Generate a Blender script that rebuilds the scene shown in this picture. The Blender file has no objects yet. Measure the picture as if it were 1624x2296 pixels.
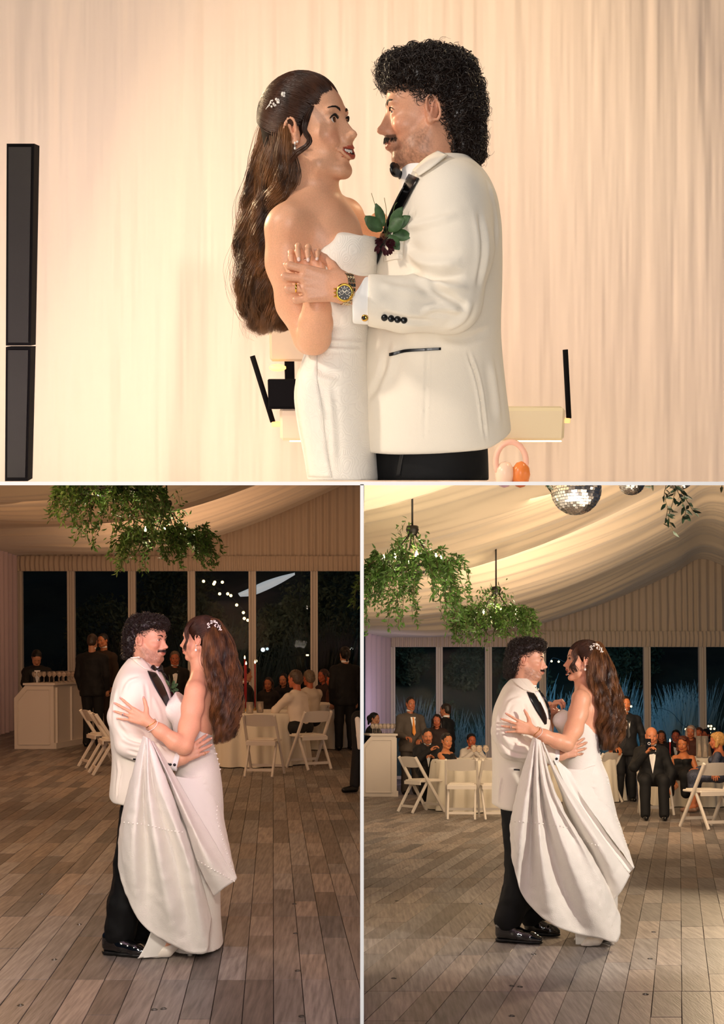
import bpy, math, random
import numpy as np
from mathutils import Vector, Matrix
from mathutils.bvhtree import BVHTree
C = bpy.context.scene.collection
PI = math.pi
rnd = random.Random(7)
F_PX = 2600.0; CX = 812.0; CY = 1541.0        # one long lens, level, shifted up
cam = bpy.data.cameras.new('camera'); camo = bpy.data.objects.new('camera', cam); C.objects.link(camo)
cam.sensor_fit = 'AUTO'; cam.sensor_width = 36.0; cam.lens = F_PX*36/2296; cam.shift_y = (CY-1148)/2296
cam.clip_start = 0.1; cam.clip_end = 200
CAMZ = 1.45
camo.location = (0, 0, CAMZ); camo.rotation_euler = (PI/2, 0, 0)
bpy.context.scene.camera = camo
vs = bpy.context.scene.view_settings
vs.view_transform = 'Standard'; vs.look = 'None'; vs.gamma = 1; vs.use_curve_mapping = False; vs.exposure = 0.0
w = bpy.data.worlds.new('night_sky'); bpy.context.scene.world = w; w.use_nodes = True
w.node_tree.nodes['Background'].inputs[0].default_value = (0.10, 0.16, 0.26, 1)
w.node_tree.nodes['Background'].inputs[1].default_value = 0.16

# three rooms of one cut-away building: an upper stage and two halls side by side below it.
# each room has its own frame (x right, y into the room, z up from its floor)
ROOM = {'T': (640.0, 1.35), 'L': (1470.0, 1.564), 'R': (1624.0, 1.27)}     # row of its eye level, eye height
def theta(s): return math.atan((CY-ROOM[s][0])/F_PX)
def W(s):
    if s == 'W': return Matrix.Identity(4)
    return Matrix.Translation((0, 0, CAMZ)) @ Matrix.Rotation(theta(s), 4, 'X') @ Matrix.Translation((0, 0, -ROOM[s][1]))
def P(s, px, py, d):
    """point of room s seen at picture point (px,py), d metres into the room"""
    th = theta(s); x = (px-CX)/F_PX; z = -(py-CY)/F_PX
    yl = math.cos(th)+math.sin(th)*z; zl = -math.sin(th)+math.cos(th)*z; t = d/yl
    return Vector((x*t, d, ROOM[s][1]+zl*t))
def FL(s, px, py, z=0.0):
    th = theta(s); x = (px-CX)/F_PX; zz = -(py-CY)/F_PX
    yl = math.cos(th)+math.sin(th)*zz; zl = -math.sin(th)+math.cos(th)*zz; t = (z-ROOM[s][1])/zl
    return Vector((x*t, yl*t, z))
TOPS = []      # (object, room)
CUR = ['L']
def top(o):
    TOPS.append((o, CUR[0])); return o
def lamp(kind, loc, energy, col, size=0.5, target=None, spot=60, blend=0.5, sizey=None, spread=None):
    l = bpy.data.lights.new('lamp', kind); l.energy = energy; l.color = col
    if kind == 'AREA':
        l.size = size
        if sizey: l.shape = 'RECTANGLE'; l.size_y = sizey
        if spread: l.spread = math.radians(spread)
    elif kind == 'SPOT': l.spot_size = math.radians(spot); l.spot_blend = blend; l.shadow_soft_size = size
    else: l.shadow_soft_size = size
    o = bpy.data.objects.new('lamp', l); C.objects.link(o); o.location = loc
    if target is not None: o.rotation_euler = (Vector(target)-Vector(loc)).to_track_quat('-Z', 'Y').to_euler()
    return top(o)

CUR[0] = 'W'; lamp('SPOT', (0, -.05, CAMZ+.05), 100, (1, .95, .90), .12, (0, 5, CAMZ+.1), 62, .3)      # added unseen fill at the camera, whitens the slab and wall edges
CUR[0] = 'T'      # upper stage: warm key from the left, soft front fill, amber wash and rosy uplight on the curtain
lamp('AREA', (-2.3, 2.0, 2.75), 47, (1, .86, .72), .22, (.1, 3.1, 1.35)); lamp('AREA', (-.3, .4, 2.0), 18, (1, .90, .82), .9, (0, 3.1, 1.5))
lamp('AREA', (1.9, 4.6, 2.9), 26, (1, .74, .42), .4, (.3, 3.1, 1.6)); lamp('AREA', (-1.9, 4.6, 2.2), 60, (1, .76, .46), .3, (-.2, 3.1, 1.4))
lamp('AREA', (.2, 3.4, 3.7), 21, (1, .86, .72), 2.5, (0, 5.6, 1.6)); lamp('AREA', (.5, 4.6, 3.4), 5, (1, .62, .25), .8, (.6, 5.6, 2.3))
lamp('AREA', (-.8, 4.3, .35), 20, (1, .55, .85), 2.0, (-.8, 5.6, 1.0)); lamp('AREA', (1.6, 4.3, .35), 12, (1, .50, .65), 1.0, (1.6, 5.6, 1.0))
CUR[0] = 'L'      # left hall: flash from the camera side, warm tent light
lamp('SPOT', (-.5, 2.5, 1.85), 230, (1, .90, .80), .16, (-1.0, 6.2, .95), 40, .6); lamp('AREA', (-2.4, 4.0, 2.1), 44, (1, .86, .70), .5, (-1.0, 6.2, .9))
lamp('AREA', (-3.6, 9.5, 2.9), 60, (1, .60, .30), .6, (-1.0, 6.2, 1.2))
lamp('AREA', (-4.2, 15, 3.0), 40, (1, .55, .28), 3, (-3.4, 17, 0)); lamp('AREA', (-4.2, 10, 2.6), 95, (1, .56, .28), 2, (-3.6, 15, 6)); lamp('AREA', (-2.5, 28, 3.0), 16, (.8, .8, .7), 4, (-3, 31, 1))
lamp('AREA', (-3.0, 20, 2.8), 50, (1, .60, .36), 3, (-3.0, 23, 6))
CUR[0] = 'R'      # right hall: harder flash from the right, rim light from behind, brighter tent
lamp('SPOT', (2.9, 4.6, 1.95), 300, (1, .91, .80), .07, (1.25, 6.9, .9), 60, .4); lamp('SPOT', (.7, 2.6, 1.6), 60, (1, .90, .80), .15, (1.25, 6.9, .9), 44, .6)
lamp('SPOT', (4.2, 11.5, 2.7), 700, (1, .74, .45), .08, (1.25, 6.9, .9), 50, .5)
lamp('AREA', (3.5, 13, 3.0), 110, (1, .70, .44), 3, (3.5, 17, 0)); lamp('AREA', (1.7, 10, 2.0), 130, (1, .80, .56), 2, (1.9, 14, 6)); lamp('AREA', (3.8, 10.5, 2.2), 55, (1, .74, .50), 2, (3.4, 15, 6)); lamp('AREA', (3.0, 17, 2.4), 110, (1, .74, .50), 3, (3, 22, 6))
lamp('AREA', (5, 28.5, 3.5), 110, (.15, .55, 1), 4, (5, 32, 0)); lamp('AREA', (.9, 24, 1.5), 12, (.7, .65, 1), 1, (.3, 26.5, 1.8))

# ---------------------------------------------------------------- helpers
def props(o, label=None, cat=None, group=None, kind=None):
    if label: o['label'] = label
    if cat: o['category'] = cat
    if group: o['group'] = group
    if kind: o['kind'] = kind
    return o
def thing(name, label, cat, loc=(0, 0, 0), group=None, rz=0):
    o = bpy.data.objects.new(name, None); o.empty_display_size = .1; C.objects.link(o); o.location = loc
    o.rotation_euler = (0, 0, rz); props(o, label, cat, group); return top(o)
def mk(name, V, Fa, mat, parent=None, smooth=True, cols=None, org=None, kind=None, label=None):
    """one mesh object; V in room coordinates, stored relative to its root's location"""
    V = np.asarray(V, dtype=np.float32).reshape(-1, 3)
    r = parent
    while r is not None and r.parent is not None: r = r.parent
    base = np.array(r.location if r is not None else (org if org is not None else (0, 0, 0)), dtype=np.float32)
    if r is not None and r.get('rel'): base = np.zeros(3, np.float32)
    me = bpy.data.meshes.new(name); V2 = V-base
    if isinstance(Fa, np.ndarray):
        n, k = Fa.shape
        me.vertices.add(len(V2)); me.vertices.foreach_set('co', V2.ravel())
        me.loops.add(n*k); me.loops.foreach_set('vertex_index', Fa.astype(np.int32).ravel())
        me.polygons.add(n); me.polygons.foreach_set('loop_start', np.arange(0, n*k, k, dtype=np.int32))
        me.update(calc_edges=True)
    else:
        me.from_pydata(V2.tolist(), [], Fa); me.update()
    me.polygons.foreach_set('use_smooth', np.full(len(me.polygons), smooth))
    if cols is not None:
        a = me.color_attributes.new('Col', 'FLOAT_COLOR', 'POINT')
        c = np.ones((len(V), 4), np.float32); c[:, :3] = cols; a.data.foreach_set('color', c.ravel())
    if mat is not None: me.materials.append(mat)
    o = bpy.data.objects.new(name, me); C.objects.link(o)
    if parent is not None: o.parent = parent
    else:
        o.location = base.tolist(); top(o)
    return props(o, label=label, kind=kind)
def lin(c):
    if isinstance(c, str):
        c = [int(c[i:i+2], 16)/255 for i in (0, 2, 4)]
        c = [x/12.92 if x <= .04045 else ((x+.055)/1.055)**2.4 for x in c]
    return tuple(c)[:3]+(1,)
MATS = {}
def mat(name, col='808080', rough=.6, metal=0, noise=0, nscale=20, col2=None, bump=0, bscale=60, emit=0, ecol=None, coat=0, sheen=0,
        trans=0, ior=1.45, attr=False, sss=0, stretch=None, spec=.5, bstretch=None, detail=4, aniso=0):
    if name in MATS: return MATS[name]
    m = bpy.data.materials.new(name); m.use_nodes = True; nt = m.node_tree; b = nt.nodes['Principled BSDF']; MATS[name] = m
    I = b.inputs; c = lin(col)
    I['Base Color'].default_value = c; I['Roughness'].default_value = rough; I['Metallic'].default_value = metal
    I['Coat Weight'].default_value = coat; I['Transmission Weight'].default_value = trans; I['IOR'].default_value = ior
    I['Sheen Weight'].default_value = sheen; I['Specular IOR Level'].default_value = spec; I['Anisotropic'].default_value = aniso
    if sss: I['Subsurface Weight'].default_value = sss; I['Subsurface Radius'].default_value = (1, .35, .2); I['Subsurface Scale'].default_value = .006
    if emit: I['Emission Color'].default_value = lin(ecol or col); I['Emission Strength'].default_value = emit
    tc = nt.nodes.new('ShaderNodeTexCoord'); L = nt.links.new
    def noi(scale, st, det=4):
        n = nt.nodes.new('ShaderNodeTexNoise'); n.inputs['Scale'].default_value = scale; n.inputs['Detail'].default_value = det
        mp = nt.nodes.new('ShaderNodeMapping'); mp.inputs['Scale'].default_value = st or (1, 1, 1)
        L(tc.outputs['Object'], mp.inputs[0]); L(mp.outputs[0], n.inputs['Vector']); return n
    src = None
    if attr:
        a = nt.nodes.new('ShaderNodeAttribute'); a.attribute_name = 'Col'; src = a.outputs['Color']
    if noise or col2:
        n = noi(nscale, stretch, detail); r = nt.nodes.new('ShaderNodeMapRange'); r.inputs[1].default_value = .3; r.inputs[2].default_value = .7
        L(n.outputs[0], r.inputs[0])
        mx = nt.nodes.new('ShaderNodeMix'); mx.data_type = 'RGBA'
        if attr:
            mx.blend_type = 'MULTIPLY'; mx.inputs[0].default_value = 1; L(src, mx.inputs[6])
            r.inputs[3].default_value = 1-noise; r.inputs[4].default_value = 1+noise*.5
            L(r.outputs[0], mx.inputs[7])
        else:
            L(r.outputs[0], mx.inputs[0]); c2 = lin(col2) if col2 else tuple(min(1, x*(1+noise)) for x in c[:3])+(1,)
            mx.inputs[6].default_value = c if col2 else tuple(x*(1-noise) for x in c[:3])+(1,); mx.inputs[7].default_value = c2
        src = mx.outputs[2]
    if src is not None: L(src, I['Base Color'])
    if bump:
        n2 = noi(bscale, bstretch or stretch, 5); bp = nt.nodes.new('ShaderNodeBump'); bp.inputs['Strength'].default_value = bump; bp.inputs['Distance'].default_value = .004
        L(n2.outputs[0], bp.inputs['Height']); L(bp.outputs[0], I['Normal'])
    return m
ORD = ['first', 'second', 'third', 'fourth', 'fifth', 'sixth', 'seventh', 'eighth', 'ninth', 'tenth', 'eleventh', 'twelfth', 'thirteenth', 'fourteenth']
# ---- basic shapes returned as (V, F) with quads
class MB:
    def __init__(s): s.V = []; s.F = []; s.n = 0
    def add(s, V, Fa):
        V = np.asarray(V, dtype=float).reshape(-1, 3)
        s.V.append(V); s.F += [tuple(int(i)+s.n for i in f) for f in Fa]; s.n += len(V); return s
    def box(s, lo, hi, M=None, bev=0):
        (x0, y0, z0), (x1, y1, z1) = lo, hi
        if bev:
            b = min(bev, (x1-x0)*.45, (y1-y0)*.45, (z1-z0)*.45); V = []; Fq = []
            for sx, x, X in ((0, x0, x0+b), (1, x1, x1-b)):
                for sy, y, Y in ((0, y0, y0+b), (1, y1, y1-b)):
                    for sz, z, Z in ((0, z0, z0+b), (1, z1, z1-b)): V += [(x, Y, Z), (X, y, Z), (X, Y, z)]
            i = lambda a, b_, c, k: (a*4+b_*2+c)*3+k
            Fq = [(i(0,0,0,0),i(0,0,1,0),i(0,1,1,0),i(0,1,0,0)), (i(1,0,0,0),i(1,1,0,0),i(1,1,1,0),i(1,0,1,0)),
                  (i(0,0,0,1),i(1,0,0,1),i(1,0,1,1),i(0,0,1,1)), (i(0,1,0,1),i(0,1,1,1),i(1,1,1,1),i(1,1,0,1)),
                  (i(0,0,0,2),i(0,1,0,2),i(1,1,0,2),i(1,0,0,2)), (i(0,0,1,2),i(1,0,1,2),i(1,1,1,2),i(0,1,1,2))]
            for a in (0, 1):
                for c in (0, 1):
                    for k0, k1, f in ((0, 1, lambda t: i(a, c, t, 0)), ):
                        q = (i(a,c,0,0), i(a,c,0,1), i(a,c,1,1), i(a,c,1,0)); Fq.append(q if a == c else q[::-1])
                    q = (i(a,0,c,0), i(a,1,c,0), i(a,1,c,2), i(a,0,c,2)); Fq.append(q if a == c else q[::-1])
                    q = (i(0,a,c,1), i(1,a,c,1), i(1,a,c,2), i(0,a,c,2)); Fq.append(q[::-1] if a == c else q)
                    for d in (0, 1):
                        t3 = (i(a,c,d,0), i(a,c,d,1), i(a,c,d,2)); Fq.append(t3 if (a+c+d) % 2 else t3[::-1])
        else:
            V = [(x, y, z) for x in (x0, x1) for y in (y0, y1) for z in (z0, z1)]
            Fq = [(0,1,3,2), (4,6,7,5), (0,4,5,1), (2,3,7,6), (0,2,6,4), (1,5,7,3)]
        V = np.array(V, float)
        if M is not None: M = np.array(M); V = V @ M[:3, :3].T + M[:3, 3]
        return s.add(V, Fq)
    def beam(s, a, b, w, t, up=(0, 0, 1), bev=0):
        """rectangular bar from a to b: w across, t along up"""
        a = Vector(a); b = Vector(b); d = (b-a); L = d.length; d.normalize(); u = Vector(up); x = d.cross(u)
        if x.length < 1e-4: x = d.cross(Vector((0, 1, 0)))
        x.normalize(); u = x.cross(d)
        M = Matrix(((x.x, d.x, u.x, a.x), (x.y, d.y, u.y, a.y), (x.z, d.z, u.z, a.z), (0, 0, 0, 1)))
        return s.box((-w/2, 0, -t/2), (w/2, L, t/2), M, bev)
    def tube(s, pts, rad, n=8, cap=True):
        V, Fq = tubes([np.array([tuple(p) for p in pts], float)], [rad], n, cap); return s.add(V, Fq)
    def lathe(s, prof, c=(0, 0, 0), n=16, ax=None):
        V = []; m = len(prof)
        for i in range(n):
            a = 2*PI*i/n
            for r, z in prof: V.append((r*math.cos(a), r*math.sin(a), z))
        V = np.array(V, float)
        if ax is not None: V = V @ np.array(Vector((0, 0, 1)).rotation_difference(Vector(ax)).to_matrix()).T
        return s.add(V+np.array(c, float), [(i*m+j, ((i+1) % n)*m+j, ((i+1) % n)*m+j+1, i*m+j+1) for i in range(n) for j in range(m-1)])
    def ball(s, c, r, n=10, sc=(1, 1, 1)):
        V = []; k = n//2
        for j in range(k+1):
            t = PI*j/k
            for i in range(n): V.append((c[0]+r*sc[0]*math.sin(t)*math.cos(2*PI*i/n), c[1]+r*sc[1]*math.sin(t)*math.sin(2*PI*i/n), c[2]+r*sc[2]*math.cos(t)))
        return s.add(V, [(j*n+i, (j+1)*n+i, (j+1)*n+(i+1) % n, j*n+(i+1) % n) for j in range(k) for i in range(n)])
    def prism(s, poly, a, b):
        """poly: list of Vector offsets (3-D) extruded from a to b (vectors added)"""
        n = len(poly); V = [Vector(p)+Vector(a) for p in poly]+[Vector(p)+Vector(b) for p in poly]
        return s.add([tuple(v) for v in V], [tuple(range(n))[::-1], tuple(range(n, 2*n))]+[(i, (i+1) % n, n+(i+1) % n, n+i) for i in range(n)])
    def build(s, name, m, parent=None, smooth=False, org=None, kind=None, label=None):
        V = np.concatenate(s.V); return mk(name, V, s.F, m, parent, smooth, org=org, kind=kind, label=label)
def tubes(lines, radii, n=4, cap=False):
    """many tapered tubes; each line (m,3), radius scalar or (m,)"""
    Vs = []; Fs = []; off = 0; ang = 2*PI*np.arange(n)/n; ca, sa = np.cos(ang), np.sin(ang)
    for L, r in zip(lines, radii):
        L = np.asarray(L, float); m = len(L); r = np.broadcast_to(np.asarray(r, float), (m,))
        T = np.gradient(L, axis=0); T /= np.linalg.norm(T, axis=1, keepdims=True)+1e-12
        U = np.zeros_like(T); ref = np.array((0., 0, 1)) if abs(T[0, 2]) < .9 else np.array((0., 1, 0))
        u = ref-T[0]*ref.dot(T[0]); u /= np.linalg.norm(u)
        for i in range(m):
            u = u-T[i]*u.dot(T[i]); u /= np.linalg.norm(u)+1e-12; U[i] = u
        B = np.cross(T, U)
        V = L[:, None]+r[:, None, None]*(ca[None, :, None]*U[:, None]+sa[None, :, None]*B[:, None])
        Vs.append(V.reshape(-1, 3)); i = np.arange(m-1)[:, None]*n; j = np.arange(n)[None]; j2 = (j+1) % n
        Fs.append(np.stack([off+i+j, off+i+j2, off+i+n+j2, off+i+n+j], -1).reshape(-1, 4))
        if cap: Fs.append(np.array([[off+k for k in (0, n//3, 2*n//3, 0)]])) if False else None
        off += m*n
    Fa = np.concatenate([f for f in Fs if f is not None])
    V = np.concatenate(Vs)
    if cap:
        Fl = [tuple(f) for f in Fa.tolist()]; off = 0
        for L in lines:
            m = len(L); Fl.append(tuple(off+k for k in range(n))[::-1]); Fl.append(tuple(off+(m-1)*n+k for k in range(n))); off += m*n
        return V, Fl
    return V, Fa
def tubes_fast(L, r, n=3):
    """L (N,m,3), r (m,) or (N,m): vectorised tubes"""
    N, m, _ = L.shape; r = np.broadcast_to(r, (N, m))
    T = np.gradient(L, axis=1); T /= np.linalg.norm(T, axis=2, keepdims=True)+1e-12
    u = np.zeros((N, 3)); u[:, 0] = .31; u[:, 1] = .9; u[:, 2] = .3; U = np.zeros_like(T)
    for i in range(m):
        u = u-T[:, i]*(u*T[:, i]).sum(1, keepdims=True); u /= np.linalg.norm(u, axis=1, keepdims=True)+1e-12; U[:, i] = u
    B = np.cross(T, U); a = 2*PI*np.arange(n)/n
    V = L[:, :, None]+r[:, :, None, None]*(np.cos(a)[None, None, :, None]*U[:, :, None]+np.sin(a)[None, None, :, None]*B[:, :, None])
    base = (np.arange(N)*m*n)[:, None, None]+(np.arange(m-1)*n)[None, :, None]; j = np.arange(n)[None, None]; j2 = (j+1) % n
    Fa = np.stack([base+j, base+j2, base+n+j2, base+n+j], -1).reshape(-1, 4)
    return V.reshape(-1, 3), Fa
def cr(pts, n):
    """Catmull-Rom through pts resampled to n points"""
    P0 = np.array([tuple(p) for p in pts], float)
    if len(P0) == 2: t = np.linspace(0, 1, n)[:, None]; return P0[0]*(1-t)+P0[1]*t
    d = np.r_[0, np.cumsum(np.linalg.norm(np.diff(P0[:, :3] if P0.shape[1] > 2 else P0, axis=0), axis=1)**.5+1e-9)]; d /= d[-1]
    t = np.linspace(0, 1, n); i = np.clip(np.searchsorted(d, t, side='right')-1, 0, len(P0)-2)
    m = np.gradient(P0, d, axis=0); h = (d[i+1]-d[i])[:, None]; u = ((t-d[i])[:, None])/h
    return (2*u**3-3*u**2+1)*P0[i]+(u**3-2*u**2+u)*h*m[i]+(-2*u**3+3*u**2)*P0[i+1]+(u**3-u**2)*h*m[i+1]
def loft(curves, nu, nv, closed=False):
    """surface through curves (each a list of 3-D points); nu across, nv along"""
    cs = np.array([cr(c, nv) for c in curves])                     # (k,nv,3)
    if closed: cs = np.concatenate([cs[-2:], cs, cs[:3]]) 
    out = np.zeros((nu, nv, 3))
    for j in range(nv):
        if closed:
            k = len(cs)-5; a = cr(cs[:, j], 40*(len(cs)-1)+1)
            out[:, j] = a[np.linspace(80, 80+40*k, nu+1)[:-1].astype(int)] if False else crc(cs[2:-3, j], nu)
        else: out[:, j] = cr(cs[:, j], nu)
    i, j = np.meshgrid(np.arange(nu if closed else nu-1), np.arange(nv-1), indexing='ij'); i2 = (i+1) % nu
    Fa = np.stack([i*nv+j, i2*nv+j, i2*nv+j+1, i*nv+j+1], -1).reshape(-1, 4)
    return out.reshape(-1, 3), Fa
def crc(P0, n):
    k = len(P0); t = np.arange(n)*k/n; i = t.astype(int) % k; u = (t-np.floor(t))[:, None]
    m = (np.roll(P0, -1, 0)-np.roll(P0, 1, 0))/2; i1 = (i+1) % k
    return (2*u**3-3*u**2+1)*P0[i]+(u**3-2*u**2+u)*m[i]+(-2*u**3+3*u**2)*P0[i1]+(u**3-u**2)*m[i1]
def solid(V, Fa, t):
    """give a quad sheet thickness t along its normals"""
    V = np.asarray(V); n = normals(V, Fa); k = len(V)
    e = np.concatenate([Fa[:, [0, 1]], Fa[:, [1, 2]], Fa[:, [2, 3]], Fa[:, [3, 0]]]); key = np.sort(e, 1); kk = key[:, 0].astype(np.int64)*k+key[:, 1]
    u, inv, c = np.unique(kk, return_inverse=True, return_counts=True); b = e[c[inv] == 1]
    S = np.stack([b[:, 1], b[:, 0], b[:, 0]+k, b[:, 1]+k], 1)
    return np.concatenate([V+n*t/2, V-n*t/2]), np.concatenate([Fa, Fa[:, ::-1]+k, S])
def normals(V, Fa):
    a, b, c = V[Fa[:, 0]], V[Fa[:, 1]], V[Fa[:, 2]]; d = V[Fa[:, 3]] if Fa.shape[1] > 3 else c
    fn = np.cross(c-a, d-b) if Fa.shape[1] > 3 else np.cross(b-a, c-a)
    n = np.zeros_like(V)
    for k in range(Fa.shape[1]):
        for ax in range(3): n[:, ax] += np.bincount(Fa[:, k], fn[:, ax], len(V))
    return n/(np.linalg.norm(n, axis=1, keepdims=True)+1e-12)
def vnoise(p, scale=1.0, seed=0):
    """cheap smooth value noise on (n,3) points, range -1..1"""
    q = np.asarray(p, float)*scale+seed*17.31; i = np.floor(q).astype(np.int64); f = q-i; f = f*f*(3-2*f); out = 0
    for dx in (0, 1):
        for dy in (0, 1):
            for dz in (0, 1):
                h = (i[:, 0]+dx)*374761393+(i[:, 1]+dy)*668265263+(i[:, 2]+dz)*2147483647; h = (h ^ (h >> 13))*1274126177; h = (h ^ (h >> 16)) & 0xffff
                out = out+(h/32767.5-1)*(f[:, 0] if dx else 1-f[:, 0])*(f[:, 1] if dy else 1-f[:, 1])*(f[:, 2] if dz else 1-f[:, 2])
    return out
# ---- signed-distance modelling: one continuous skin out of blended shapes
class SDF:
    def __init__(s, lo, hi, h):
        s.lo = np.array(lo, float); s.h = h; s.n = np.ceil((np.array(hi)-s.lo)/h).astype(int)+1
        s.D = np.full(s.n, .15, np.float32)
    def sub(s, lo, hi):
        a = np.clip(np.floor((np.array(lo)-s.lo)/s.h).astype(int), 0, s.n); b = np.clip(np.ceil((np.array(hi)-s.lo)/s.h).astype(int)+1, 0, s.n)
        sl = tuple(slice(i, j) for i, j in zip(a, b))
        g = [s.lo[k]+s.h*np.arange(a[k], b[k]) for k in range(3)]
        return sl, np.meshgrid(*g, indexing='ij', sparse=True)
    def mix(s, sl, d, k, op='+'):
        A = s.D[sl]; d = d.astype(np.float32)
        if A.size == 0: return s
        if op == '+':
            hh = np.maximum(k-np.abs(A-d), 0)/max(k, 1e-6); s.D[sl] = np.minimum(A, d)-hh*hh*k*.25
        else:
            d = -d; hh = np.maximum(k-np.abs(A-d), 0)/max(k, 1e-6); s.D[sl] = np.maximum(A, d)+hh*hh*k*.25
        return s
    def ball(s, c, r, k=.01, op='+'): return s.ell(c, (r, r, r), k, None, op)
    def ell(s, c, r, k=.01, R=None, op='+'):
        c = np.array(c, float); r = np.array(r, float); m = r.max()+k+2*s.h if R is not None else r+k+2*s.h
        sl, (X, Y, Z) = s.sub(c-m, c+m); X, Y, Z = X-c[0], Y-c[1], Z-c[2]
        if R is not None:
            R = np.array(R)[:3, :3]; X, Y, Z = R[0, 0]*X+R[1, 0]*Y+R[2, 0]*Z, R[0, 1]*X+R[1, 1]*Y+R[2, 1]*Z, R[0, 2]*X+R[1, 2]*Y+R[2, 2]*Z
        k0 = np.sqrt((X/r[0])**2+(Y/r[1])**2+(Z/r[2])**2); k1 = np.sqrt((X/r[0]**2)**2+(Y/r[1]**2)**2+(Z/r[2]**2)**2)+1e-9
        return s.mix(sl, k0*(k0-1)/k1, k, op)
    def cap(s, a, b, ra, rb=None, k=.01, op='+', flat=None):
        """tapered capsule; flat=(unit vec, factor) squashes it along that vector"""
        rb = ra if rb is None else rb; a = np.array(a, float); b = np.array(b, float); m = max(ra, rb)*(flat[2] if flat and len(flat) > 2 else 1)+k+2*s.h
        sl, (X, Y, Z) = s.sub(np.minimum(a, b)-m, np.maximum(a, b)+m); d = b-a; L2 = d.dot(d)+1e-12
        t = np.clip(((X-a[0])*d[0]+(Y-a[1])*d[1]+(Z-a[2])*d[2])/L2, 0, 1)
        x, y, z = X-a[0]-t*d[0], Y-a[1]-t*d[1], Z-a[2]-t*d[2]; q = x*x+y*y+z*z
        if flat: u = np.array(flat[0], float); u = u/np.linalg.norm(u); p = x*u[0]+y*u[1]+z*u[2]; q = q+p*p*(1/flat[1]**2-1)
        return s.mix(sl, (np.sqrt(q)-(ra+t*(rb-ra)))*(flat[1]**.5 if flat else 1), k, op)
    def chain(s, pts, rs, k=.01, op='+', flat=None):
        for i in range(len(pts)-1): s.cap(pts[i], pts[i+1], rs[i], rs[i+1], k, op, flat)
        return s
    def prof(s, secs, k=.02, op='+', p=2.3):
        """stacked sections (z, cx, rx, cy, ry), smooth between"""
        S = np.array(sorted(secs), float); zs = np.arange(S[0, 0], S[-1, 0]+s.h, s.h/1.0)
        pad = k+2*s.h; lo = (np.min(S[:, 1]-S[:, 2])-pad, np.min(S[:, 3]-S[:, 4])-pad, S[0, 0]-pad); hi = (np.max(S[:, 1]+S[:, 2])+pad, np.max(S[:, 3]+S[:, 4])+pad, S[-1, 0]+pad)
        sl, (X, Y, Z) = s.sub(lo, hi)
        z = np.clip(Z, S[0, 0], S[-1, 0]).ravel(); i = np.clip(np.searchsorted(S[:, 0], z, side='right')-1, 0, len(S)-2)
        m = np.gradient(S, S[:, 0], axis=0); h = (S[i+1, 0]-S[i, 0])[:, None]; u = ((z-S[i, 0])[:, None])/h
        I = (2*u**3-3*u**2+1)*S[i]+(u**3-2*u**2+u)*h*m[i]+(-2*u**3+3*u**2)*S[i+1]+(u**3-u**2)*h*m[i+1]
        cx, rx, cy, ry = (I[:, j][None, None] for j in (1, 2, 3, 4))
        q = (np.abs((X-cx)/rx)**p+np.abs((Y-cy)/ry)**p)**(1/p); d = (q-1)*np.minimum(rx, ry)*.95
        dz = np.maximum(S[0, 0]-Z, Z-S[-1, 0])
        d = np.where((d > 0) & (dz > 0), np.sqrt(np.maximum(d, 0)**2+np.maximum(dz, 0)**2), np.maximum(d, dz+0*d))
        return s.mix(sl, d, k, op)
    def plane(s, pt, n, k=.004):
        """keep the side the normal n points away from"""
        X, Y, Z = s.sub(s.lo-1, s.lo+s.n*s.h+1)[1]; n = np.array(n, float); n /= np.linalg.norm(n)
        d = (X-pt[0])*n[0]+(Y-pt[1])*n[1]+(Z-pt[2])*n[2]
        hh = np.maximum(k-np.abs(s.D-d), 0)/k; s.D = (np.maximum(s.D, d)+hh*hh*k*.25).astype(np.float32); return s
    def mesh(s):
        D = s.D; D[0] = D[-1] = .1; D[:, 0] = D[:, -1] = .1; D[:, :, 0] = D[:, :, -1] = .1
        S = D < 0; c = [slice(None, -1), slice(1, None)]
        cnt = np.zeros(tuple(np.array(D.shape)-1), np.int8)
        for a in (0, 1):
            for b in (0, 1):
                for e in (0, 1): cnt += S[c[a], c[b], c[e]]
        I = np.argwhere((cnt > 0) & (cnt < 8)); vid = np.full(cnt.shape, -1, np.int32); vid[I[:, 0], I[:, 1], I[:, 2]] = np.arange(len(I))
        acc = np.zeros((len(I), 3)); num = np.zeros(len(I))
        cor = {(a, b, e): D[I[:, 0]+a, I[:, 1]+b, I[:, 2]+e] for a in (0, 1) for b in (0, 1) for e in (0, 1)}
        for ax in range(3):
            for u in (0, 1):
                for v in (0, 1):
                    a = [0, 0, 0]; a[(ax+1) % 3] = u; a[(ax+2) % 3] = v; b = list(a); b[ax] = 1
                    da, db = cor[tuple(a)], cor[tuple(b)]; x = (da < 0) != (db < 0); t = np.where(x, da/np.where(x, da-db, 1), 0)
                    pt = np.tile(np.array(a, float), (len(I), 1)); pt[:, ax] += t; acc += pt*x[:, None]; num += x
        V = s.lo+s.h*(I+acc/num[:, None]); Fs = []
        for ax in range(3):
            sa = [slice(None)]*3; sb = [slice(None)]*3; sa[ax] = slice(None, -1); sb[ax] = slice(1, None)
            A = S[tuple(sa)]; B = S[tuple(sb)]; E = np.argwhere(A != B); inside = A[E[:, 0], E[:, 1], E[:, 2]]
            o1 = np.zeros(3, int); o1[(ax+1) % 3] = 1; o2 = np.zeros(3, int); o2[(ax+2) % 3] = 1
            q = [vid[tuple((E-w_).T)] for w_ in (0*o1, o1, o1+o2, o2)]; Q = np.stack(q, 1)
            Q[~inside] = Q[~inside][:, ::-1]; Fs.append(Q)
        Fa = np.concatenate(Fs)[:, ::-1]; Fa = Fa[:, ::-1]; return V, Fa
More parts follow.
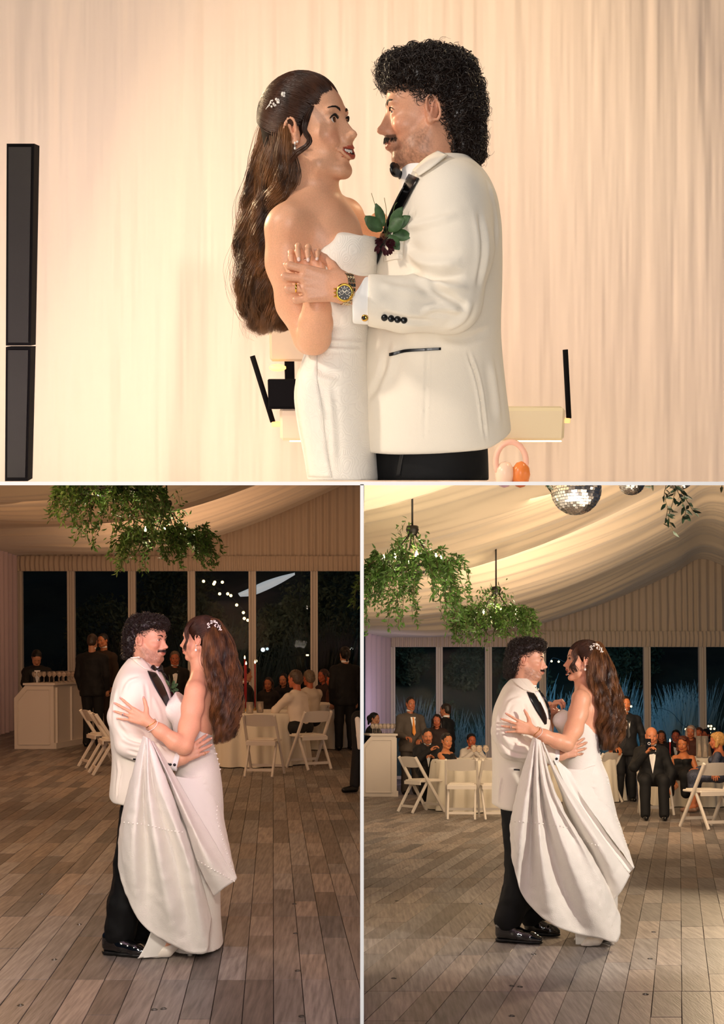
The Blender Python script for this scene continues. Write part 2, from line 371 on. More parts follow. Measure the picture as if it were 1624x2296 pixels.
def relax(V, Fa, it=1, f=.5):
    for _ in range(it):
        s = np.zeros_like(V); c = np.zeros(len(V))
        for k in range(4):
            a, b = Fa[:, k], Fa[:, (k+1) % 4]; c += np.bincount(a, minlength=len(V))
            for ax in range(3): s[:, ax] += np.bincount(a, V[b, ax], len(V))
        V = V*(1-f)+f*s/np.maximum(c, 1)[:, None]
    return V
def bvh(V, Fa): return BVHTree.FromPolygons([tuple(v) for v in V.tolist()], [tuple(f) for f in Fa.tolist()])
def ray(s, tree, px, py, off=0.0):
    """where the sight line through picture point (px,py) of room s meets a surface, lifted off by off"""
    o = Vector((0, 0, ROOM[s][1])); d = (P(s, px, py, 5)-o).normalized(); h = tree.ray_cast(o, d)
    if h[0] is None: return None
    n = h[1] if h[1].dot(d) < 0 else -h[1]
    return h[0]+n*off, n
def patch(s, tree, outline, off=.003, thick=.003, n=None, dflt=None):
    """cloth or trim laid on a surface: outline rows [(left px,py),(right px,py)] -> solid sheet following the surface"""
    L = cr([(a[0][0], a[0][1], 0) for a in outline], n or 14); R = cr([(a[1][0], a[1][1], 0) for a in outline], n or 14); m = 6
    V = []; last = None
    for a, b in zip(L, R):
        for j in range(m):
            q = a+(b-a)*j/(m-1); h = ray(s, tree, q[0], q[1], off)
            if h is None: h = (P(s, q[0], q[1], (last or dflt)),) if (last or dflt) else None
            if h is None: V.append(None); continue
            last = h[0].y; V.append(tuple(h[0]))
    g = [v for v in V if v]; 
    if not g: return None
    V = np.array([v or g[0] for v in V]); k = len(L)
    Fa = np.array([(i*m+j, i*m+j+1, (i+1)*m+j+1, (i+1)*m+j) for i in range(k-1) for j in range(m-1)])
    return solid(V, Fa, thick)
# ---------------------------------------------------------------- people
def frame(o, fwd, up, sc=1.0):
    f = Vector(fwd).normalized(); u = Vector(up); l = u.cross(f).normalized(); u = f.cross(l)
    M = np.eye(4); M[:3, 0] = np.array(f)*sc; M[:3, 1] = np.array(l)*sc; M[:3, 2] = np.array(u)*sc; M[:3, 3] = np.array(o); return M
def tp(M, p): p = np.asarray(p, float); return p @ M[:3, :3].T+M[:3, 3]
def inv(M, V): return (np.asarray(V)-M[:3, 3]) @ np.linalg.inv(M[:3, :3]).T
class HS:
    def __init__(s, S, M): s.S = S; s.M = M; s.sc = np.linalg.norm(M[:3, 0]); s.R = M[:3, :3]/s.sc
    def ell(s, c, r, k=.01, op='+', rot=None):
        R = s.R if rot is None else s.R @ np.array(Matrix.Rotation(math.radians(rot[1]), 3, rot[0])); s.S.ell(tp(s.M, c), np.array(r)*s.sc, k*s.sc, R, op)
    def cap(s, a, b, ra, rb=None, k=.01, op='+'): s.S.cap(tp(s.M, a), tp(s.M, b), ra*s.sc, (ra if rb is None else rb)*s.sc, k*s.sc, op)
def add_head(S, M, male=True, smile=.5, gape=0.0, fine=True, lid=.0042):
    h = HS(S, M)
    h.ell((-.010, 0, .034), (.098, .075, .084), .01)
    h.ell((.035, 0, .020), (.062, .062, .072), .02)
    h.ell((.030, 0, -.045), (.056, .058 if male else .053, .070), .025)
    h.ell((-.035, 0, -.035), (.055, .058, .055), .03)
    g = gape*.012
    cw = .016 if male else .011
    h.cap((.070, -cw, -.104-g), (.070, cw, -.104-g), .018 if male else .015, None, .02)
    for s in (-1, 1):
        h.cap((-.002, s*.060, -.050), (.030, s*(.050 if male else .045), -.088-g*.5), .015 if male else .012, None, .02)
        h.cap((.030, s*(.050 if male else .044), -.088-g*.5), (.066, s*cw, -.104-g), .015 if male else .013, None, .02)
        h.ell((.060, s*.040, -.034+.004*smile), (.026, .021, .020), .018)       # cheekbone
        h.ell((.022, s*.026, -.066), (.040, .026, .036), .02)
        if smile > .3: h.ell((.072, s*.034, -.048), (.016, .015, .014), .012)
        h.ell((.083, s*.028, .018 if male else .020), (.012, .024, .008), .012)
        h.ell((.101, s*.034, .001), (.0145, .0165, .0105), .012, '-')            # socket
    for s in (-1, 1):
        h.ell((.0745, s*.032, .0), (.0168, .0168, .0160), .005)                # lids around the eyeball
        if fine: h.ell((.093, s*.033, -.0010-(.0042-lid)*.6), (.0125, .0135, lid), .0015, '-')
    h.cap((.086, 0, .006), (.110, 0, -.036), .0085, .0090, .012)
    h.ell((.113, 0, -.039), (.0105, .0095, .0085) if not male else (.0115, .0105, .0095), .006)
    for s in (-1, 1):
        h.ell((.100, s*.0120, -.0425), (.0115, .0070, .0075), .008)
        if fine and not male: h.ell((.108, s*.0062, -.0508), (.0050, .0030, .0030), .003, '-')
    h.ell((.086, 0, -.034), (.016, .020, .020), .010); h.ell((.088, 0, -.068), (.018, .024, .020), .015)                          # muzzle
    zc = -.0715; cx = .084; w = .024+.009*smile; up = .004*smile
    n = 8
    for k in range(n):
        def q(t, lower):
            y = (t*2-1)*w; c = 1-(t*2-1)**2
            return (cx+.0158*c**.7+(0 if not lower else -.001), y, (zc+.0062*c+up*(1-c) if not lower else zc-.0062*c-g*2.0*c+up*(1-c)))
        for low in (0, 1):
            a, b = q(k/n, low), q((k+1)/n, low); ca = 1-(k/n*2-1)**2; cb = 1-((k+1)/n*2-1)**2
            h.cap(a, b, .0024+.0022*ca*(1.2 if low else 1), .0024+.0022*cb*(1.2 if low else 1), .005)
        if fine:
            a, b = q(k/n, 0), q((k+1)/n, 0); z0 = .006+g
            h.cap((a[0]+.004, a[1], zc+up*(1-(k/n*2-1)**2 == 0)-g), (b[0]+.004, b[1], zc-g+up*0), .0012+.8*g, None, .002, '-') if gape == 0 else None
    if gape >= .6: h.ell((.096, 0, zc-g*1.0+.001), (.024, (.0165+.003*smile)*.85, .0030+g*1.0), .002, '-')
    elif gape > 0:                                                             # a smile: the gap follows the lips and lifts at the corners
        for k in range(10):
            t = (k+.5)/10*2-1; h.ell((.094, t*w*.74, zc-g*.9*(1-t*t)+up*t*t*1.1+.0006), (.020, w*.13, .0016+(.0022+g*.55)*(1-t*t)), .0015, '-')
    for s in (-1, 1):                                                          # ears
        ro = ('Y', -14)
        h.ell((-.006, s*.074, -.006), (.0175, .0075, .030), .006, '+', ro)
        if fine:
            pts = []
            for a in np.linspace(-100, 215, 12):
                t = math.radians(a); pts.append((-.008-.0155*math.cos(t)*1.0+(.006*math.sin(t)), s*(.0825+.002*math.cos(t)), -.004+.027*math.sin(t)))
            h.ell((-.003, s*.084, -.005), (.0105, .007, .019), .003, '-', ro)
            for i in range(11): h.cap(pts[i], pts[i+1], .0034, None, .003)
            h.cap((-.008, s*.081, .010), (-.004, s*.081, -.016), .0032, None, .003)
            h.ell((.007, s*.079, -.010), (.004, .005, .006), .003)
            h.ell((-.001, s*.079, -.031), (.008, .0055, .008), .004)
def head_cols(V, M, skin, male=True, lips='9c4a3c', beard=None, smile=.5, gape=0, fade=None):
    q = inv(M, V); n = len(V); c = np.tile(np.array(lin(skin)[:3]), (n, 1))
    def blend(m, col): m = np.clip(m, 0, 1)[:, None]; c[:] = c*(1-m)+np.array(lin(col)[:3])*m
    x, y, z = q[:, 0], q[:, 1], q[:, 2]; inh = (np.abs(z) < .16) & (np.abs(x) < .16)
    sm = lambda v, a, b: np.clip((v-a)/(b-a), 0, 1)
    blend(.35*np.exp(-(((x-.07)/.03)**2+((np.abs(y)-.042)/.018)**2+((z+.035)/.018)**2)), 'c0553a')
    blend(.30*np.exp(-(((np.abs(y)-.078)/.012)**2+((x+.005)/.02)**2+((z+.005)/.03)**2)), 'b0432e')
    w = .024+.009*smile; up = .004*smile; t = np.clip(np.abs(y)/w, 0, 1); cc = 1-t*t
    zt = -.0715+.0112*cc+up*(1-cc)+.0005; zb = -.0715-.0112*cc+up*(1-cc)-gape*.024*cc
    lm = (z < zt) & (z > zb) & (np.abs(y) < w*.86) & (x > .0845+.003*cc)
    blend(lm*.9, lips)
    if gape: blend(((np.abs(z+.0715+gape*.012) < .004+gape*.011) & (x < .099+.003*cc) & (x > .07) & (np.abs(y) < .02))*1.0, '3a0f0c')
    if beard:
        j = sm(-z, .030, .055)*sm(x, -.012, .008)*(1-sm(-z, .124, .130)); j = np.maximum(j*(~lm), 0)
        cheek = sm((-z-.030)-(x-.01)*.55, -.004, .014); m = j*cheek
        must = ((z < -.052) & (z > -.0635) & (np.abs(y) < .031) & (x > .07))
        nz = .62+.38*vnoise(q, 420, 3)
        blend(inh*m*nz*.62, beard); blend(must*.8, beard)
        blend(inh*sm(z, .005, .03)*(1-sm(x, .015, .04))*sm(np.abs(y), .05, .06)*.5*nz, beard)
    if fade: blend(inh*sm(z, fade[0], fade[0]+.01)*(1-sm(x, fade[1]-.01, fade[1]))*.9, fade[2])
    return c
def eyes(root, M, iris='4a3020', lid=0.0, skin='c08a68'):
    m = mat('eye', 'ffffff', .08, attr=True, coat=.5)
    for s in (-1, 1):
        c = np.array((.0755, s*.032, .0)); V0 = MB().ball((0, 0, 0), .0146, 24); V = V0.V[0]; d = V/np.linalg.norm(V, axis=1, keepdims=True)
        g = np.array((1, -s*.0, -.05)); g /= np.linalg.norm(g); a = d @ g
        cols = np.tile(np.array((.86, .82, .78)), (len(V), 1)); cols[a > .82] = lin(iris)[:3]; cols[a > .97] = (.004, .004, .004)
        mk('eye', tp(M, V+c), V0.F, m, root, True, cols)
        for sg, nm in ((1, 'eyelid'), ) if lid else ():
            pass
def lash_and_brow(root, s_room, M, tree, col, male):
    """lashes, brows and moustache: short hairs standing on the face"""
    rr = random.Random(5); sc = np.linalg.norm(M[:3, 0]); m = mat('brow_'+col, col, .6)
    def put(name, L, r=(.0009, .0007, .0002)):
        if L: V, Fa = tubes_fast(np.array(L), np.array(r)*sc, 3); mk(name, V, Fa, m, root)
    def hit(o, d): return tree.ray_cast(Vector(o), Vector(d).normalized())
    for s in (-1, 1):
        L = []
        for k in range(110):
            t = rr.random(); y = s*(.014+.033*t); z = (.0165 if male else .0200)+.0065*math.sin(min(1, t*1.25)*PI*.62)+rr.uniform(-.0026, .0026)*(1.2-t)*(1.3 if male else 1)
            o = tp(M, (.14, y, z)); h = hit(o, tp(M, (0, y*.9, z-.002))-o)
            if h[0] is None: continue
            a = np.array(h[0])+np.array(h[1])*.0004; dirv = M[:3, :3] @ np.array((-.2-.5*t, s*1.0, .45-.75*t)); dirv /= np.linalg.norm(dirv)
            L.append([a, a+dirv*.0035+np.array(h[1])*.0012, a+dirv*.008+np.array(h[1])*.0006])
        put('eyebrow', L); L = []
        for k in range(26):
            t = k/25; y = s*(.019+.027*t); z = .0010+.0062*math.sin(t*PI)**.8
            o = tp(M, (.14, y, z)); h = hit(o, tp(M, (0, y, z))-o)
            if h[0] is None: continue
            a = np.array(h[0]); dirv = M[:3, :3] @ np.array((.8, s*(.1+.8*t), .5 if not male else -.1)); dirv /= np.linalg.norm(dirv)
            L.append([a-dirv*.0008, a+dirv*.003, a+dirv*(.0065 if not male else .004)+M[:3, 2]*.001])
        put('eyelashes', L, (.0011, .0009, .0002) if not male else (.0007, .0006, .0002))
    if male:
        L = []
        for k in range(260):
            t = rr.uniform(-1, 1); y = t*.030; z = -.0545-.0075*rr.random()-.004*abs(t)
            h = hit(tp(M, (.16, y, z)), M[:3, :3] @ np.array((-1, 0, 0)))
            if h[0] is None: continue
            a = np.array(h[0])+np.array(h[1])*.0003; dirv = M[:3, :3] @ np.array((.35, .9*t, -.9)); dirv /= np.linalg.norm(dirv)
            L.append([a, a+dirv*.004+np.array(h[1])*.0010, a+dirv*.008])
        put('moustache', L, (.0007, .0006, .0002))
def add_hand(S, wrist, fdir, back, thumb_side, sc=1.0, curl=((10, 15, 10),)*4, spread=(6, 1, -4, -9), thumb=(35, 10), r0=.0085, k=.004):
    """thumb_side +1/-1 : which side of the palm. returns tips, nail frames"""
    X = Vector(fdir).normalized(); Z = Vector(back); Y = Z.cross(X).normalized()*thumb_side; Z = X.cross(Y).normalized()*thumb_side
    o = Vector(wrist); g = lambda x, y, z: o+(X*x+Y*y+Z*z)*sc; tips = []
    kn = [(.088, .031), (.092, .011), (.087, -.010), (.078, -.029)]; ln = [(.040, .025, .021), (.045, .029, .022), (.041, .027, .021), (.032, .020, .018)]
    rr = [1.0, 1.02, .97, .85]
    for i, (x, y) in enumerate(kn):
        S.cap(g(0, y*.55, 0), g(x, y, .003), .0145*sc, .0115*sc, .010*sc)
    for i, (x, y) in enumerate(kn):
        a = math.radians(spread[i]); d = X*math.cos(a)+Y*math.sin(a); up = Z; p = g(x, y, .002); r = r0*rr[i]*sc; ang = 0
        for j in range(3):
            ang += math.radians(curl[i % len(curl)][j]); dd = d*math.cos(ang)-up*math.sin(ang); q = p+dd*ln[i][j]*sc
            S.cap(p, q, r*(1-.05*j), r*(.93-.07*j), k*sc); p = q
        tips.append((p, dd.copy(), (d*math.sin(ang)+up*math.cos(ang)), r))
    a, b = math.radians(thumb[0]), math.radians(thumb[1]); t0 = g(.014, .024, -.006); d = (X*math.cos(a)+Y*math.sin(a)-Z*math.sin(b)).normalized()
    p1 = t0+d*.040*sc; d2 = (d+X*.35).normalized(); p2 = p1+d2*.032*sc; d3 = (d2+X*.12).normalized(); p3 = p2+d3*.024*sc
    S.cap(t0, p1, .0165*sc, .0120*sc, .012*sc); S.cap(p1, p2, .0108*sc, .0098*sc, k*sc); S.cap(p2, p3, .0096*sc, .0078*sc, k*sc)
    tips.append((p3, d3, (Z+Y*.6).normalized(), .009*sc)); return tips
def nails(root, tips, col='e8c4b4'):
    b = MB()
    for p, d, up, r in tips:
        d = Vector(d).normalized(); x = d.cross(Vector(up)).normalized(); u = x.cross(d)
        M = Matrix(((d.x, x.x, u.x, p.x), (d.y, x.y, u.y, p.y), (d.z, x.z, u.z, p.z), (0, 0, 0, 1)))
        B = MB().ball((0, 0, 0), 1, 8); V = B.V[0]*np.array((r*.85, r*.62, r*.28))+np.array((r*.30, 0, r*.68))
        b.add(np.array([tuple(M @ Vector(v)) for v in V]), B.F)
    b.build('fingernails', mat('nail_'+col, col, .22, coat=.5), root, True)
def curls(name, root, V, Fa, N, m, seed=1, cr_=(.005, .009), turns=(1.0, 2.2), ln=(.018, .035), tr=.0011, down=.5, lift=.004, n=4, seg=16, back=(0, 0, 0)):
    """ringlets growing all over a hair mass"""
    rs = np.random.RandomState(seed); nn = normals(V, Fa); i = rs.choice(len(V), N, replace=len(V) < N); p = V[i]; nv = nn[i]
    t = np.cross(nv, rs.normal(size=(N, 3))); t /= np.linalg.norm(t, axis=1, keepdims=True)
    ax = t*.9+nv*rs.uniform(-.15, .35, (N, 1))+np.array((0, 0, -down))+np.array(back); ax /= np.linalg.norm(ax, axis=1, keepdims=True)
    u = nv-ax*(ax*nv).sum(1, keepdims=True); u /= np.linalg.norm(u, axis=1, keepdims=True)+1e-9; b = np.cross(ax, u)
    R = rs.uniform(*cr_, (N, 1)); T = rs.uniform(*turns, (N, 1))*2*PI; ph = rs.uniform(0, 2*PI, (N, 1)); Ln = rs.uniform(*ln, (N, 1))
    s = np.linspace(0, 1, seg)[None]; rad = R*(1-.35*s); a = ph+T*s
    L = p[:, None]+nv[:, None]*lift+ax[:, None]*((s-.3)*Ln)[..., None]+u[:, None]*(rad*np.cos(a))[..., None]+b[:, None]*(rad*np.sin(a))[..., None]
    V2, F2 = tubes_fast(L, np.linspace(1, .35, seg)[None]*tr*rs.uniform(.7, 1.3, (N, 1)), n)
    return mk(name, V2, F2, m, root)
def strands(name, root, guides, N, m, seed=1, jit=.012, wav=.006, freq=5, tr=.0009, n=3, seg=40, fly=.0):
    """long hair: guides are 3-D polylines laid side by side; strands run between neighbours"""
    rs = np.random.RandomState(seed); G = np.array([cr(g, seg) for g in guides]); k = len(G)
    f = rs.uniform(0, k-1.001, N); i = f.astype(int); u = (f-i)[:, None, None]; L = G[i]*(1-u)+G[np.minimum(i+1, k-1)]*u
    s = np.linspace(0, 1, seg)[None]; lock = np.round(f*5)+rs.randint(0, 3, N)*50; pl = (np.sin(lock*12.9898)*43758.5) % 1*2*PI
    T = np.gradient(L, axis=1); T /= np.linalg.norm(T, axis=2, keepdims=True)+1e-9; S1 = np.cross(T, np.array((0, 1., 0))); S1 /= np.linalg.norm(S1, axis=2, keepdims=True)+1e-9; S2 = np.cross(T, S1)
    jl = np.sin(lock*78.233)*43758.5 % 1*2-1; j2 = np.sin(lock*39.42)*24634.6 % 1*2-1
    amp = (wav*np.clip(s*1.6-.15, 0, 1)); fr = freq*(.8+.4*((pl/2/PI)[:, None])); ph = pl[:, None]+rs.uniform(-.45, .45, (N, 1))
    a = 2*PI*fr*s+ph; pinch = 1-.55*np.clip(s, 0, 1)**1.5
    e = jit*np.clip(s*3+.15, 0, 1)
    o1 = (jl[:, None]*e+rs.normal(size=(N, 1))*e*.28*pinch)+amp*np.cos(a)+fly*rs.normal(size=(N, 1))*s**2
    o2 = (j2[:, None]*e+rs.normal(size=(N, 1))*e*.28*pinch)+amp*np.sin(a)+fly*rs.normal(size=(N, 1))*s**2
    L = L+S1*o1[..., None]+S2*o2[..., None]
    V2, F2 = tubes_fast(L, (tr*np.clip(1.15-s**4, .1, 1))*rs.uniform(.6, 1.3, (N, 1)), n)
    col = None
    return mk(name, V2, F2, m, root)
CAPM = lambda: mat('scalp_hair', '1c0f09', .85, spec=.1)
HAIR_M = lambda: mat('groom_hair', '1c120d', .38, noise=.5, nscale=60, spec=.5)
def teeth(root, M, gape):
    if gape <= 0: return
    b = MB(); g = gape*.012
    for s, z in ((1, -.0700+.0005), (-1, -.0745-2.0*g)):
        if s < 0 and gape < .6: continue
        for k in range(8):
            t = (k-3.5)/4.0; y = t*(.019 if gape >= .6 else .024); x = .0875+.0085*(1-t*t)**.6; b.ball((x, y, z), 1, 8, (.0028, .0026, .0042))
    V = tp(M, np.concatenate(b.V)); mk('teeth', V, b.F, mat('tooth', 'f4ece0', .2), root)
def creases(s, V, Fa, strokes, n=12):
    """cloth folds: ridges (+) and furrows (-) along picture-drawn strokes laid on the cloth"""
    t = bvh(V, Fa); N = normals(V, Fa); D = np.zeros(len(V))
    for st in strokes:
        amp, wd, pts = st; L = []
        for q in cr([(a, b, 0) for a, b in pts], n):
            h = ray(s, t, q[0], q[1])
            if h: L.append(tuple(h[0]))
        if len(L) < 2: continue
        L = np.array(L); best = np.full(len(V), 9.)
        lo = L.min(0)-3*wd; hi = L.max(0)+3*wd; m = np.all((V > lo) & (V < hi), axis=1); Q = V[m]
        if not len(Q): continue
        bd = np.full(len(Q), 9.); bt = np.zeros(len(Q))
        for i in range(len(L)-1):
            d = L[i+1]-L[i]; u = np.clip(((Q-L[i]) @ d)/(d @ d+1e-12), 0, 1); r = np.linalg.norm(Q-L[i]-u[:, None]*d, axis=1)
            w_ = r < bd; bd[w_] = r[w_]; bt[w_] = (i+u[w_])/(len(L)-1)
        env = np.clip(np.sin(np.clip(bt, .02, .98)*PI)*1.6, 0, 1); D[m] += amp*env*(np.exp(-(bd/wd)**2)-.45*np.exp(-((bd-1.6*wd)/wd)**2))
    return V+N*D[:, None]
def secs(s, rows, d):
    """silhouette rows (py, left px, right px, centre depth offset, half depth) -> stacked sections"""
    out = []
    for py, xl, xr, dy, ry in rows:
        a = P(s, xl, py, d+dy); b = P(s, xr, py, d+dy); out.append((a.z, (a.x+b.x)/2, (b.x-a.x)/2, d+dy, ry))
    return out
def boxof(s, x0, y0, x1, y1, d0, d1, pad=.03):
    pts = [P(s, x, y, d) for x in (x0, x1) for y in (y0, y1) for d in (d0, d1)]
    return [min(p[k] for p in pts)-pad for k in range(3)], [max(p[k] for p in pts)+pad for k in range(3)]
def combed(name, root, M, N, m, seed=3, cen=(-.016, 0, .038), r=(.106, .084, .092), knot=(-.085, .0, .075), tr=.0009, lift=.002, side=None):
    """hair combed back from the hairline to a knot at the crown"""
    rs = np.random.RandomState(seed); cen = np.array(cen); r = np.array(r); a = rs.uniform(-1, 1, N)
    # hairline start directions : across the brow, down to the ears
    t = np.abs(a); sg = np.sign(a)
    st = np.stack([.100-.020*t-.095*np.clip((t-.45)/.55, 0, 1)**1.3, sg*(.012+.085*np.clip(t/.6, 0, 1)), .070-.008*t-.070*np.clip((t-.42)/.58, 0, 1)**1.2], 1)
    lo_ = rs.rand(N)*(t > .3); st[:, 2] -= lo_*.030; st[:, 0] -= lo_*.018; st = st+rs.normal(size=(N, 3))*.003; kd = (np.array(knot)-cen)/r; kd = kd/np.linalg.norm(kd)
    d0 = (st-cen)/r; d0 /= np.linalg.norm(d0, axis=1, keepdims=True); f = rs.uniform(0, .35, (N, 1)); 
    k2 = kd+rs.normal(size=(N, 3))*.07; k2 /= np.linalg.norm(k2, axis=1, keepdims=True)
    u = np.linspace(0, 1, 20)[None, :, None]; L = d0[:, None]*(1-u)+k2[:, None]*u; L /= np.linalg.norm(L, axis=2, keepdims=True)
    L[..., 1] += 0; L = cen+L*r*(1+.03*np.sin(u*PI)+rs.uniform(-.012, .02, (N, 1, 1)))
    L = tp(M, L.reshape(-1, 3)).reshape(L.shape); V, Fa = tubes_fast(L, tr*rs.uniform(.7, 1.4, (N, 1)), 3); return mk(name, V, Fa, m, root)
def hair_cap(M, h=.004, lo=(-.16, -.11, -.1), hi=(.12, .11, .15), r=(.104, .082, .090)):
    S = SDF(np.array((-.15, -.11, -.12)), np.array((.13, .11, .15)), h); I = HS(S, np.eye(4)); I.ell((-.016, 0, .038), r, .01)
    I.ell((-.050, 0, -.02), (.070, .074, .075), .02); I.ell((.122, 0, -.014), (.062, .074, .088), .008, '-'); I.ell((.068, 0, -.103), (.105, .13, .105), .01, '-')
    V, Fa = S.mesh(); return tp(M, V), Fa
# ---------------------------------------------------------------- materials
SKIN = lambda: mat('skin', 'ffffff', .42, attr=True, sss=.12, bump=.06, bscale=700, noise=.10, nscale=350, spec=.45)
SUITW = lambda: mat('ivory_wool', 'efe6d6', .75, sheen=.15, bump=.15, bscale=500)
BLACKW = lambda: mat('black_wool', '0b0b0c', .7, bump=.1, bscale=500, spec=.3)
SATIN = lambda: mat('black_satin', '08080a', .32, spec=.6)
SHIRT = lambda: mat('white_shirt_cotton', 'f3f1ee', .7)
LACE = lambda: lace_mat()
CREPE = lambda: mat('plain_ivory_crepe', 'f1ece3', .65, bump=.08, bscale=200)
BHAIR = lambda: mat('brunette_hair', '24130b', .36, col2='4a2a17', nscale=30, stretch=(1, 1, .25), spec=.55)
WAVES = lambda: mat('balayage_waves', '2a160c', .36, col2='8a5a32', nscale=26, stretch=(1, 1, .35), spec=.6)
GHAIR = lambda: mat('black_brown_hair', '20150f', .36, noise=.45, nscale=70, spec=.55)
GOLD = lambda: mat('gold', 'd9a74a', .2, metal=1)
PEARL = lambda: mat('pearl', 'f4ede4', .18, coat=.6)

def lace_mat():
    """ivory cloth embossed with curling floral outlines"""
    if 'embossed_ivory_lace' in MATS: return MATS['embossed_ivory_lace']
    m = mat('embossed_ivory_lace', 'ece6dc', .62, sheen=.2); nt = m.node_tree; L = nt.links.new; N = nt.nodes.new; tc = N('ShaderNodeTexCoord')
    wv = N('ShaderNodeTexNoise'); wv.inputs['Scale'].default_value = 9; wv.inputs['Detail'].default_value = 2; L(tc.outputs['Object'], wv.inputs['Vector'])
    ad = N('ShaderNodeVectorMath'); ad.operation = 'MULTIPLY_ADD'; L(wv.outputs['Color'], ad.inputs[0]); ad.inputs[1].default_value = (.10, .10, .10); L(tc.outputs['Object'], ad.inputs[2])
    vo = N('ShaderNodeTexVoronoi'); vo.inputs['Scale'].default_value = 22; L(ad.outputs[0], vo.inputs['Vector'])
    sn = N('ShaderNodeMath'); sn.operation = 'MULTIPLY'; sn.inputs[1].default_value = 26; L(vo.outputs['Distance'], sn.inputs[0]); s2 = N('ShaderNodeMath'); s2.operation = 'SINE'; L(sn.outputs[0], s2.inputs[0])
    ab = N('ShaderNodeMath'); ab.operation = 'POWER'; a2 = N('ShaderNodeMath'); a2.operation = 'ABSOLUTE'; L(s2.outputs[0], a2.inputs[0]); L(a2.outputs[0], ab.inputs[0]); ab.inputs[1].default_value = .35
    bp = N('ShaderNodeBump'); bp.inputs['Strength'].default_value = .40; bp.inputs['Distance'].default_value = .0022; L(ab.outputs[0], bp.inputs['Height']); L(bp.outputs[0], nt.nodes['Principled BSDF'].inputs['Normal']); return m
# ================================================================ the cut-away building: slab under the stage, wall between the halls
CUR[0] = 'W'
WP = mat('white_plaster', 'ffffff', .85)
def W0(x, y, z): return (x, y, z+CAMZ)
def sl(py, y): return -(py-CY)/F_PX*y
t0, t1 = .0027, .0135   # slab and wall thickness
y0, y1 = 2.25, 9.0
V = [W0(x, y, sl(1084, y)+dz) for x in (-3.6, 3.6) for y in (y0, y1) for dz in (-4*y0/F_PX, 4*y0/F_PX)]
b = MB(); b.add(V, [(0,1,3,2), (4,6,7,5), (0,4,5,1), (2,3,7,6), (0,2,6,4), (1,5,7,3)]); o = b.build('floor_slab', WP, None); props(o, kind='structure')
y0, y1 = 2.25, 31.0; h = 4*y0/F_PX
V = [W0(sx*h, y, sl(r, y)) for sx in (-1, 1) for y in (y0, y1) for r in (2560, 1086)]
b = MB(); b.add(V, [(0,1,3,2), (4,6,7,5), (0,4,5,1), (2,3,7,6), (0,2,6,4), (1,5,7,3)]); o = b.build('wall_partition', WP, None); props(o, kind='structure')
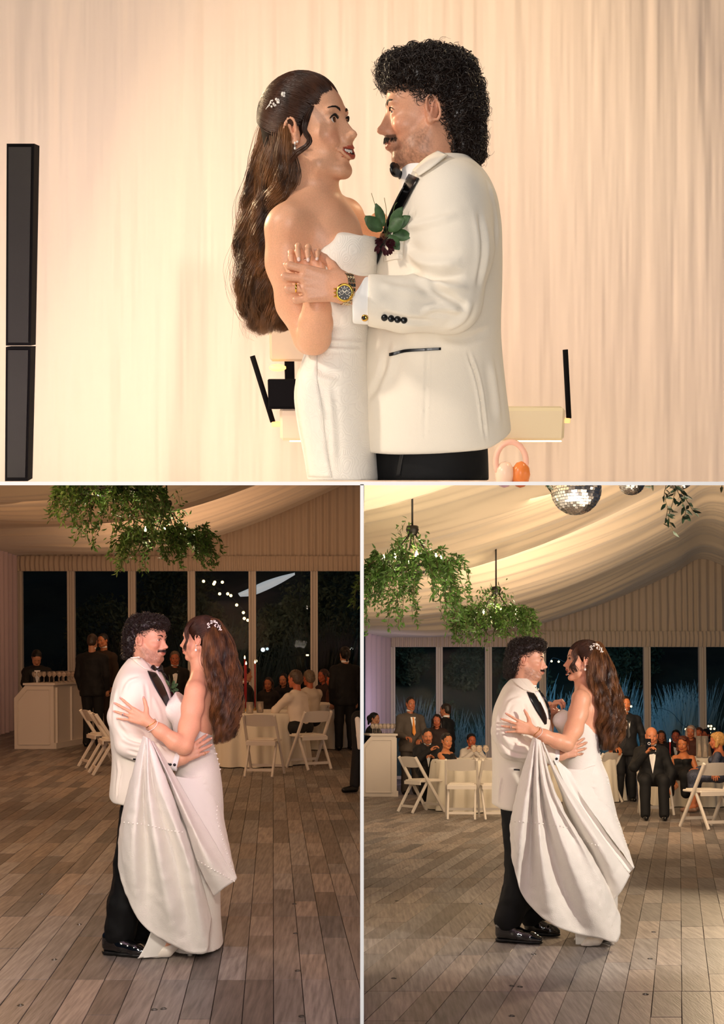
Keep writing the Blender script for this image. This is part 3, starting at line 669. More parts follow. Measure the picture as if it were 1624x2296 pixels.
# ================================================================ the two halls
HALL = {'L': dict(vp=612.0, Dw=24.8, left=43.0, top=[(43, 1246), (150, 1236), (270, 1226), (380, 1212), (470, 1191), (600, 1149), (740, 1094), (860, 1040)], head=1281, val=1252,
                  mul=[45, 162, 298, 431, 567, 705, 843], col='9c7c62', floor='7a6a5c'),
        'R': dict(vp=1524.0, Dw=27.0, left=877.0, top=[(877, 1431), (1012, 1419), (1100, 1406), (1212, 1386), (1312, 1356), (1412, 1319), (1512, 1276), (1569, 1247), (1630, 1268), (1700, 1296)], head=1451, val=1420,
                  mul=[879, 985, 1095, 1216, 1332, 1450, 1574, 1690], col='b09a7c', floor='7a6a5c')}
rngp = np.random.RandomState(11)
def plank_floor(s):
    Hh = HALL[s]; ex = (Hh['vp']-CX)/F_PX*math.cos(theta(s)); wd = .136; side = -1 if s == 'L' else 1
    root = props(mk('floor', [(0, 0, 0)]*0 or [(-.01, 5, -.06), (.01, 5, -.06), (.01, 5.02, -.06), (-.01, 5.02, -.06)], [(0, 1, 2, 3)], None, None, org=(0, 5, -.06)), kind='structure')
    m = mat('weathered_plank', 'ffffff', .45, attr=True, noise=.42, nscale=5.5, stretch=(11, .8, 1), bump=.25, bscale=22, bstretch=(6, .6, 1), detail=8, spec=.4)
    rows = [4.2+1.36*k for k in range(18)]; cand = []
    for ci in range(-60, 70):
        c = ci*wd
        for k in range(len(rows)-1):
            ys = [rows[k]]
            if rngp.rand() < .72: ys.append(rows[k]+rngp.uniform(.35, 1.0))
            ys.append(rows[k+1])
            for a, bb in zip(ys[:-1], ys[1:]):
                xm = c+ex*(a+bb)/2; vis = abs(xm) < (830/F_PX)*bb+.3 and xm*side > -.6
                tone = rngp.uniform(.60, 1.32); hue = rngp.uniform(-.06, .06)
                if vis: cand.append((a, bb, c, tone, hue))
    cand.sort(key=lambda q: q[0]); base = np.array(lin('8a8078')[:3]); SV = []; SF = []; SC = []; n = 0
    for idx, (a, bb, c, tone, hue) in enumerate(cand):
        g = .0016; dz = rngp.uniform(-.0008, .0008); x0, x1 = c+g, c+wd-g; lim = -.008 if side < 0 else .008
        poly = [(x0+ex*(a+g), a+g), (x1+ex*(a+g), a+g), (x1+ex*(bb-g), bb-g), (x0+ex*(bb-g), bb-g)]; out = []
        for k in range(4):
            p, q = poly[k], poly[(k+1) % 4]; ip, iq = (p[0]-lim)*side >= 0, (q[0]-lim)*side >= 0
            if ip: out.append(p)
            if ip != iq: t = (lim-p[0])/(q[0]-p[0]); out.append((lim, p[1]+t*(q[1]-p[1])))
        if len(out) < 3: continue
        m_ = len(out); cxx = sum(p[0] for p in out)/m_; cyy = sum(p[1] for p in out)/m_; bv = .0018
        ins = [(p[0]+math.copysign(min(bv, abs(cxx-p[0])), cxx-p[0]), p[1]+math.copysign(bv, cyy-p[1])) for p in out]
        V = np.array([(p[0], p[1], -.012) for p in out]+[(p[0], p[1], -bv+dz) for p in out]+[(p[0], p[1], dz) for p in ins])
        Fq = [(k, (k+1) % m_, m_+(k+1) % m_, m_+k) for k in range(m_)]+[(m_+k, m_+(k+1) % m_, 2*m_+(k+1) % m_, 2*m_+k) for k in range(m_)]+[tuple(range(2*m_, 3*m_))]
        col = np.clip(base*tone*np.array((1+hue, 1, 1-hue)), 0, 1)
        if idx < 290: mk('plank', V, Fq, m, root, False, np.tile(col, (len(V), 1)))
        else: SV.append(V); SF += [tuple(i_+n for i_ in f) for f in Fq]; SC.append(np.tile(col, (len(V), 1))); n += len(V)
    mk('far_planks', np.concatenate(SV), SF, m, root, False, np.concatenate(SC), kind='stuff')
    xs = (-9, -.008) if s == 'L' else (.008, 10)
    props(MB().box((xs[0], 4.2, -.03), (xs[1], 29, -.0125)).build('floor_underlay', mat('dark_underlay', '1a1613', .9), None, org=(0, 4.2, -.03)), kind='structure')
    # little cup fittings set in the floor
    b = MB()
    for px, py in ({'L': [(122, 2152), (346, 2264), (367, 2262), (46, 2254), (668, 2177), (663, 2093), (677, 2279), (178, 2073), (94, 2005), (660, 2027)], 'R': [(1148, 2211), (1166, 2213), (883, 2194), (1448, 2229), (1078, 2027), (1197, 2140), (1458, 2150), (1466, 2090), (890, 2020), (1148, 2278)]}[s]):
        q = FL(s, px, py); b.lathe([(.009, .0002), (.010, .003), (.014, .003), (.015, .0002)], q, 12)
    props(b.build('floor_fittings', mat('dull_steel', '6a6662', .35, metal=1), root), kind='stuff')
def hall(s):
    CUR[0] = s; Hh = HALL[s]; Dw = Hh['Dw']; ex = (Hh['vp']-CX)/F_PX*math.cos(theta(s)); side = -1 if s == 'L' else 1
    plank_floor(s)
    tp_ = [P(s, x, y, Dw) for x, y in Hh['top']]; prof = cr([(p.x, 0, p.z) for p in tp_], 160)
    fab = mat('tent_voile', 'd9c9b2', .85, sheen=.3, bump=.05, bscale=400)
    # swagged ceiling cloth: cross-section of the gable edge carried towards the viewer, gathered into pleats
    ny = 620; ys = np.linspace(7.5, Dw+.05, ny); c0 = prof[:, 0]-ex*Dw; z0 = prof[:, 2]
    if s == 'L': c0 = c0
    ext = np.linspace(-2.2, 0, 12)[:-1]; 
    Xc, Yy = np.meshgrid(c0, ys, indexing='ij'); Z = np.repeat(z0[:, None], ny, 1); u = (Xc-c0[0])/(c0.max()-c0[0])
    q = np.stack([Xc.ravel()*.10, Yy.ravel(), 0*Yy.ravel()], 1); wob = vnoise(np.stack([Xc.ravel()*.35, Yy.ravel()*.25, 0*Yy.ravel()], 1), 1, 4)*.5
    yy = Yy.ravel()+wob*1.2*u.ravel(); qq = np.stack([Xc.ravel()*.05, yy, yy*0], 1)
    pl = .050*vnoise(qq, 2.2, 1)+.030*vnoise(qq, 5.5, 2)+.018*vnoise(qq, 12, 3); bay = 4.7; ph = ((Dw-Yy)/bay) % 1
    sag = .34*(np.sin(PI*ph)**.8)*np.sin(PI*np.clip(u*.92+.04, 0, 1))
    amp = np.clip(u*6, .15, 1)
    Z = Z-sag+(pl.reshape(Z.shape)*amp*(1.9 if s == 'R' else 1.3))
    X = Xc+ex*Yy; X = np.minimum(X, -.03) if s == 'L' else X
    keep = np.ones(len(c0), bool)
    V = np.stack([X.ravel(), Yy.ravel(), Z.ravel()], 1); nx = len(c0); i, j = np.meshgrid(np.arange(nx-1), np.arange(ny-1), indexing='ij'); Fa = np.stack([i*ny+j, (i+1)*ny+j, (i+1)*ny+j+1, i*ny+j+1], -1).reshape(-1, 4)
    if s == 'R':
        cx4 = X.ravel()[Fa].max(1); Fa = Fa[cx4 > .02]; V[:, 0] = np.maximum(V[:, 0], .02)
    else:
        cx4 = (Xc+ex*Yy).ravel()[Fa].min(1); Fa = Fa[cx4 < -.03]
    props(mk('ceiling', V, Fa, fab, None, True, org=(0, 10, 3)), 'swagged pleated tent ceiling cloth', kind='structure')
    # gable cloth of gathered vertical pleats, header valance
    hz = P(s, 800, Hh['head'], Dw).z; vz = P(s, 800, Hh['val'], Dw).z; x0 = tp_[0].x; x1 = -.02 if s == 'L' else P(s, 1640, 1500, Dw).x
    n = 1100; xs = np.linspace(x0, x1, n); zt = np.interp(xs, prof[:, 0], prof[:, 2])+.06; K = 16; f = np.stack([xs, 0*xs, 0*xs], 1)
    fold = .030*np.sin(xs*38+3*vnoise(f, 2, 1))+.016*vnoise(f, 18, 4)
    V = []; 
    for k in range(K):
        t = k/(K-1); z = vz+(zt-vz)*t; V.append(np.stack([xs, Dw-.03+fold*(1-.3*t)+.02*vnoise(np.stack([xs*3, 0*xs, z], 1), 2, 7), z], 1))
    V = np.array(V); i, j = np.meshgrid(np.arange(K-1), np.arange(n-1), indexing='ij'); Fa = np.stack([i*n+j, i*n+j+1, (i+1)*n+j+1, (i+1)*n+j], -1).reshape(-1, 4)
    props(mk('wall_gable_cloth', V.reshape(-1, 3), Fa, mat('gable_voile', 'cdbba6', .85, sheen=.3), None, True, org=(0, Dw, 3)), kind='structure')
    V = []
    for k in range(7):
        t = k/6; z = hz+(vz+.04-hz)*t; V.append(np.stack([xs, Dw-.12+.028*np.sin(xs*62+2*vnoise(f, 5, 2))*(1.0-.5*t)-.05*math.sin(PI*t), z+0*xs], 1))
    V = np.array(V); i, j = np.meshgrid(np.arange(6), np.arange(n-1), indexing='ij'); Fa = np.stack([i*n+j, i*n+j+1, (i+1)*n+j+1, (i+1)*n+j], -1).reshape(-1, 4)
    props(mk('trim_valance', V.reshape(-1, 3), Fa, mat('gable_voile'), None, True, org=(0, Dw, 3)), 'gathered valance ruffle above the windows', kind='structure')
    props(MB().box((x0, Dw-.05, hz), (x1, Dw+.02, hz+.12)).build('trim_header', mat('frame_white', 'cfc3b4', .5), None, org=(0, Dw, 3)), kind='structure')
    # side wall drape
    n = 240; ys = np.linspace(12, Dw, n); f = np.stack([ys, 0*ys, 0*ys], 1); fo = .05*np.sin(ys*16+2*vnoise(f, 1, 2))+.03*vnoise(f, 6, 3); V = []
    cL = x0-ex*Dw
    for z in np.linspace(0, z0[0]+.08, 6): V.append(np.stack([cL+ex*ys+fo-.02, ys, z+0*ys], 1))
    V = np.array(V); 
    i, j = np.meshgrid(np.arange(5), np.arange(n-1), indexing='ij'); Fa = np.stack([i*n+j, i*n+j+1, (i+1)*n+j+1, (i+1)*n+j], -1).reshape(-1, 4)
    if s == 'R': Fa = Fa[V.reshape(-1, 3)[Fa][:, :, 0].min(1) > .012]
    props(mk('wall_left_drape', V.reshape(-1, 3), Fa, mat('side_drape', 'd8cde0' if s == 'R' else 'd8c0c4', .85, sheen=.3), None, True, org=(cL+ex*Dw, Dw, 0)), kind='structure')
    # windows: mullion with grooves, pane
    gl = mat('window_glass', 'ffffff', .0, trans=1.0, ior=1.08, spec=.15)
    fm = mat('frame_white')
    mul = Hh['mul']
    for k in range(len(mul)-1):
        a = P(s, mul[k], 1500, Dw).x; c = P(s, mul[k+1], 1500, Dw).x
        if s == 'L': c = min(c, -.02)
        wroot = props(mk('window_%d' % (k+1), [(a-.01, Dw, .1), (a+.01, Dw, .1), (a+.01, Dw, .12), (a-.01, Dw, .12)], [(0, 1, 2, 3)], fm, None, False, org=(a, Dw, 0)), 'floor-length window pane between white posts', kind='structure')
        bb = MB(); 
        for dx, wd, dy in ((-.055, .045, -.09), (0, .055, -.06), (.055, .045, -.09)): bb.box((a+dx-wd/2, Dw+dy, 0), (a+dx+wd/2, Dw+.03, hz))
        bb.build('post', fm, wroot); MB().box((a+.08, Dw-.04, 0), (c-.08, Dw+.02, .07)).build('bottom_rail', fm, wroot)
        mk('pane', [(a+.06, Dw+.0, .07), (c-.06, Dw, .07), (c-.06, Dw, hz), (a+.06, Dw, hz)], [(0, 1, 2, 3)], gl, wroot, False)
    # hillside and scrub outside
    n = 90; gx = np.linspace(x0-4, (-.05 if s == 'L' else x1+4), n); gy = np.linspace(Dw+1.2, Dw+26, 60); GX, GY = np.meshgrid(gx, gy, indexing='ij'); q = np.stack([GX.ravel(), GY.ravel(), 0*GX.ravel()], 1)
    Z = -.3+np.clip((GY-Dw-4)/20, 0, 1)**.8*9.5+(.5*vnoise(q, .35, 1)+.25*vnoise(q, 1.1, 2)).reshape(GX.shape)
    V = np.stack([GX.ravel(), GY.ravel(), Z.ravel()], 1); i, j = np.meshgrid(np.arange(n-1), np.arange(59), indexing='ij'); Fa = np.stack([i*60+j, (i+1)*60+j, (i+1)*60+j+1, i*60+j+1], -1).reshape(-1, 4)
    if s == 'R': Fa = Fa[V[Fa][:, :, 0].min(1) > .05]
    hl = props(mk('ground_hillside', V, Fa, mat('night_scrub_ground', '2e2c1e', .95, col2='4a4632', nscale=.8), None, True, org=(0, Dw+5, 0)), kind='structure')
    rs = np.random.RandomState(5 if s == 'L' else 6)
    for kk in range(9):
        xx = x0+.6+kk*(abs(x1-x0)-.6)/8.5; yy2 = Dw+rs.uniform(5, 9); zz = -.3+max(0, (yy2-Dw-4)/20)**.8*9.5-.2; hh = rs.uniform(1.2, 2.4)
        N = 2600; d = rs.normal(size=(N, 3)); d /= np.linalg.norm(d, axis=1, keepdims=True); rr = (.55+.45*rs.rand(N, 1)); lump = 1+.25*vnoise(d, 2.5, kk)[:, None]
        cpt = np.array((xx, yy2, zz+hh*.5))+d*rr*lump*np.array((hh*.50, hh*.45, hh*.5)); sz = rs.uniform(.05, .11, (N, 1)); a = rs.normal(size=(N, 3)); a /= np.linalg.norm(a, axis=1, keepdims=True); bq = np.cross(a, rs.normal(size=(N, 3))); bq /= np.linalg.norm(bq, axis=1, keepdims=True)
        V = np.stack([cpt-a*sz, cpt+bq*sz*.4, cpt+a*sz, cpt-bq*sz*.4], 1).reshape(-1, 3)
        if s == 'L': V[:, 0] = np.minimum(V[:, 0], -.05)
        o = mk('shrub', V, np.arange(4*N).reshape(-1, 4), mat('dark_foliage', '39402a', .8, col2='5a5a3a', nscale=2), None, False, org=(xx, yy2, zz)); props(o, ORD[kk]+' dark rounded shrub from the left outside the '+('left' if s == 'L' else 'right')+' hall windows', 'shrub', 'shrubs on the hillside outside the '+('left' if s == 'L' else 'right')+' hall')
    # reeds at the foot of the hill
    N = 7000; bx = rs.uniform(x0-.5, (-.3 if s == 'L' else x1+.5), N); by = rs.uniform(Dw+1.5, Dw+4.5, N); cl = vnoise(np.stack([bx, by, 0*bx], 1), .9, 9); hgt = 1.2+1.3*cl+rs.uniform(-.5, .6, N)
    hgt = np.maximum(hgt, .4); t = np.linspace(0, 1, 5)[None]; lean = rs.uniform(-.22, .22, (N, 1)); L = np.stack([bx[:, None]+lean*t**2*hgt[:, None], by[:, None]+0*t, -.3+t*hgt[:, None]], -1)
    V, Fa = tubes_fast(L, np.array([.006, .006, .007, .012, .003]), 3)
    if s == 'L': V[:, 0] = np.minimum(V[:, 0], -.06)
    else: V[:, 0] = np.maximum(V[:, 0], .06)
    o = mk('reeds', V, Fa, mat('pale_reed' if s == 'R' else 'dim_reed', '7a8c88' if s == 'R' else '34382e', .8), None, False, org=(0, Dw+3, 0)); props(o, 'pale reed grass growing right outside the windows of the '+('left' if s == 'L' else 'right')+' hall', 'reeds', kind='stuff')
hall('L'); hall('R')
# ================================================================ ROOM T : backdrop
CUR[0] = 'T'
def backdrop():
    d = 5.6; a = P('T', -60, 1084, d); b = P('T', 1684, 1084, d); z1 = P('T', 800, -60, d).z; z0 = a.z-.0
    nx, nz = 1700, 24; pxs = np.linspace(-60, 1684, nx); z = np.linspace(z0, z1, nz); ka = a.x/(-60-CX); kt = P('T', -60, -60, d).x/(-60-CX)
    k_ = ka+(kt-ka)*(z-z0)/(z1-z0); X = (pxs-CX)[:, None]*k_[None]; U = np.repeat(((pxs-CX)*ka)[:, None], nz, 1).ravel(); Z = np.repeat(z[None], nx, 0); q = np.stack([U, 0*U, Z.ravel()*.12], 1)      # gathered a little tighter at the top
    w1 = vnoise(q, 2.2, 1)*.6+vnoise(q, 5, 2)*.5; am = .35+.65*np.clip(.5+.9*vnoise(q, .9, 5), 0, 1); fold = .008*np.sin(U*22+7*w1)*am+.002*np.sin(U*64+9*w1)*am+.004*vnoise(q, 26, 7)+.0018*vnoise(q, 60, 9)
    V = np.stack([X.ravel(), d+fold, Z.ravel()], 1); i, j = np.meshgrid(np.arange(nx-1), np.arange(nz-1), indexing='ij'); Fa = np.stack([i*nz+j, (i+1)*nz+j, (i+1)*nz+j+1, i*nz+j+1], -1).reshape(-1, 4)
    o = mk('backdrop_curtain', V, Fa, mat('ivory_voile', 'ecdccb', .8, sheen=.3), None, True, org=(0, d, z0)); props(o, 'pale pleated floor-length backdrop curtain behind the couple in the upper picture', 'curtain')
backdrop()
def stage_things():
    t = thing('speaker', 'tall slim black column speaker at the left edge of the pale curtain', 'speaker', P('T', 42, 1079, 4.6))
    m = mat('speaker_black', '060607', .85, spec=.15)
    def slabq(x0, x1, x2, x3, ya, yb, name, mt, dy=0, dep=.07):
        q = [P('T', x0, yb, 4.5), P('T', x1, yb, 4.5), P('T', x2, ya, 4.5), P('T', x3, ya, 4.5)]; MB().prism(q, (0, dy, 0), (0, dy+dep, 0)).build(name, mt, t)
    slabq(11, 62, 69, 13, 778, 1079, 'body', m); slabq(13, 69, 77, 15, 322, 775, 'top_section', m); slabq(17, 57, 64, 19, 785, 1070, 'grille', mat('grille', '141414', .5, bump=.6, bscale=1500), -.006, .01); slabq(19, 64, 71, 20, 330, 768, 'grille', mat('grille'), -.006, .01)
    # keyboard-like console with lit under-strip
    q0 = P('T', 630, 985, 4.9); q1 = P('T', 1265, 912, 4.9); t = thing('console', 'long pale console panel with glowing strip beneath, behind the couple\'s hips', 'console', (q0.x, 4.9, q0.z))
    MB().box((q0.x, 4.85, q0.z), (q1.x, 4.93, q1.z), bev=.012).build('panel', mat('console_beige', 'd8cfae', .5), t)
    for x0, x1 in ((650, 690), (1145, 1258)):
        u, v = P('T', x0, 989, 4.9), P('T', x1, 981, 4.9); MB().box((u.x, 4.87, u.z), (v.x, 4.92, q0.z-.002), bev=.004).build('light_strip', mat('strip_glow', 'ffdca0', .4, emit=4), t)
    for x0, y0, x1, y1, who in ((612, 946, 566, 798, 'left end of'), (1276, 938, 1268, 784, 'right end of')):
        u = P('T', x0, y0, 4.88); v = P('T', x1, y1, 4.88); r = thing('microphone_boom', 'thin black leaning rod at the '+who+' the pale console', 'stand', u)
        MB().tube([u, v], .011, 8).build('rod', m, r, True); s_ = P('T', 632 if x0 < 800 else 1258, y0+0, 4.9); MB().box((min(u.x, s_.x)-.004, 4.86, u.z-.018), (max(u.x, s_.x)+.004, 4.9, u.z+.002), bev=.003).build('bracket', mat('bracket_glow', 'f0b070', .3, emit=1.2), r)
    a, b = P('T', 606, 810, 4.9), P('T', 700, 690, 4.9); t = thing('monitor', 'pale square monitor back showing between her hair and dress, above the console', 'monitor', (a.x, 4.9, a.z))
    MB().box((a.x, 4.88, a.z), (b.x, 4.94, b.z), bev=.01).build('screen_back', mat('monitor_beige', 'c4b494', .5), t); s0 = P('T', 640, 912, 4.9); MB().box((s0.x, 4.90, q1.z+.02), (s0.x+.04, 4.92, a.z+.01), bev=.004).build('stand', m, t)
    u, v = P('T', 608, 832, 4.9), P('T', 640, 814, 4.9); MB().ball(((u.x+v.x)/2, 4.86, (u.z+v.z)/2), .03, 10, (1.2, .6, .5)).build('indicator_lamp', mat('amber_lamp', 'ffc060', .4, emit=3), t, True)
    a, b = P('T', 606, 912, 4.9), P('T', 690, 846, 4.9); t = thing('laptop', 'black open laptop lid standing on the console left of her dress', 'laptop', (a.x, 4.9, a.z))
    MB().box((a.x, 4.80, a.z+.002), (b.x, 4.815, b.z), bev=.004).build('lid', m, t); MB().box((a.x, 4.80, a.z), (b.x, 4.96, a.z+.012), bev=.003).build('base', m, t)
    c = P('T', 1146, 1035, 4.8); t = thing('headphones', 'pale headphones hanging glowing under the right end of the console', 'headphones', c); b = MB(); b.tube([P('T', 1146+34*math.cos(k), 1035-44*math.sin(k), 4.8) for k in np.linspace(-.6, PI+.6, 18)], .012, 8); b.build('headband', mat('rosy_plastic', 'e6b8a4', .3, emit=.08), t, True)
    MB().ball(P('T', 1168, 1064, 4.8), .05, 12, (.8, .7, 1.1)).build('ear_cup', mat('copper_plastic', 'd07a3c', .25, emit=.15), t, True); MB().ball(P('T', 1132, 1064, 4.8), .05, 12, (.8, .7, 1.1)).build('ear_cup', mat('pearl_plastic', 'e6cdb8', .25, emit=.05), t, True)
stage_things()
# ================================================================ furniture and hanging things
def dup(root, loc, rz=0, label=None, group=None, sc=1.0):
    r = root.copy(); C.objects.link(r); r.location = loc; r.rotation_euler = (0, 0, rz); r.scale = (sc,)*3; top(r)
    if label: r['label'] = label
    if group: r['group'] = group
    def rec(o, p):
        for ch in list(o.children):
            c = ch.copy(); C.objects.link(c); c.parent = p; rec(ch, c)
    rec(root, r); return r
def rel(name, label, cat, group=None):
    r = thing(name, label, cat, (0, 0, 0), group); r['rel'] = 1; return r
CHAIR = None
def chair(loc, rz, label, group):
    global CHAIR
    m = mat('white_resin', 'd6cdc2', .45)
    if CHAIR is None:
        t = rel('folding_chair', label, 'chair', group); CHAIR = t
        for s in (-1, 1):
            MB().beam((s*.205, -.26, .80), (s*.225, .25, .0), .030, .045, (0, .9, .4), .006).build('leg', m, t)
            MB().beam((s*.180, -.02, .46), (s*.180, -.30, .0), .028, .040, (0, .9, -.4), .006).build('leg', m, t)
        b = MB(); n = 8
        for k in range(n):
            a, c = -1+2*k/n, -1+2*(k+1)/n
            f = lambda u: (u*.19, -.245-.020*(1-u*u), 0)
            zt = lambda u: .795+.012*(1-u*u); zb = lambda u: .645-.0+.012*u*u
            for off in (0,):
                x0, y0_, _ = f(a); x1, y1_, _ = f(c); V = []
                for (x, y, u) in ((x0, y0_, a), (x1, y1_, c)):
                    for z in (zb(u), zt(u)):
                        yy = y+(.80-z)*.50
                        V += [(x, yy, z), (x, yy+.016, z)]
                b.add(V, [(0, 4, 6, 2), (1, 3, 7, 5), (0, 1, 5, 4), (2, 6, 7, 3), (0, 2, 3, 1), (4, 5, 7, 6)])
        b.build('backrest', m, t); MB().box((-.195, -.16, .435), (.195, .24, .465), bev=.010).build('seat', m, t); MB().box((-.17, -.13, .465), (.17, .21, .478), bev=.006).build('seat_pad', mat('ivory_vinyl', 'e6ddd0', .4), t)
        MB().beam((-.18, -.245, .09), (.18, -.245, .09), .020, .035).build('stretcher', m, t); MB().beam((-.215, .185, .11), (.215, .185, .11), .020, .035).build('stretcher', m, t)
        MB().beam((-.195, -.165, .425), (.195, -.165, .425), .020, .05).build('seat_rail', m, t)
        t.location = loc; t.rotation_euler = (0, 0, rz); return t
    return dup(CHAIR, loc, rz, label, group)
def table(loc, r, label, group, zt=.75, room_clip=None):
    t = thing('round_table', label.replace('tablecloth on', 'under'), 'table', loc, group); t['label'] = 'round folding table hidden under '+label
    MB().lathe([(0, zt-.02), (r, zt-.02), (r, zt-.045), (0, zt-.045)], loc, 40).build('tabletop', mat('plywood', '8a6a48', .6), t)
    for k in range(4):
        a = PI/4+k*PI/2; MB().tube([(loc[0]+.45*math.cos(a), loc[1]+.45*math.sin(a), 0), (loc[0]+.45*math.cos(a), loc[1]+.45*math.sin(a), zt-.04)], .014, 8).build('leg', mat('grey_steel', '777777', .4, metal=1), t)
    n = 180; V = []; prf = [(0.001, zt+.0), (r*.5, zt), (r*.93, zt), (r+.004, zt-.008), (r+.010, zt-.05), (r+.02, zt-.25), (r+.03, zt-.5), (r+.045, .012)]
    for i in range(n):
        a = 2*PI*i/n
        for k, (rr_, z) in enumerate(prf):
            q = max(0, (k-3)/4); w_ = rr_+q*.05*math.cos(a*14+1.3*math.sin(a*3))+q*.02*math.sin(a*31); V.append((loc[0]+w_*math.cos(a), loc[1]+w_*math.sin(a), z))
    m = len(prf); V = np.array(V); Fa = np.array([(i*m+j, ((i+1) % n)*m+j, ((i+1) % n)*m+j+1, i*m+j+1) for i in range(n) for j in range(m-1)])
    if room_clip: V[:, 0] = np.clip(V[:, 0], room_clip[0], room_clip[1])
    o = mk('tablecloth', V, Fa, mat('cream_linen', 'e4dccb', .8, sheen=.3), None, True, org=loc); props(o, label, 'tablecloth'); return t
def bar(s, fx0, fx1, fy_top, d, z_ch, side_dx, depth, label):
    """white panelled bar: chamfered end panel to the camera, counter, panelled side"""
    H = ROOM[s][1]; a = P(s, fx0, 1500, d).x; c = P(s, fx1, 1500, d).x; zt = 1.07; m = mat('bar_white', 'd9cfc4', .5)
    t = thing('bar', label, 'bar', (a, d, 0)); w_ = c-a; ch = z_ch
    poly = [(a, 0), (c, 0), (c, zt), (a+ch, zt), (a, zt-ch*1.15)]
    if s == 'R': a_cl = max(a, .03); poly = [(a_cl, 0), (c, 0), (c, zt), (a+ch, zt), (a_cl, zt-ch*1.15+(a_cl-a)*1.15)]
    b = MB(); b.prism([Vector((x, 0, z)) for x, z in poly], (0, d, 0), (0, d+.05, 0)); b.build('end_panel', m, t)
    ins = MB(); cx_, cz_ = (a+c)/2, zt/2; P2 = [((x-cx_)*.80+cx_, (z-cz_)*.86+cz_) for x, z in poly]; k = len(P2)
    for i in range(k):
        p, q = P2[i], P2[(i+1) % k]; ins.beam((p[0], d-.006, p[1]), (q[0], d-.006, q[1]), .018, .02, (0, 1, 0), .004)
    ins.build('panel_moulding', m, t)
    ct = MB(); ct.prism([Vector((a+ch-.03 if s == 'L' else max(a+ch-.03, .03), -.04, zt)), Vector((c+.03, -.04, zt)), Vector((c+.03+side_dx, depth, zt)), Vector((max(a+ch-.03+side_dx, .03) if s == 'R' else a+ch-.03+side_dx, depth, zt))], (0, d, 0), (0, d, .035)); ct.build('counter', m, t)
    sd = MB(); sd.prism([Vector((c, .05, 0)), Vector((c+side_dx, depth, 0)), Vector((c+side_dx-.04, depth, 0)), Vector((c-.04, .05, 0))], (0, d, 0), (0, d, zt)); sd.build('side_panel', m, t)
    for k in range(5):
        u = .04+.92*k/4; x = c+side_dx*u; y = d+depth*u; MB().box((x-.01, y-.03, .04), (x+.025, y+.03, zt-.04), bev=.004).build('side_rib', m, t)
    sk = MB(); sk.beam((c+.02, d, .05), (c+side_dx+.02, d+depth, .05), .04, .10); sk.build('plinth', m, t)
    return t, a, c, zt+.035
GLASS = None
def wineglass(loc, label, group, sc=1.0):
    global GLASS
    if GLASS is None:
        t = rel('wine_glass', label, 'glass', group); GLASS = t; g = mat('clear_glass', 'fff6ec', .05, trans=.85, ior=1.3, spec=.8)
        MB().lathe([(.001, .0), (.032, .001), (.032, .003), (.004, .006), (.0035, .085), (.010, .092)], (0, 0, 0), 10).build('stem', g, t, True)
        MB().lathe([(.010, .092), (.034, .115), (.040, .145), (.034, .185), (.032, .185), (.037, .145), (.030, .118), (.004, .098)], (0, 0, 0), 12).build('bowl', g, t, True)
        t.location = loc; t.scale = (sc,)*3; return t
    return dup(GLASS, loc, 0, label, group, sc)
def leaves(rs, C0, dirs, L, wd):
    """folded pointed leaves, 4 quads worth each, vectorised"""
    N = len(C0); d = dirs/np.linalg.norm(dirs, axis=1, keepdims=True); s_ = np.cross(d, rs.normal(size=(N, 3))); s_ /= np.linalg.norm(s_, axis=1, keepdims=True); n_ = np.cross(d, s_)
    L = L[:, None]; wd = wd[:, None]; P_ = [C0, C0+d*L*.35+s_*wd*.5+n_*wd*.12, C0+d*L*.45, C0+d*L*.35-s_*wd*.5+n_*wd*.12, C0+d*L*.75+s_*wd*.3+n_*wd*.05-n_*L*.06, C0+d*L-n_*L*.12, C0+d*L*.75-s_*wd*.3+n_*wd*.05-n_*L*.06]
    V = np.stack(P_, 1).reshape(-1, 3); o = (np.arange(N)*7)[:, None]
    Fa = np.concatenate([o+np.array([[0, 1, 2, 3]]), o+np.array([[2, 1, 4, 5]]), o+np.array([[3, 2, 5, 6]])]); return V, Fa
LEAFM = lambda: mat('smilax_leaf', '3f5e26', .45, noise=.5, nscale=12, spec=.4)
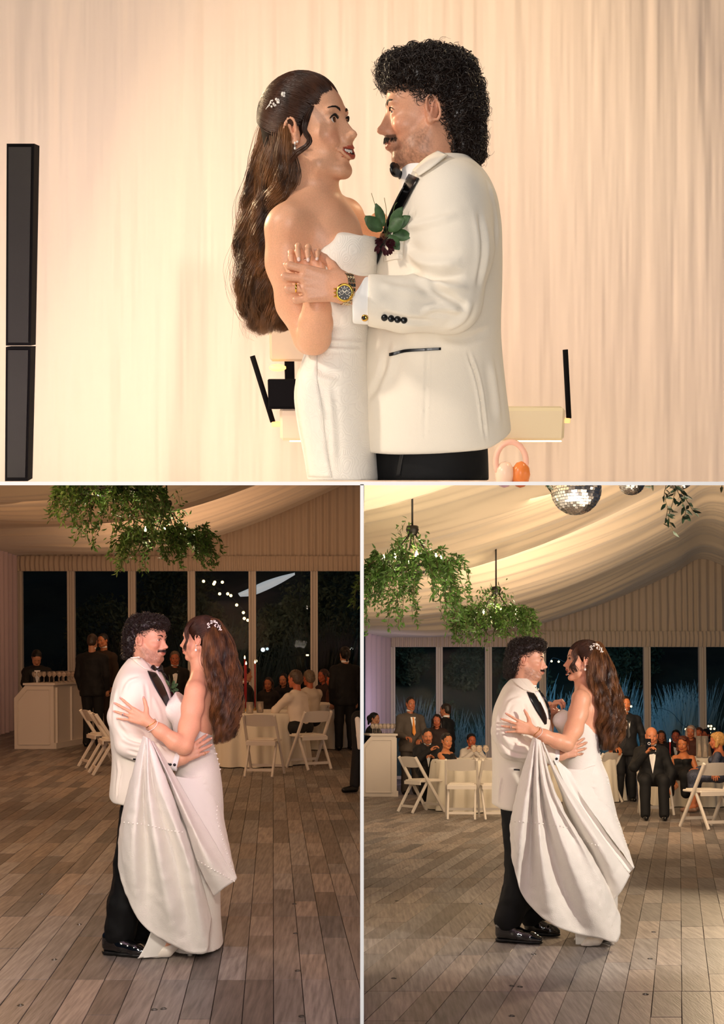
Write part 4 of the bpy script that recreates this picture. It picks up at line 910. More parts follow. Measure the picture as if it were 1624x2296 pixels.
def chandelier(s, px, py, d, R, label, seed, spread, drop, dens=2200, top_=True, bulbE=16):
    rs = np.random.RandomState(seed); c = P(s, px, py, d); t = thing('chandelier', label, 'chandelier', c); im = mat('dark_iron', '15110d', .5)
    b = MB(); ring = [c+Vector((R*math.cos(a), R*math.sin(a), 0)) for a in np.linspace(0, 2*PI, 33)]; b.tube(ring, .016, 8).build('ring', im, t, True)
    hub = c+Vector((0, 0, R*1.35))
    for k in range(6):
        a = 2*PI*k/6+.3; MB().tube([hub, c+Vector((R*math.cos(a), R*math.sin(a), 0))], .007, 6).build('rod', im, t, True)
    MB().lathe([(.0, .05), (.06, .04), (.07, 0), (.05, -.05), (0, -.07)], hub, 16).build('hub', im, t, True); MB().tube([hub, hub+Vector((0, 0, 1.0))], .012, 6).build('chain', im, t, True)
    for k in range(8):
        a = 2*PI*k/8+.1; q = c+Vector((R*math.cos(a), R*math.sin(a), 0)); cd = MB().lathe([(.0, .0), (.02, .0), (.02, .008), (.010, .014), (.010, .07), (0, .07)], q, 10).build('candle_sleeve', mat('ivory_sleeve', 'd8cba8', .5), t, True)
        MB().lathe([(.0, .07), (.011, .08), (.017, .10), (.011, .125), (.003, .145), (0, .15)], q, 12).build('bulb', mat('warm_bulb', 'ffe2a8', .3, emit=28), cd, True)
    lamp('POINT', c+Vector((0, 0, .12)), bulbE, (1, .80, .50), .05)
    # trailing vines hung on the ring
    VN = []; LC = []; LD = []; nv = spread['n']
    for k in range(nv):
        a = rs.uniform(0, 2*PI); r0 = R*rs.uniform(.55, 1.25); ln = drop*rs.uniform(.35, 1.0)*(1.25 if math.cos(a-spread.get('a', 0)) > .6 and spread.get('bias') else 1); st = np.array(c)+(r0*math.cos(a), r0*math.sin(a), rs.uniform(-.05, .09))
        out = rs.uniform(.15, spread['w']); u = np.linspace(0, 1, 14)[:, None]; pth = st+np.array((math.cos(a), math.sin(a), 0))*out*u**.7+np.array((0, 0, -1))*ln*(u**1.5)+np.array((0, 0, .12))*np.sin(PI*u)+.03*np.cumsum(rs.normal(size=(14, 3)), 0)*.5
        VN.append(pth); m = int(dens/nv); w_ = rs.rand(m)*12.9; i = w_.astype(int); f = (w_-i)[:, None]; LC.append(pth[i]*(1-f)+pth[i+1]*f+rs.normal(size=(m, 3))*.015); LD.append(rs.normal(size=(m, 3))+np.array((math.cos(a), math.sin(a), -.7)))
    for k in range(6 if top_ else 0):                                             # climbing up the rods
        a = 2*PI*k/6+.3; u = np.linspace(0, 1, 14)[:, None]; pth = np.array(c)+np.array((R*math.cos(a), R*math.sin(a), 0))*(1-u*.95)+np.array((0, 0, R*1.4))*u+.02*np.cumsum(rs.normal(size=(14, 3)), 0); VN.append(pth); m = 60; w_ = rs.rand(m)*12.9; i = w_.astype(int); LC.append(pth[i]+rs.normal(size=(m, 3))*.04); LD.append(rs.normal(size=(m, 3)))
    V, Fa = tubes_fast(np.array(VN), np.linspace(.006, .002, 14), 4); mk('vine', V, Fa, mat('vine_stem', '4a3f22', .7), t, True)
    LC = np.concatenate(LC); LD = np.concatenate(LD); N = len(LC); V, Fa = leaves(rs, LC, LD, rs.uniform(.045, .085, N), rs.uniform(.018, .030, N))
    big = min(110, N//4); Fo = Fa.reshape(3, N, 4)
    for k in range(big):
        idx = k*7; mk('leaf', V[idx:idx+7], [(0, 1, 2, 3), (2, 1, 4, 5), (3, 2, 5, 6)], LEAFM(), t, False)
    mk('foliage', V[big*7:], (Fo[:, big:].reshape(-1, 4)-big*7), LEAFM(), t, False, kind='stuff'); return t
def disco(s, px, py, d, r, label):
    c = P(s, px, py, d); t = thing('mirror_ball', label, 'mirror ball', c); MB().ball(c, r*.985, 32).build('core', mat('ball_core', '4a4a4c', .5), t, True); b = MB(); n = 26
    for j in range(1, n):
        th = PI*j/n; m = max(4, int(2*n*math.sin(th))); dz = PI/n*r*.42
        for i in range(m):
            a = 2*PI*i/m; nr = Vector((math.sin(th)*math.cos(a), math.sin(th)*math.sin(a), math.cos(th))); jx = Vector((rnd.gauss(0, .09), rnd.gauss(0, .09), rnd.gauss(0, .09))); nn = (nr+jx).normalized(); u = Vector((-math.sin(a), math.cos(a), 0)); v = nn.cross(u).normalized(); u = v.cross(nn); o = c+nr*r
            w_ = PI*r*math.sin(th)/m*.90; b.add([tuple(o+u*x+v*y) for x, y in ((-w_, -dz), (w_, -dz), (w_, dz), (-w_, dz))], [(0, 1, 2, 3)])
    b.build('mirror_tiles', mat('mirror', 'f2f2f4', .22, metal=1), t, False, kind='stuff'); MB().lathe([(0, r+.05), (.03, r+.04), (.03, r-.01), (0, r-.01)], c, 12).build('cap', mat('dark_iron'), t, True); MB().tube([c+Vector((0, 0, r+.04)), c+Vector((0, 0, r+1.0))], .006, 6).build('chain', mat('dark_iron'), t, True); return t
def at(s, px, py): return FL(s, px, py)
# ---- hall L
CUR[0] = 'L'
chandelier('L', 252, 1104, 12.0, .34, 'near leafy iron chandelier cut by the top of the left hall picture', 21, dict(n=60, w=.24, bias=1, a=-.4), .50, 4200)
chandelier('L', 374, 1212, 14.6, .34, 'far leafy iron chandelier with lit bulbs above the groom in the left hall', 22, dict(n=60, w=.34), .38, 4200)
bt, ba, bc, bz = bar('L', 31, 120, 1540, 19.4, .19, .42, 2.6, 'white panelled bar with a chamfered end at the far left of the left hall')
for k in range(26):
    i, j = k % 7, k//7; wineglass((ba+.24+i*.085+j*.07, 19.75+j*.34+.03*(i % 2), bz), 'stemmed glass on the left bar, '+ORD[j]+' row from the front, '+ORD[i]+' from the left', 'glasses on the left bar')
CH = [(588, 1742, -.15, 'white folding chair tucked at the table right of the bride in the left hall', 'x'), (692, 1726, .55, 'white folding chair turned aside behind the nearest diner in the left hall', 'x'), (733, 1664, .9, 'white folding chair farthest back, behind the white-shirted diners in the left hall', 'x'),
      (222, 1722, -1.05, 'white folding chair seen side-on left of the groom\'s back in the left hall', 'x'), (246, 1738, -1.2, 'white folding chair half hidden behind the groom\'s jacket in the left hall', 'x')]
for px, py, rz, lb, g in CH: q = at('L', px, py); chair((q.x, q.y+.24, 0), rz, lb, 'white folding chairs of the left hall')
q = P('L', 562, 1590, 16.9); table((q.x, 16.9, 0), .80, 'long white tablecloth right of the bride in the left hall', 'tables of the left hall')
q = P('L', 700, 1590, 19.8); table((q.x, 19.8, 0), .62, 'white tablecloth behind the seated men in the left hall', 'tables of the left hall')
def candle(s, px, py, d, zb, label, col='8a1020', h=.26):
    q = P(s, px, py, d); zt = q.z; t = thing('taper_candle', label, 'candle', (q.x, q.y, zb)); MB().lathe([(0, zb), (.05, zb), (.05, zb+.012), (.012, zb+.03), (.012, zb+.05), (0, zb+.05)], (q.x, q.y, 0), 12).build('holder', mat('brass_dull', 'a8834a', .35, metal=1), t, True)
    MB().lathe([(0, zb+.05), (.011, zb+.05), (.010, zt), (0, zt)], (q.x, q.y, 0), 10).build('wax', mat('wax_'+col, col, .4), t, True); MB().lathe([(0, zt), (.011, zt+.015), (.009, zt+.03), (0, zt+.055)], (q.x, q.y, 0), 8).build('flame', mat('flame', 'ffc878', .5, emit=22), t, True)
for px, py, d, lb in ((534, 1486, 16.6, 'lit candle nearest the bride\'s hair on the left hall table'), (549, 1478, 17.0, 'lit candle standing highest on the left hall table'), (552, 1491, 16.9, 'lit candle low beside the tallest flame on the left hall table'), (572, 1488, 17.2, 'lit candle before the white post in the left hall')):
    candle('L', px, py, d, .75, lb)
def vase(s, px, d, zb, h, label, group, col='fff2e0'):
    x = P(s, px, 1500, d).x; t = thing('glass_vase', label, 'vase', (x, d, zb), group); MB().lathe([(0, 0), (.045, 0), (.05, .01), (.05, h), (.046, h), (.045, .012), (0, .012)], (x, d, zb), 14).build('cylinder', mat('clear_glass'), t, True)
for px, d, w_ in ((541, 16.4, 'leftmost, beside the bride\'s hair'), (560, 16.3, 'middle one of three'), (583, 16.5, 'rightmost of three')): vase('L', px, d, .75, .16, 'clear glass tumbler on the left hall table, '+w_, 'tumblers on the left hall table')
# lights strung outside and an added glowing strip imitating a reflection in the window glass
CUR[0] = 'L'
for k, (px, py) in enumerate([(458, 1304), (483, 1306), (481, 1310), (500, 1306), (494, 1332), (512, 1332), (519, 1336), (532, 1357), (547, 1374), (549, 1387), (557, 1391), (369, 1398), (575, 1482), (690, 1469)]):
    q = P('L', px, py, 26.2); t = thing('string_light', ORD[k]+' warm bulb of the string outside the left hall, counted from the top left', 'light bulb', q, 'bulbs outside the left hall'); MB().ball(q, .034, 12).build('globe', mat('globe_warm', 'ffe0a0', .4, emit=3), t, True); MB().tube([q+Vector((0, 0, .03)), q+Vector((0, 0, .075))], .014, 8).build('cap', mat('dark_iron'), t, True)
for k, (px, py) in enumerate([(591, 1457), (601, 1455)]):
    q = P('L', px, py, 27.0); t = thing('flood_light', ('brighter' if k == 0 else 'fainter')+' cold white light of the pair outside the left hall', 'light', q); MB().ball(q, .045-.012*k, 12).build('lens', mat('cold_glow%d' % k, 'd8f4ff', .4, emit=6 if k == 0 else .8), t, True); MB().box(q+Vector((-.06, .04, -.06)), q+Vector((.06, .09, .06)), bev=.01).build('housing', mat('dark_iron'), t)
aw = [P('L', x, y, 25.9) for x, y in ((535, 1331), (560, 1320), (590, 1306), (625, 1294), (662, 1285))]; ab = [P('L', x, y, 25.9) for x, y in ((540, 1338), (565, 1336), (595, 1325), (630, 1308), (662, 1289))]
V, Fa = loft([aw, [(a+b)/2+Vector((0, -.12, 0)) for a, b in zip(aw, ab)], ab], 9, 30); V, Fa = solid(V, Fa, .01); props(mk('reflection_strip', V, Fa, mat('reflection_glow', 'cfd8dc', .6, emit=.45), None, True, org=aw[0]), 'pale curved glowing strip imitating a glass reflection outside the windows of the left hall', 'reflection')
def light_wire(s, pts, d, label):
    q = [P(s, x, y, d)+Vector((0, 0, .06)) for x, y in pts]; t = thing('festoon_wire', label, 'wire', q[0]); MB().tube([Vector(p) for p in cr([tuple(p) for p in q], 40)], .005, 5).build('wire', mat('dark_iron'), t, True); MB().tube([q[-1], Vector((q[-1].x, q[-1].y, -.4))], .03, 8).build('pole', mat('dark_iron'), t, True)
light_wire('L', [(369, 1398), (400, 1340), (458, 1304), (483, 1306), (500, 1306), (512, 1332), (532, 1357), (547, 1374), (557, 1391), (566, 1430), (575, 1482), (640, 1480), (690, 1469)], 26.2, 'thin dark wire carrying the warm bulbs outside the left hall')
# ---- hall R
CUR[0] = 'R'
chandelier('R', 925, 1275, 12.4, .31, 'nearer leafy iron chandelier with glowing candles at the left of the right hall', 31, dict(n=64, w=.30, bias=1, a=-.2), .60, 4800)
chandelier('R', 1113, 1392, 15.6, .31, 'farther leafy iron chandelier just above the groom in the right hall', 32, dict(n=64, w=.34), .32, 4200)
disco('R', 1292, 1098, 11.4, .248, 'large mirror ball hanging at the top of the right hall picture')
disco('R', 1417, 1080, 12.5, .145, 'small mirror ball right of the large one in the right hall')
disco('R', 1524, 1066, 11.0, .14, 'mirror ball just peeping in above the hanging green leaves in the right hall')
def hanging_greens():
    rs = np.random.RandomState(4); c = P('R', 1500, 1070, 9.6); t = thing('hanging_greenery', 'dark glossy leaves trailing down at the top right of the right hall', 'foliage', c); m = mat('dark_glossy_leaf', '26382a', .3, noise=.4, nscale=10)
    for st in (((1500, 1075), (1512, 1100), (1508, 1130), (1500, 1160), (1509, 1190)), ((1505, 1080), (1530, 1105), (1545, 1130), (1556, 1148)), ((1495, 1085), (1490, 1110), (1497, 1140), (1494, 1160)), ((1510, 1080), (1528, 1120), (1538, 1150), (1530, 1160)), ((1460, 1084), (1464, 1092), (1462, 1096)), ((1224, 1084), (1224, 1092)), ((1622, 1080), (1617, 1098))):
        pts = cr([tuple(P('R', x, y, 9.6+rs.uniform(-.1, .1))) for x, y in st], 14); MB().tube([Vector(p) for p in pts], .003, 5).build('stem', mat('vine_stem', '4a3f22', .7), t, True)
        k = 13 if len(st) > 3 else 2 
        for i in range(k):
            p = pts[min(13, int(i*13/k)+1)]; d = np.array((rs.uniform(-1, 1)*1.1, rs.uniform(-.4, .2), rs.uniform(-1, .1))); V, Fa = leaves(rs, p[None], d[None], np.array([rs.uniform(.06, .09)]), np.array([rs.uniform(.026, .036)])); mk('leaf', V, Fa, m, t, False)
hanging_greens()
bt, ba, bc, bz = bar('R', 790, 888, 1655, 20.4, .34, -.25, 1.2, 'white panelled bar with chamfered end at the left edge of the right hall')
for k in range(16):
    i, j = k % 6, k//6; x = ba+.36+i*.07+j*.03; x = max(x, .06); wineglass((x, 20.55+j*.25, bz), 'stemmed glass on the right bar, '+ORD[j]+' row from the front, '+ORD[i]+' from the left', 'glasses on the right bar', .95)
CR_ = [(948, 1823, -1.0, 'white folding chair seen from the side, seat of the man stroking his beard', 0), (1040, 1838, -.12, 'white folding chair with its back to us at the round table left of the groom', 0), (1112, 1838, .12, 'white folding chair half hidden by the groom\'s jacket in the right hall', 0), (1478, 1829, 3.05, 'white chair under the bald man in the right hall', 0), (1600, 1860, .30, 'white folding chair at the right edge under the sequined woman', 0), (1355, 1800, .6, 'white folding chair behind the bride\'s back in the right hall', 0), (1001, 1800, -1.25, 'white folding chair under the woman in a black dress', 0)]
for px, py, rz, lb, g in CR_: q = at('R', px, py); chair((q.x, q.y+.24, 0), rz, lb, 'white folding chairs of the right hall')
q = P('R', 1090, 1705, 17.2); table((q.x, 17.4, 0), .78, 'white tablecloth left of the groom in the right hall', 'tables of the right hall')
q = P('R', 1290, 1705, 19.5); table((q.x, 19.5, 0), .75, 'white tablecloth behind the bride\'s waist in the right hall', 'tables of the right hall')
q = P('R', 1590, 1700, 17.4); table((q.x, 18.4, 0), .70, 'white tablecloth behind the sequined woman in the right hall', 'tables of the right hall')
for px, py, d, lb in ((1503, 1664, 18.2, 'lit red taper between the bald man and the auburn-haired woman'), (1603, 1664, 18.0, 'lit red taper at the right edge of the right hall')): candle('R', px, py, d, .75, lb)
for px, d in ((1075, 17.0), (1090, 17.1), (1063, 17.2)): 
    x = P('R', px, 1700, d).x; wineglass((x, d, .75), ['middle', 'right', 'left'][int(px == 1090)+2*int(px == 1063)]+' one of three stemmed glasses on the table left of the groom', 'glasses on the right hall table', 1.15)
for px, d, w_ in ((1580, 17.9, 'right'), (1567, 18.0, 'left')): vase('R', px, d, .75, .34, w_+' one of two tall glass cylinder vases beside the sequined woman', 'tall vases on the right table')
for k, (px, py) in enumerate([(1587, 1628), (1593, 1628), (1592, 1634), (1600, 1634), (1590, 1643), (1536, 1635), (1612, 1633), (1595, 1655), (1598, 1645), (1252, 1484), (1236, 1483), (1222, 1575), (1414, 1584)]):
    q = P('R', px, py, 28.0); t = thing('string_light', ORD[k]+' of the small warm bulbs glowing outside the right hall windows', 'light bulb', q, 'bulbs outside the right hall'); MB().ball(q, .026, 12).build('globe', mat('globe_warm', 'ffe0a0', .4, emit=3), t, True); MB().tube([q+Vector((0, 0, .02)), q+Vector((0, 0, .06))], .010, 8).build('cap', mat('dark_iron'), t, True)
light_wire('R', [(1222, 1575), (1236, 1483), (1252, 1484), (1414, 1584), (1500, 1600), (1536, 1635), (1587, 1628), (1593, 1630), (1600, 1634), (1598, 1645), (1595, 1655), (1612, 1633)], 28.0, 'thin dark wire carrying the warm bulbs outside the right hall')
# ================================================================ ROOM T : the stage with the couple close up
CUR[0] = 'T'
GD = 3.10
def T(x, y, d=0.0): return P('T', x, y, GD+d)
def stage_cut(S):
    e = Vector((0, 0, ROOM['T'][1])); v = P('T', CX, 1077, 3)-e; S.plane(P('T', CX, 1077, 3), (0, v.z, -v.y), .003)
# -- groom
def groom_T():
    root = thing('person', 'groom in ivory dinner jacket with gold watch, close up before the pale curtain', 'person', T(960, 1075))
    M = frame(T(957, 248), (-1, -.04, -.05), (0, 0, 1), .985)
    lo, hi = boxof('T', 630, 120, 1080, 760, 2.68, 3.25, 0); S = SDF(lo, hi, .0034)
    add_head(S, M, True, .25, 0, True, .0016)
    S.chain([tp(M, (-.028, 0, -.06)), T(968, 345), T(985, 420)], [.062, .066, .05], .03)
    S.ell(T(995, 440), (.07, .13, .04), .04)
    S.chain([T(985, 440), T(1010, 452, -.15), T(1022, 560, -.20), T(1012, 672, -.225), T(905, 683, -.262), T(834, 665, -.27)], [.05, .05, .045, .04, .036, .034], .01)
    wr = T(775, 648, -.31)
    S.cap(T(860, 655, -.27), wr, .034, .029, .01); S.cap(wr, T(757, 642, -.31), .029, .027, .02, '+', ((0, 1, 0), .8, 1.3))
    tips = add_hand(S, T(770, 645, -.31), (-1, -.05, .09), (0.05, -1, .1), -1, .98, ((6, 98, 60), (10, 92, 60), (14, 88, 60), (20, 85, 60)), (9, 2, -6, -14), (60, 70), r0=.0098)
    V, Fa = S.mesh(); V = relax(V, Fa, 1, .25)
    cols = head_cols(V, M, 'd79f80', True, 'a8604c', '2a1c14', .25)
    body = mk('body', V, Fa, SKIN(), root, True, cols); eyes(root, M, '3a2418'); tr = bvh(V, Fa); lash_and_brow(root, 'T', M, tr, '1a100b', True)
    nails(root, tips[:1]+tips[4:], 'dfb3a0')
    # hair
    H = SDF((-.19, -.13, -.19), (.15, .13, .17), .006); I = HS(H, np.eye(4))
    I.ell((-.005, 0, .078), (.100, .084, .052), .02); I.ell((.060, 0, .088), (.042, .066, .032), .02); I.ell((-.072, 0, .0), (.060, .082, .088), .02); I.ell((-.085, 0, -.075), (.048, .072, .055), .02)
    I.ell((-.030, 0, .058), (.090, .084, .062), .02)
    q = np.stack(np.meshgrid(*[H.lo[k]+H.h*np.arange(H.n[k]) for k in range(3)], indexing='ij'), -1).reshape(-1, 3)
    H.D += (.009*vnoise(q, 45, 2)+.004*vnoise(q, 100, 5)).reshape(H.D.shape).astype(np.float32)
    HV, HF = H.mesh(); HV = tp(M, HV); hm = mk('hair', HV, HF, GHAIR(), root)
    curls('curls', hm, HV, HF, 2800, GHAIR(), 3, (.008, .016), (.8, 1.7), (.02, .045), .0014, .5, .003, 4, 18)
    curls('fine_curls', hm, HV, HF, 3000, GHAIR(), 8, (.008, .016), (.7, 1.6), (.02, .05), .0006, .2, .006, 3, 18)
    # jacket
    lo, hi = boxof('T', 780, 325, 1150, 1015, 2.74, 3.36, .02); J = SDF(lo, hi, .0050)
    J.prof(secs('T', [(352, 950, 1050, .0, .10), (385, 922, 1083, .0, .165), (430, 900, 1107, .0, .215), (490, 872, 1120, .0, .225), (560, 846, 1124, .0, .215), (640, 832, 1124, .0, .20), (740, 812, 1122, .0, .185),
        (850, 800, 1131, .0, .195), (940, 793, 1142, .0, .205), (1010, 795, 1150, .0, .21)], GD), .02)
    J.plane(T(797, 1003), Vector((.05, 0, -1)), .012); J.plane(T(1143, 962), Vector((.42, 0, -1)), .004)
    ch = [T(1010, 452, -.17), T(1022, 560, -.205), T(1012, 672, -.225)]
    J.chain(ch, [.090, .083, .072], .03); J.cap(T(1008, 676, -.225), T(905, 683, -.262), .070, .062, .025); J.cap(T(905, 683, -.262), T(834, 674, -.282), .062, .058, .01)
    J.plane(T(823, 675), Vector((-1, 0, .02)), .003)
    V, Fa = J.mesh(); V = relax(V, Fa, 2, .5)
    V = creases('T', V, Fa, [(.009, .012, [(905, 560), (960, 590), (1040, 585)]), (-.008, .010, [(912, 600), (975, 622), (1050, 615)]), (.008, .010, [(930, 625), (985, 640), (1055, 650)]),
        (-.008, .008, [(960, 632), (1000, 660), (1050, 690)]), (.007, .008, [(940, 700), (985, 690), (1040, 700)]), (.006, .010, [(900, 510), (960, 500), (1030, 480)]), (-.008, .009, [(1075, 470), (1085, 560), (1070, 650)]),
        (.006, .01, [(1000, 740), (1040, 715), (1058, 670)]), (-.006, .008, [(850, 700), (900, 715), (980, 722)]), (.006, .012, [(850, 640), (900, 650), (960, 660)]), (-.007, .010, [(980, 750), (1040, 760), (1100, 740)]),
        (.006, .012, [(840, 880), (870, 830), (890, 760)]), (-.007, .012, [(815, 900), (850, 860), (870, 800)]), (.006, .014, [(1100, 800), (1112, 880), (1120, 950)]), (-.012, .004, [(1050, 790), (1072, 860), (1090, 985)]),
        (-.004, .003, [(960, 760), (955, 860), (952, 990)]), (.005, .01, [(1095, 400), (1110, 470), (1118, 560)]), (-.006, .007, [(935, 470), (905, 520), (900, 590)])])
    jk = mk('jacket', V, Fa, SUITW(), root); jt = bvh(V, Fa)
    for nm, ol, of, mt_ in (('lapel', [((921, 392), (942, 402)), ((893, 440), (913, 455)), ((866, 500), (884, 512)), ((852, 548), (864, 554)), ((842, 580), (852, 584)), ((834, 606), (842, 608))], .004, SATIN()),
                            ('pocket_trim', [((875, 792), (875, 799)), ((905, 784), (905, 791)), ((950, 781), (950, 787)), ((989, 779), (989, 785))], .002, SATIN()),
                            ('jacket_collar', [((984, 346), (1004, 356)), ((958, 362), (973, 380)), ((932, 387), (945, 399))], .008, SUITW()),
                            ('breast_pocket', [((862, 574), (862, 588)), ((885, 568), (885, 582)), ((903, 570), (903, 582))], .0008, SUITW())):
        if nm == 'pocket_trim': ol = [((a[0], a[1]), (b[0], b[1])) for a, b in ol]
        r_ = patch('T', jt, ol, of, .003, 24, 2.95)
        if r_: mk(nm, r_[0], r_[1], mt_, jk)
    for x, y in ((862, 712), (877, 714.5), (891.5, 716.5), (906, 718)):
        h = ray('T', jt, x, y, .0005)
        if h: MB().lathe([(0.0, .0045), (.0052, .0042), (.0078, .002), (.0078, 0), (0, 0)], h[0], 16, h[1]).build('cuff_button', SATIN(), jk, True)
    # shirt : cuff, collar, front
    Sh = SDF(*boxof('T', 775, 600, 850, 740, 2.7, 2.98, .02), .0026); Sh.cap(T(855, 676, -.280), T(806, 673, -.292), .0535, .0525, .005, '+', ((0, 1, 0), .86, 1.2)); Sh.cap(T(845, 676, -.280), T(760, 670, -.292), .044, .044, .003, '-'); Sh.plane(T(792, 675), Vector((-1, 0, -.03)), .002); Sh.plane(T(838, 675), Vector((1, 0, 0)), .002)
    V, Fa = Sh.mesh(); mk('shirt_cuff', V, Fa, SHIRT(), root)
    lk = MB().lathe([(0, .004), (.006, .004), (.0075, .002), (.0075, -.004), (0, -.004)], T(818, 713, -.345), 16, (-.6, -1, 0)); lk.build('cufflink', GOLD(), root, True)
    MB().lathe([(0, .0055), (.0045, .005), (.0045, .003)], T(818, 713, -.345), 14, (-.6, -1, 0)).build('cufflink_stone', SATIN(), root, True)
    A = SDF(*boxof('T', 860, 320, 1010, 470, 2.95, 3.25, .02), .003)
    A.prof([(T(0, 340).z, T(975, 352).x, .066, GD, .066), (T(0, 395).z, T(958, 395).x, .070, GD, .070), (T(0, 470).z, T(945, 470).x, .062, GD, .10)], .01)
    A.plane(T(985, 328), Vector((-.42, 0, 1)), .004); A.cap(tp(M, (-.02, 0, -.06)), T(972, 380), .0600, .060, .004, '-')
    V, Fa = A.mesh(); mk('shirt_collar', V, Fa, SHIRT(), root)
    B = MB(); c = T(902, 395, -.02)
    bt = SDF(*boxof('T', 870, 350, 930, 430, 2.9, 3.2, .02), .0022)
    fl = ((.80, -.55, .15), .42, 1.5)
    bt.cap(c, T(884, 380, -.055), .007, .017, .004, '+', fl); bt.cap(T(888, 384, -.05), T(893, 370, -.02), .012, .008, .004, '+', fl); bt.cap(c, T(906, 410, .03), .007, .015, .004, '+', fl); bt.cap(c+Vector((0, -.006, 0)), c+Vector((0, .006, 0)), .0105, .0105, .003)
    V, Fa = bt.mesh(); mk('bow_tie', V, Fa, SATIN(), root)
    # trousers, cut where the stage edge hides them
    Tr = SDF(*boxof('T', 820, 960, 1110, 1079, 2.86, 3.34, .02), .007)
    Tr.prof(secs('T', [(950, 835, 1090, 0, .17), (1040, 831, 1094, 0, .18), (1079, 832, 1095, 0, .18)], GD), .01); stage_cut(Tr); V, Fa = Tr.mesh(); pr = mk('trousers', V, Fa, BLACKW(), root); tt = bvh(V, Fa)
    r_ = patch('T', tt, [((900, 1008), (908, 1008)), ((893, 1040), (902, 1040)), ((889, 1066), (898, 1066))], .002, .002, 12, 2.95)
    if r_: mk('side_stripe', r_[0], r_[1], SATIN(), pr)
    # watch
    wc = T(776, 648, -.312); ax = (wc-T(840, 655, -.28)).normalized(); st = MB()
    e1 = Vector((0, -1, 0)); e1 = (e1-ax*e1.dot(ax)).normalized(); e2 = ax.cross(e1)
    for k in range(22):
        a = 2*PI*k/22; o = wc+e1*(math.cos(a)*.0305)+e2*(math.sin(a)*.0335); tg = (-e1*math.sin(a)+e2*math.cos(a)).normalized(); nr = (e1*math.cos(a)+e2*math.sin(a)).normalized()
        for q, wd in ((-.0065, .0055), (0, .006), (.0065, .0055)): st.beam(o+ax*q-tg*.0042, o+ax*q+tg*.0042, wd, .0032, nr, .0008)
    st.build('watch_strap', mat('two_tone_steel', 'c9a765', .22, metal=1, col2='d8d2c4', nscale=300), root, False)
    cc = T(774, 656, -.312)+Vector((0, -.036, 0)); n_ = Vector((-.10, -1, .02)).normalized()
    cs = MB().lathe([(0, 0), (.0175, 0), (.0205, .002), (.0205, .006), (.0185, .0085), (.0155, .009), (.0150, .0075)], cc, 32, n_).build('watch_case', GOLD(), root, True)
    MB().lathe([(0, .0076), (.0151, .0076)], cc, 32, n_).build('watch_dial', mat('dial_black', '15110e', .3), cs, True)
    X = Vector((1, 0, 0)); X = (X-n_*X.dot(n_)).normalized(); Y = n_.cross(X)
    mk_ = MB()
    for k in range(12):
        a = 2*PI*k/12; d = X*math.cos(a)+Y*math.sin(a); mk_.beam(cc+n_*.0080+d*.0110, cc+n_*.0080+d*.0138, .0012, .0004, n_)
    for dx, dy in ((-.0062, 0), (.0062, 0), (0, .0062)):
        o = cc+n_*.0079+X*dx+Y*dy; mk_.lathe([(.0036, 0), (.0040, .0003), (.0044, 0)], o, 16, n_); mk_.beam(o, o+Y*.003, .0006, .0003, n_)
    mk_.beam(cc+n_*.0084, cc+n_*.0084+(X*.6+Y*.5)*.011, .0009, .0004, n_); mk_.beam(cc+n_*.0084, cc+n_*.0084+(-X*.5+Y*.7)*.008, .0011, .0004, n_)
    mk_.build('dial_markers', mat('marker_white', 'e8dfcc', .3), cs)
    for dy in (-.008, 0, .008): MB().tube([cc+n_*.004-X*.019+Y*dy, cc+n_*.004-X*.0245+Y*dy], .0022, 8).build('pusher', GOLD(), cs, True)
    rg = T(664, 645, -.32); MB().lathe([(.0098, -.002), (.0108, -.0015), (.0108, .0015), (.0098, .002)], rg, 20, (-1, -.05, .05)).build('wedding_ring', GOLD(), root, True)
    return root, jt
gT, jtT = groom_T()
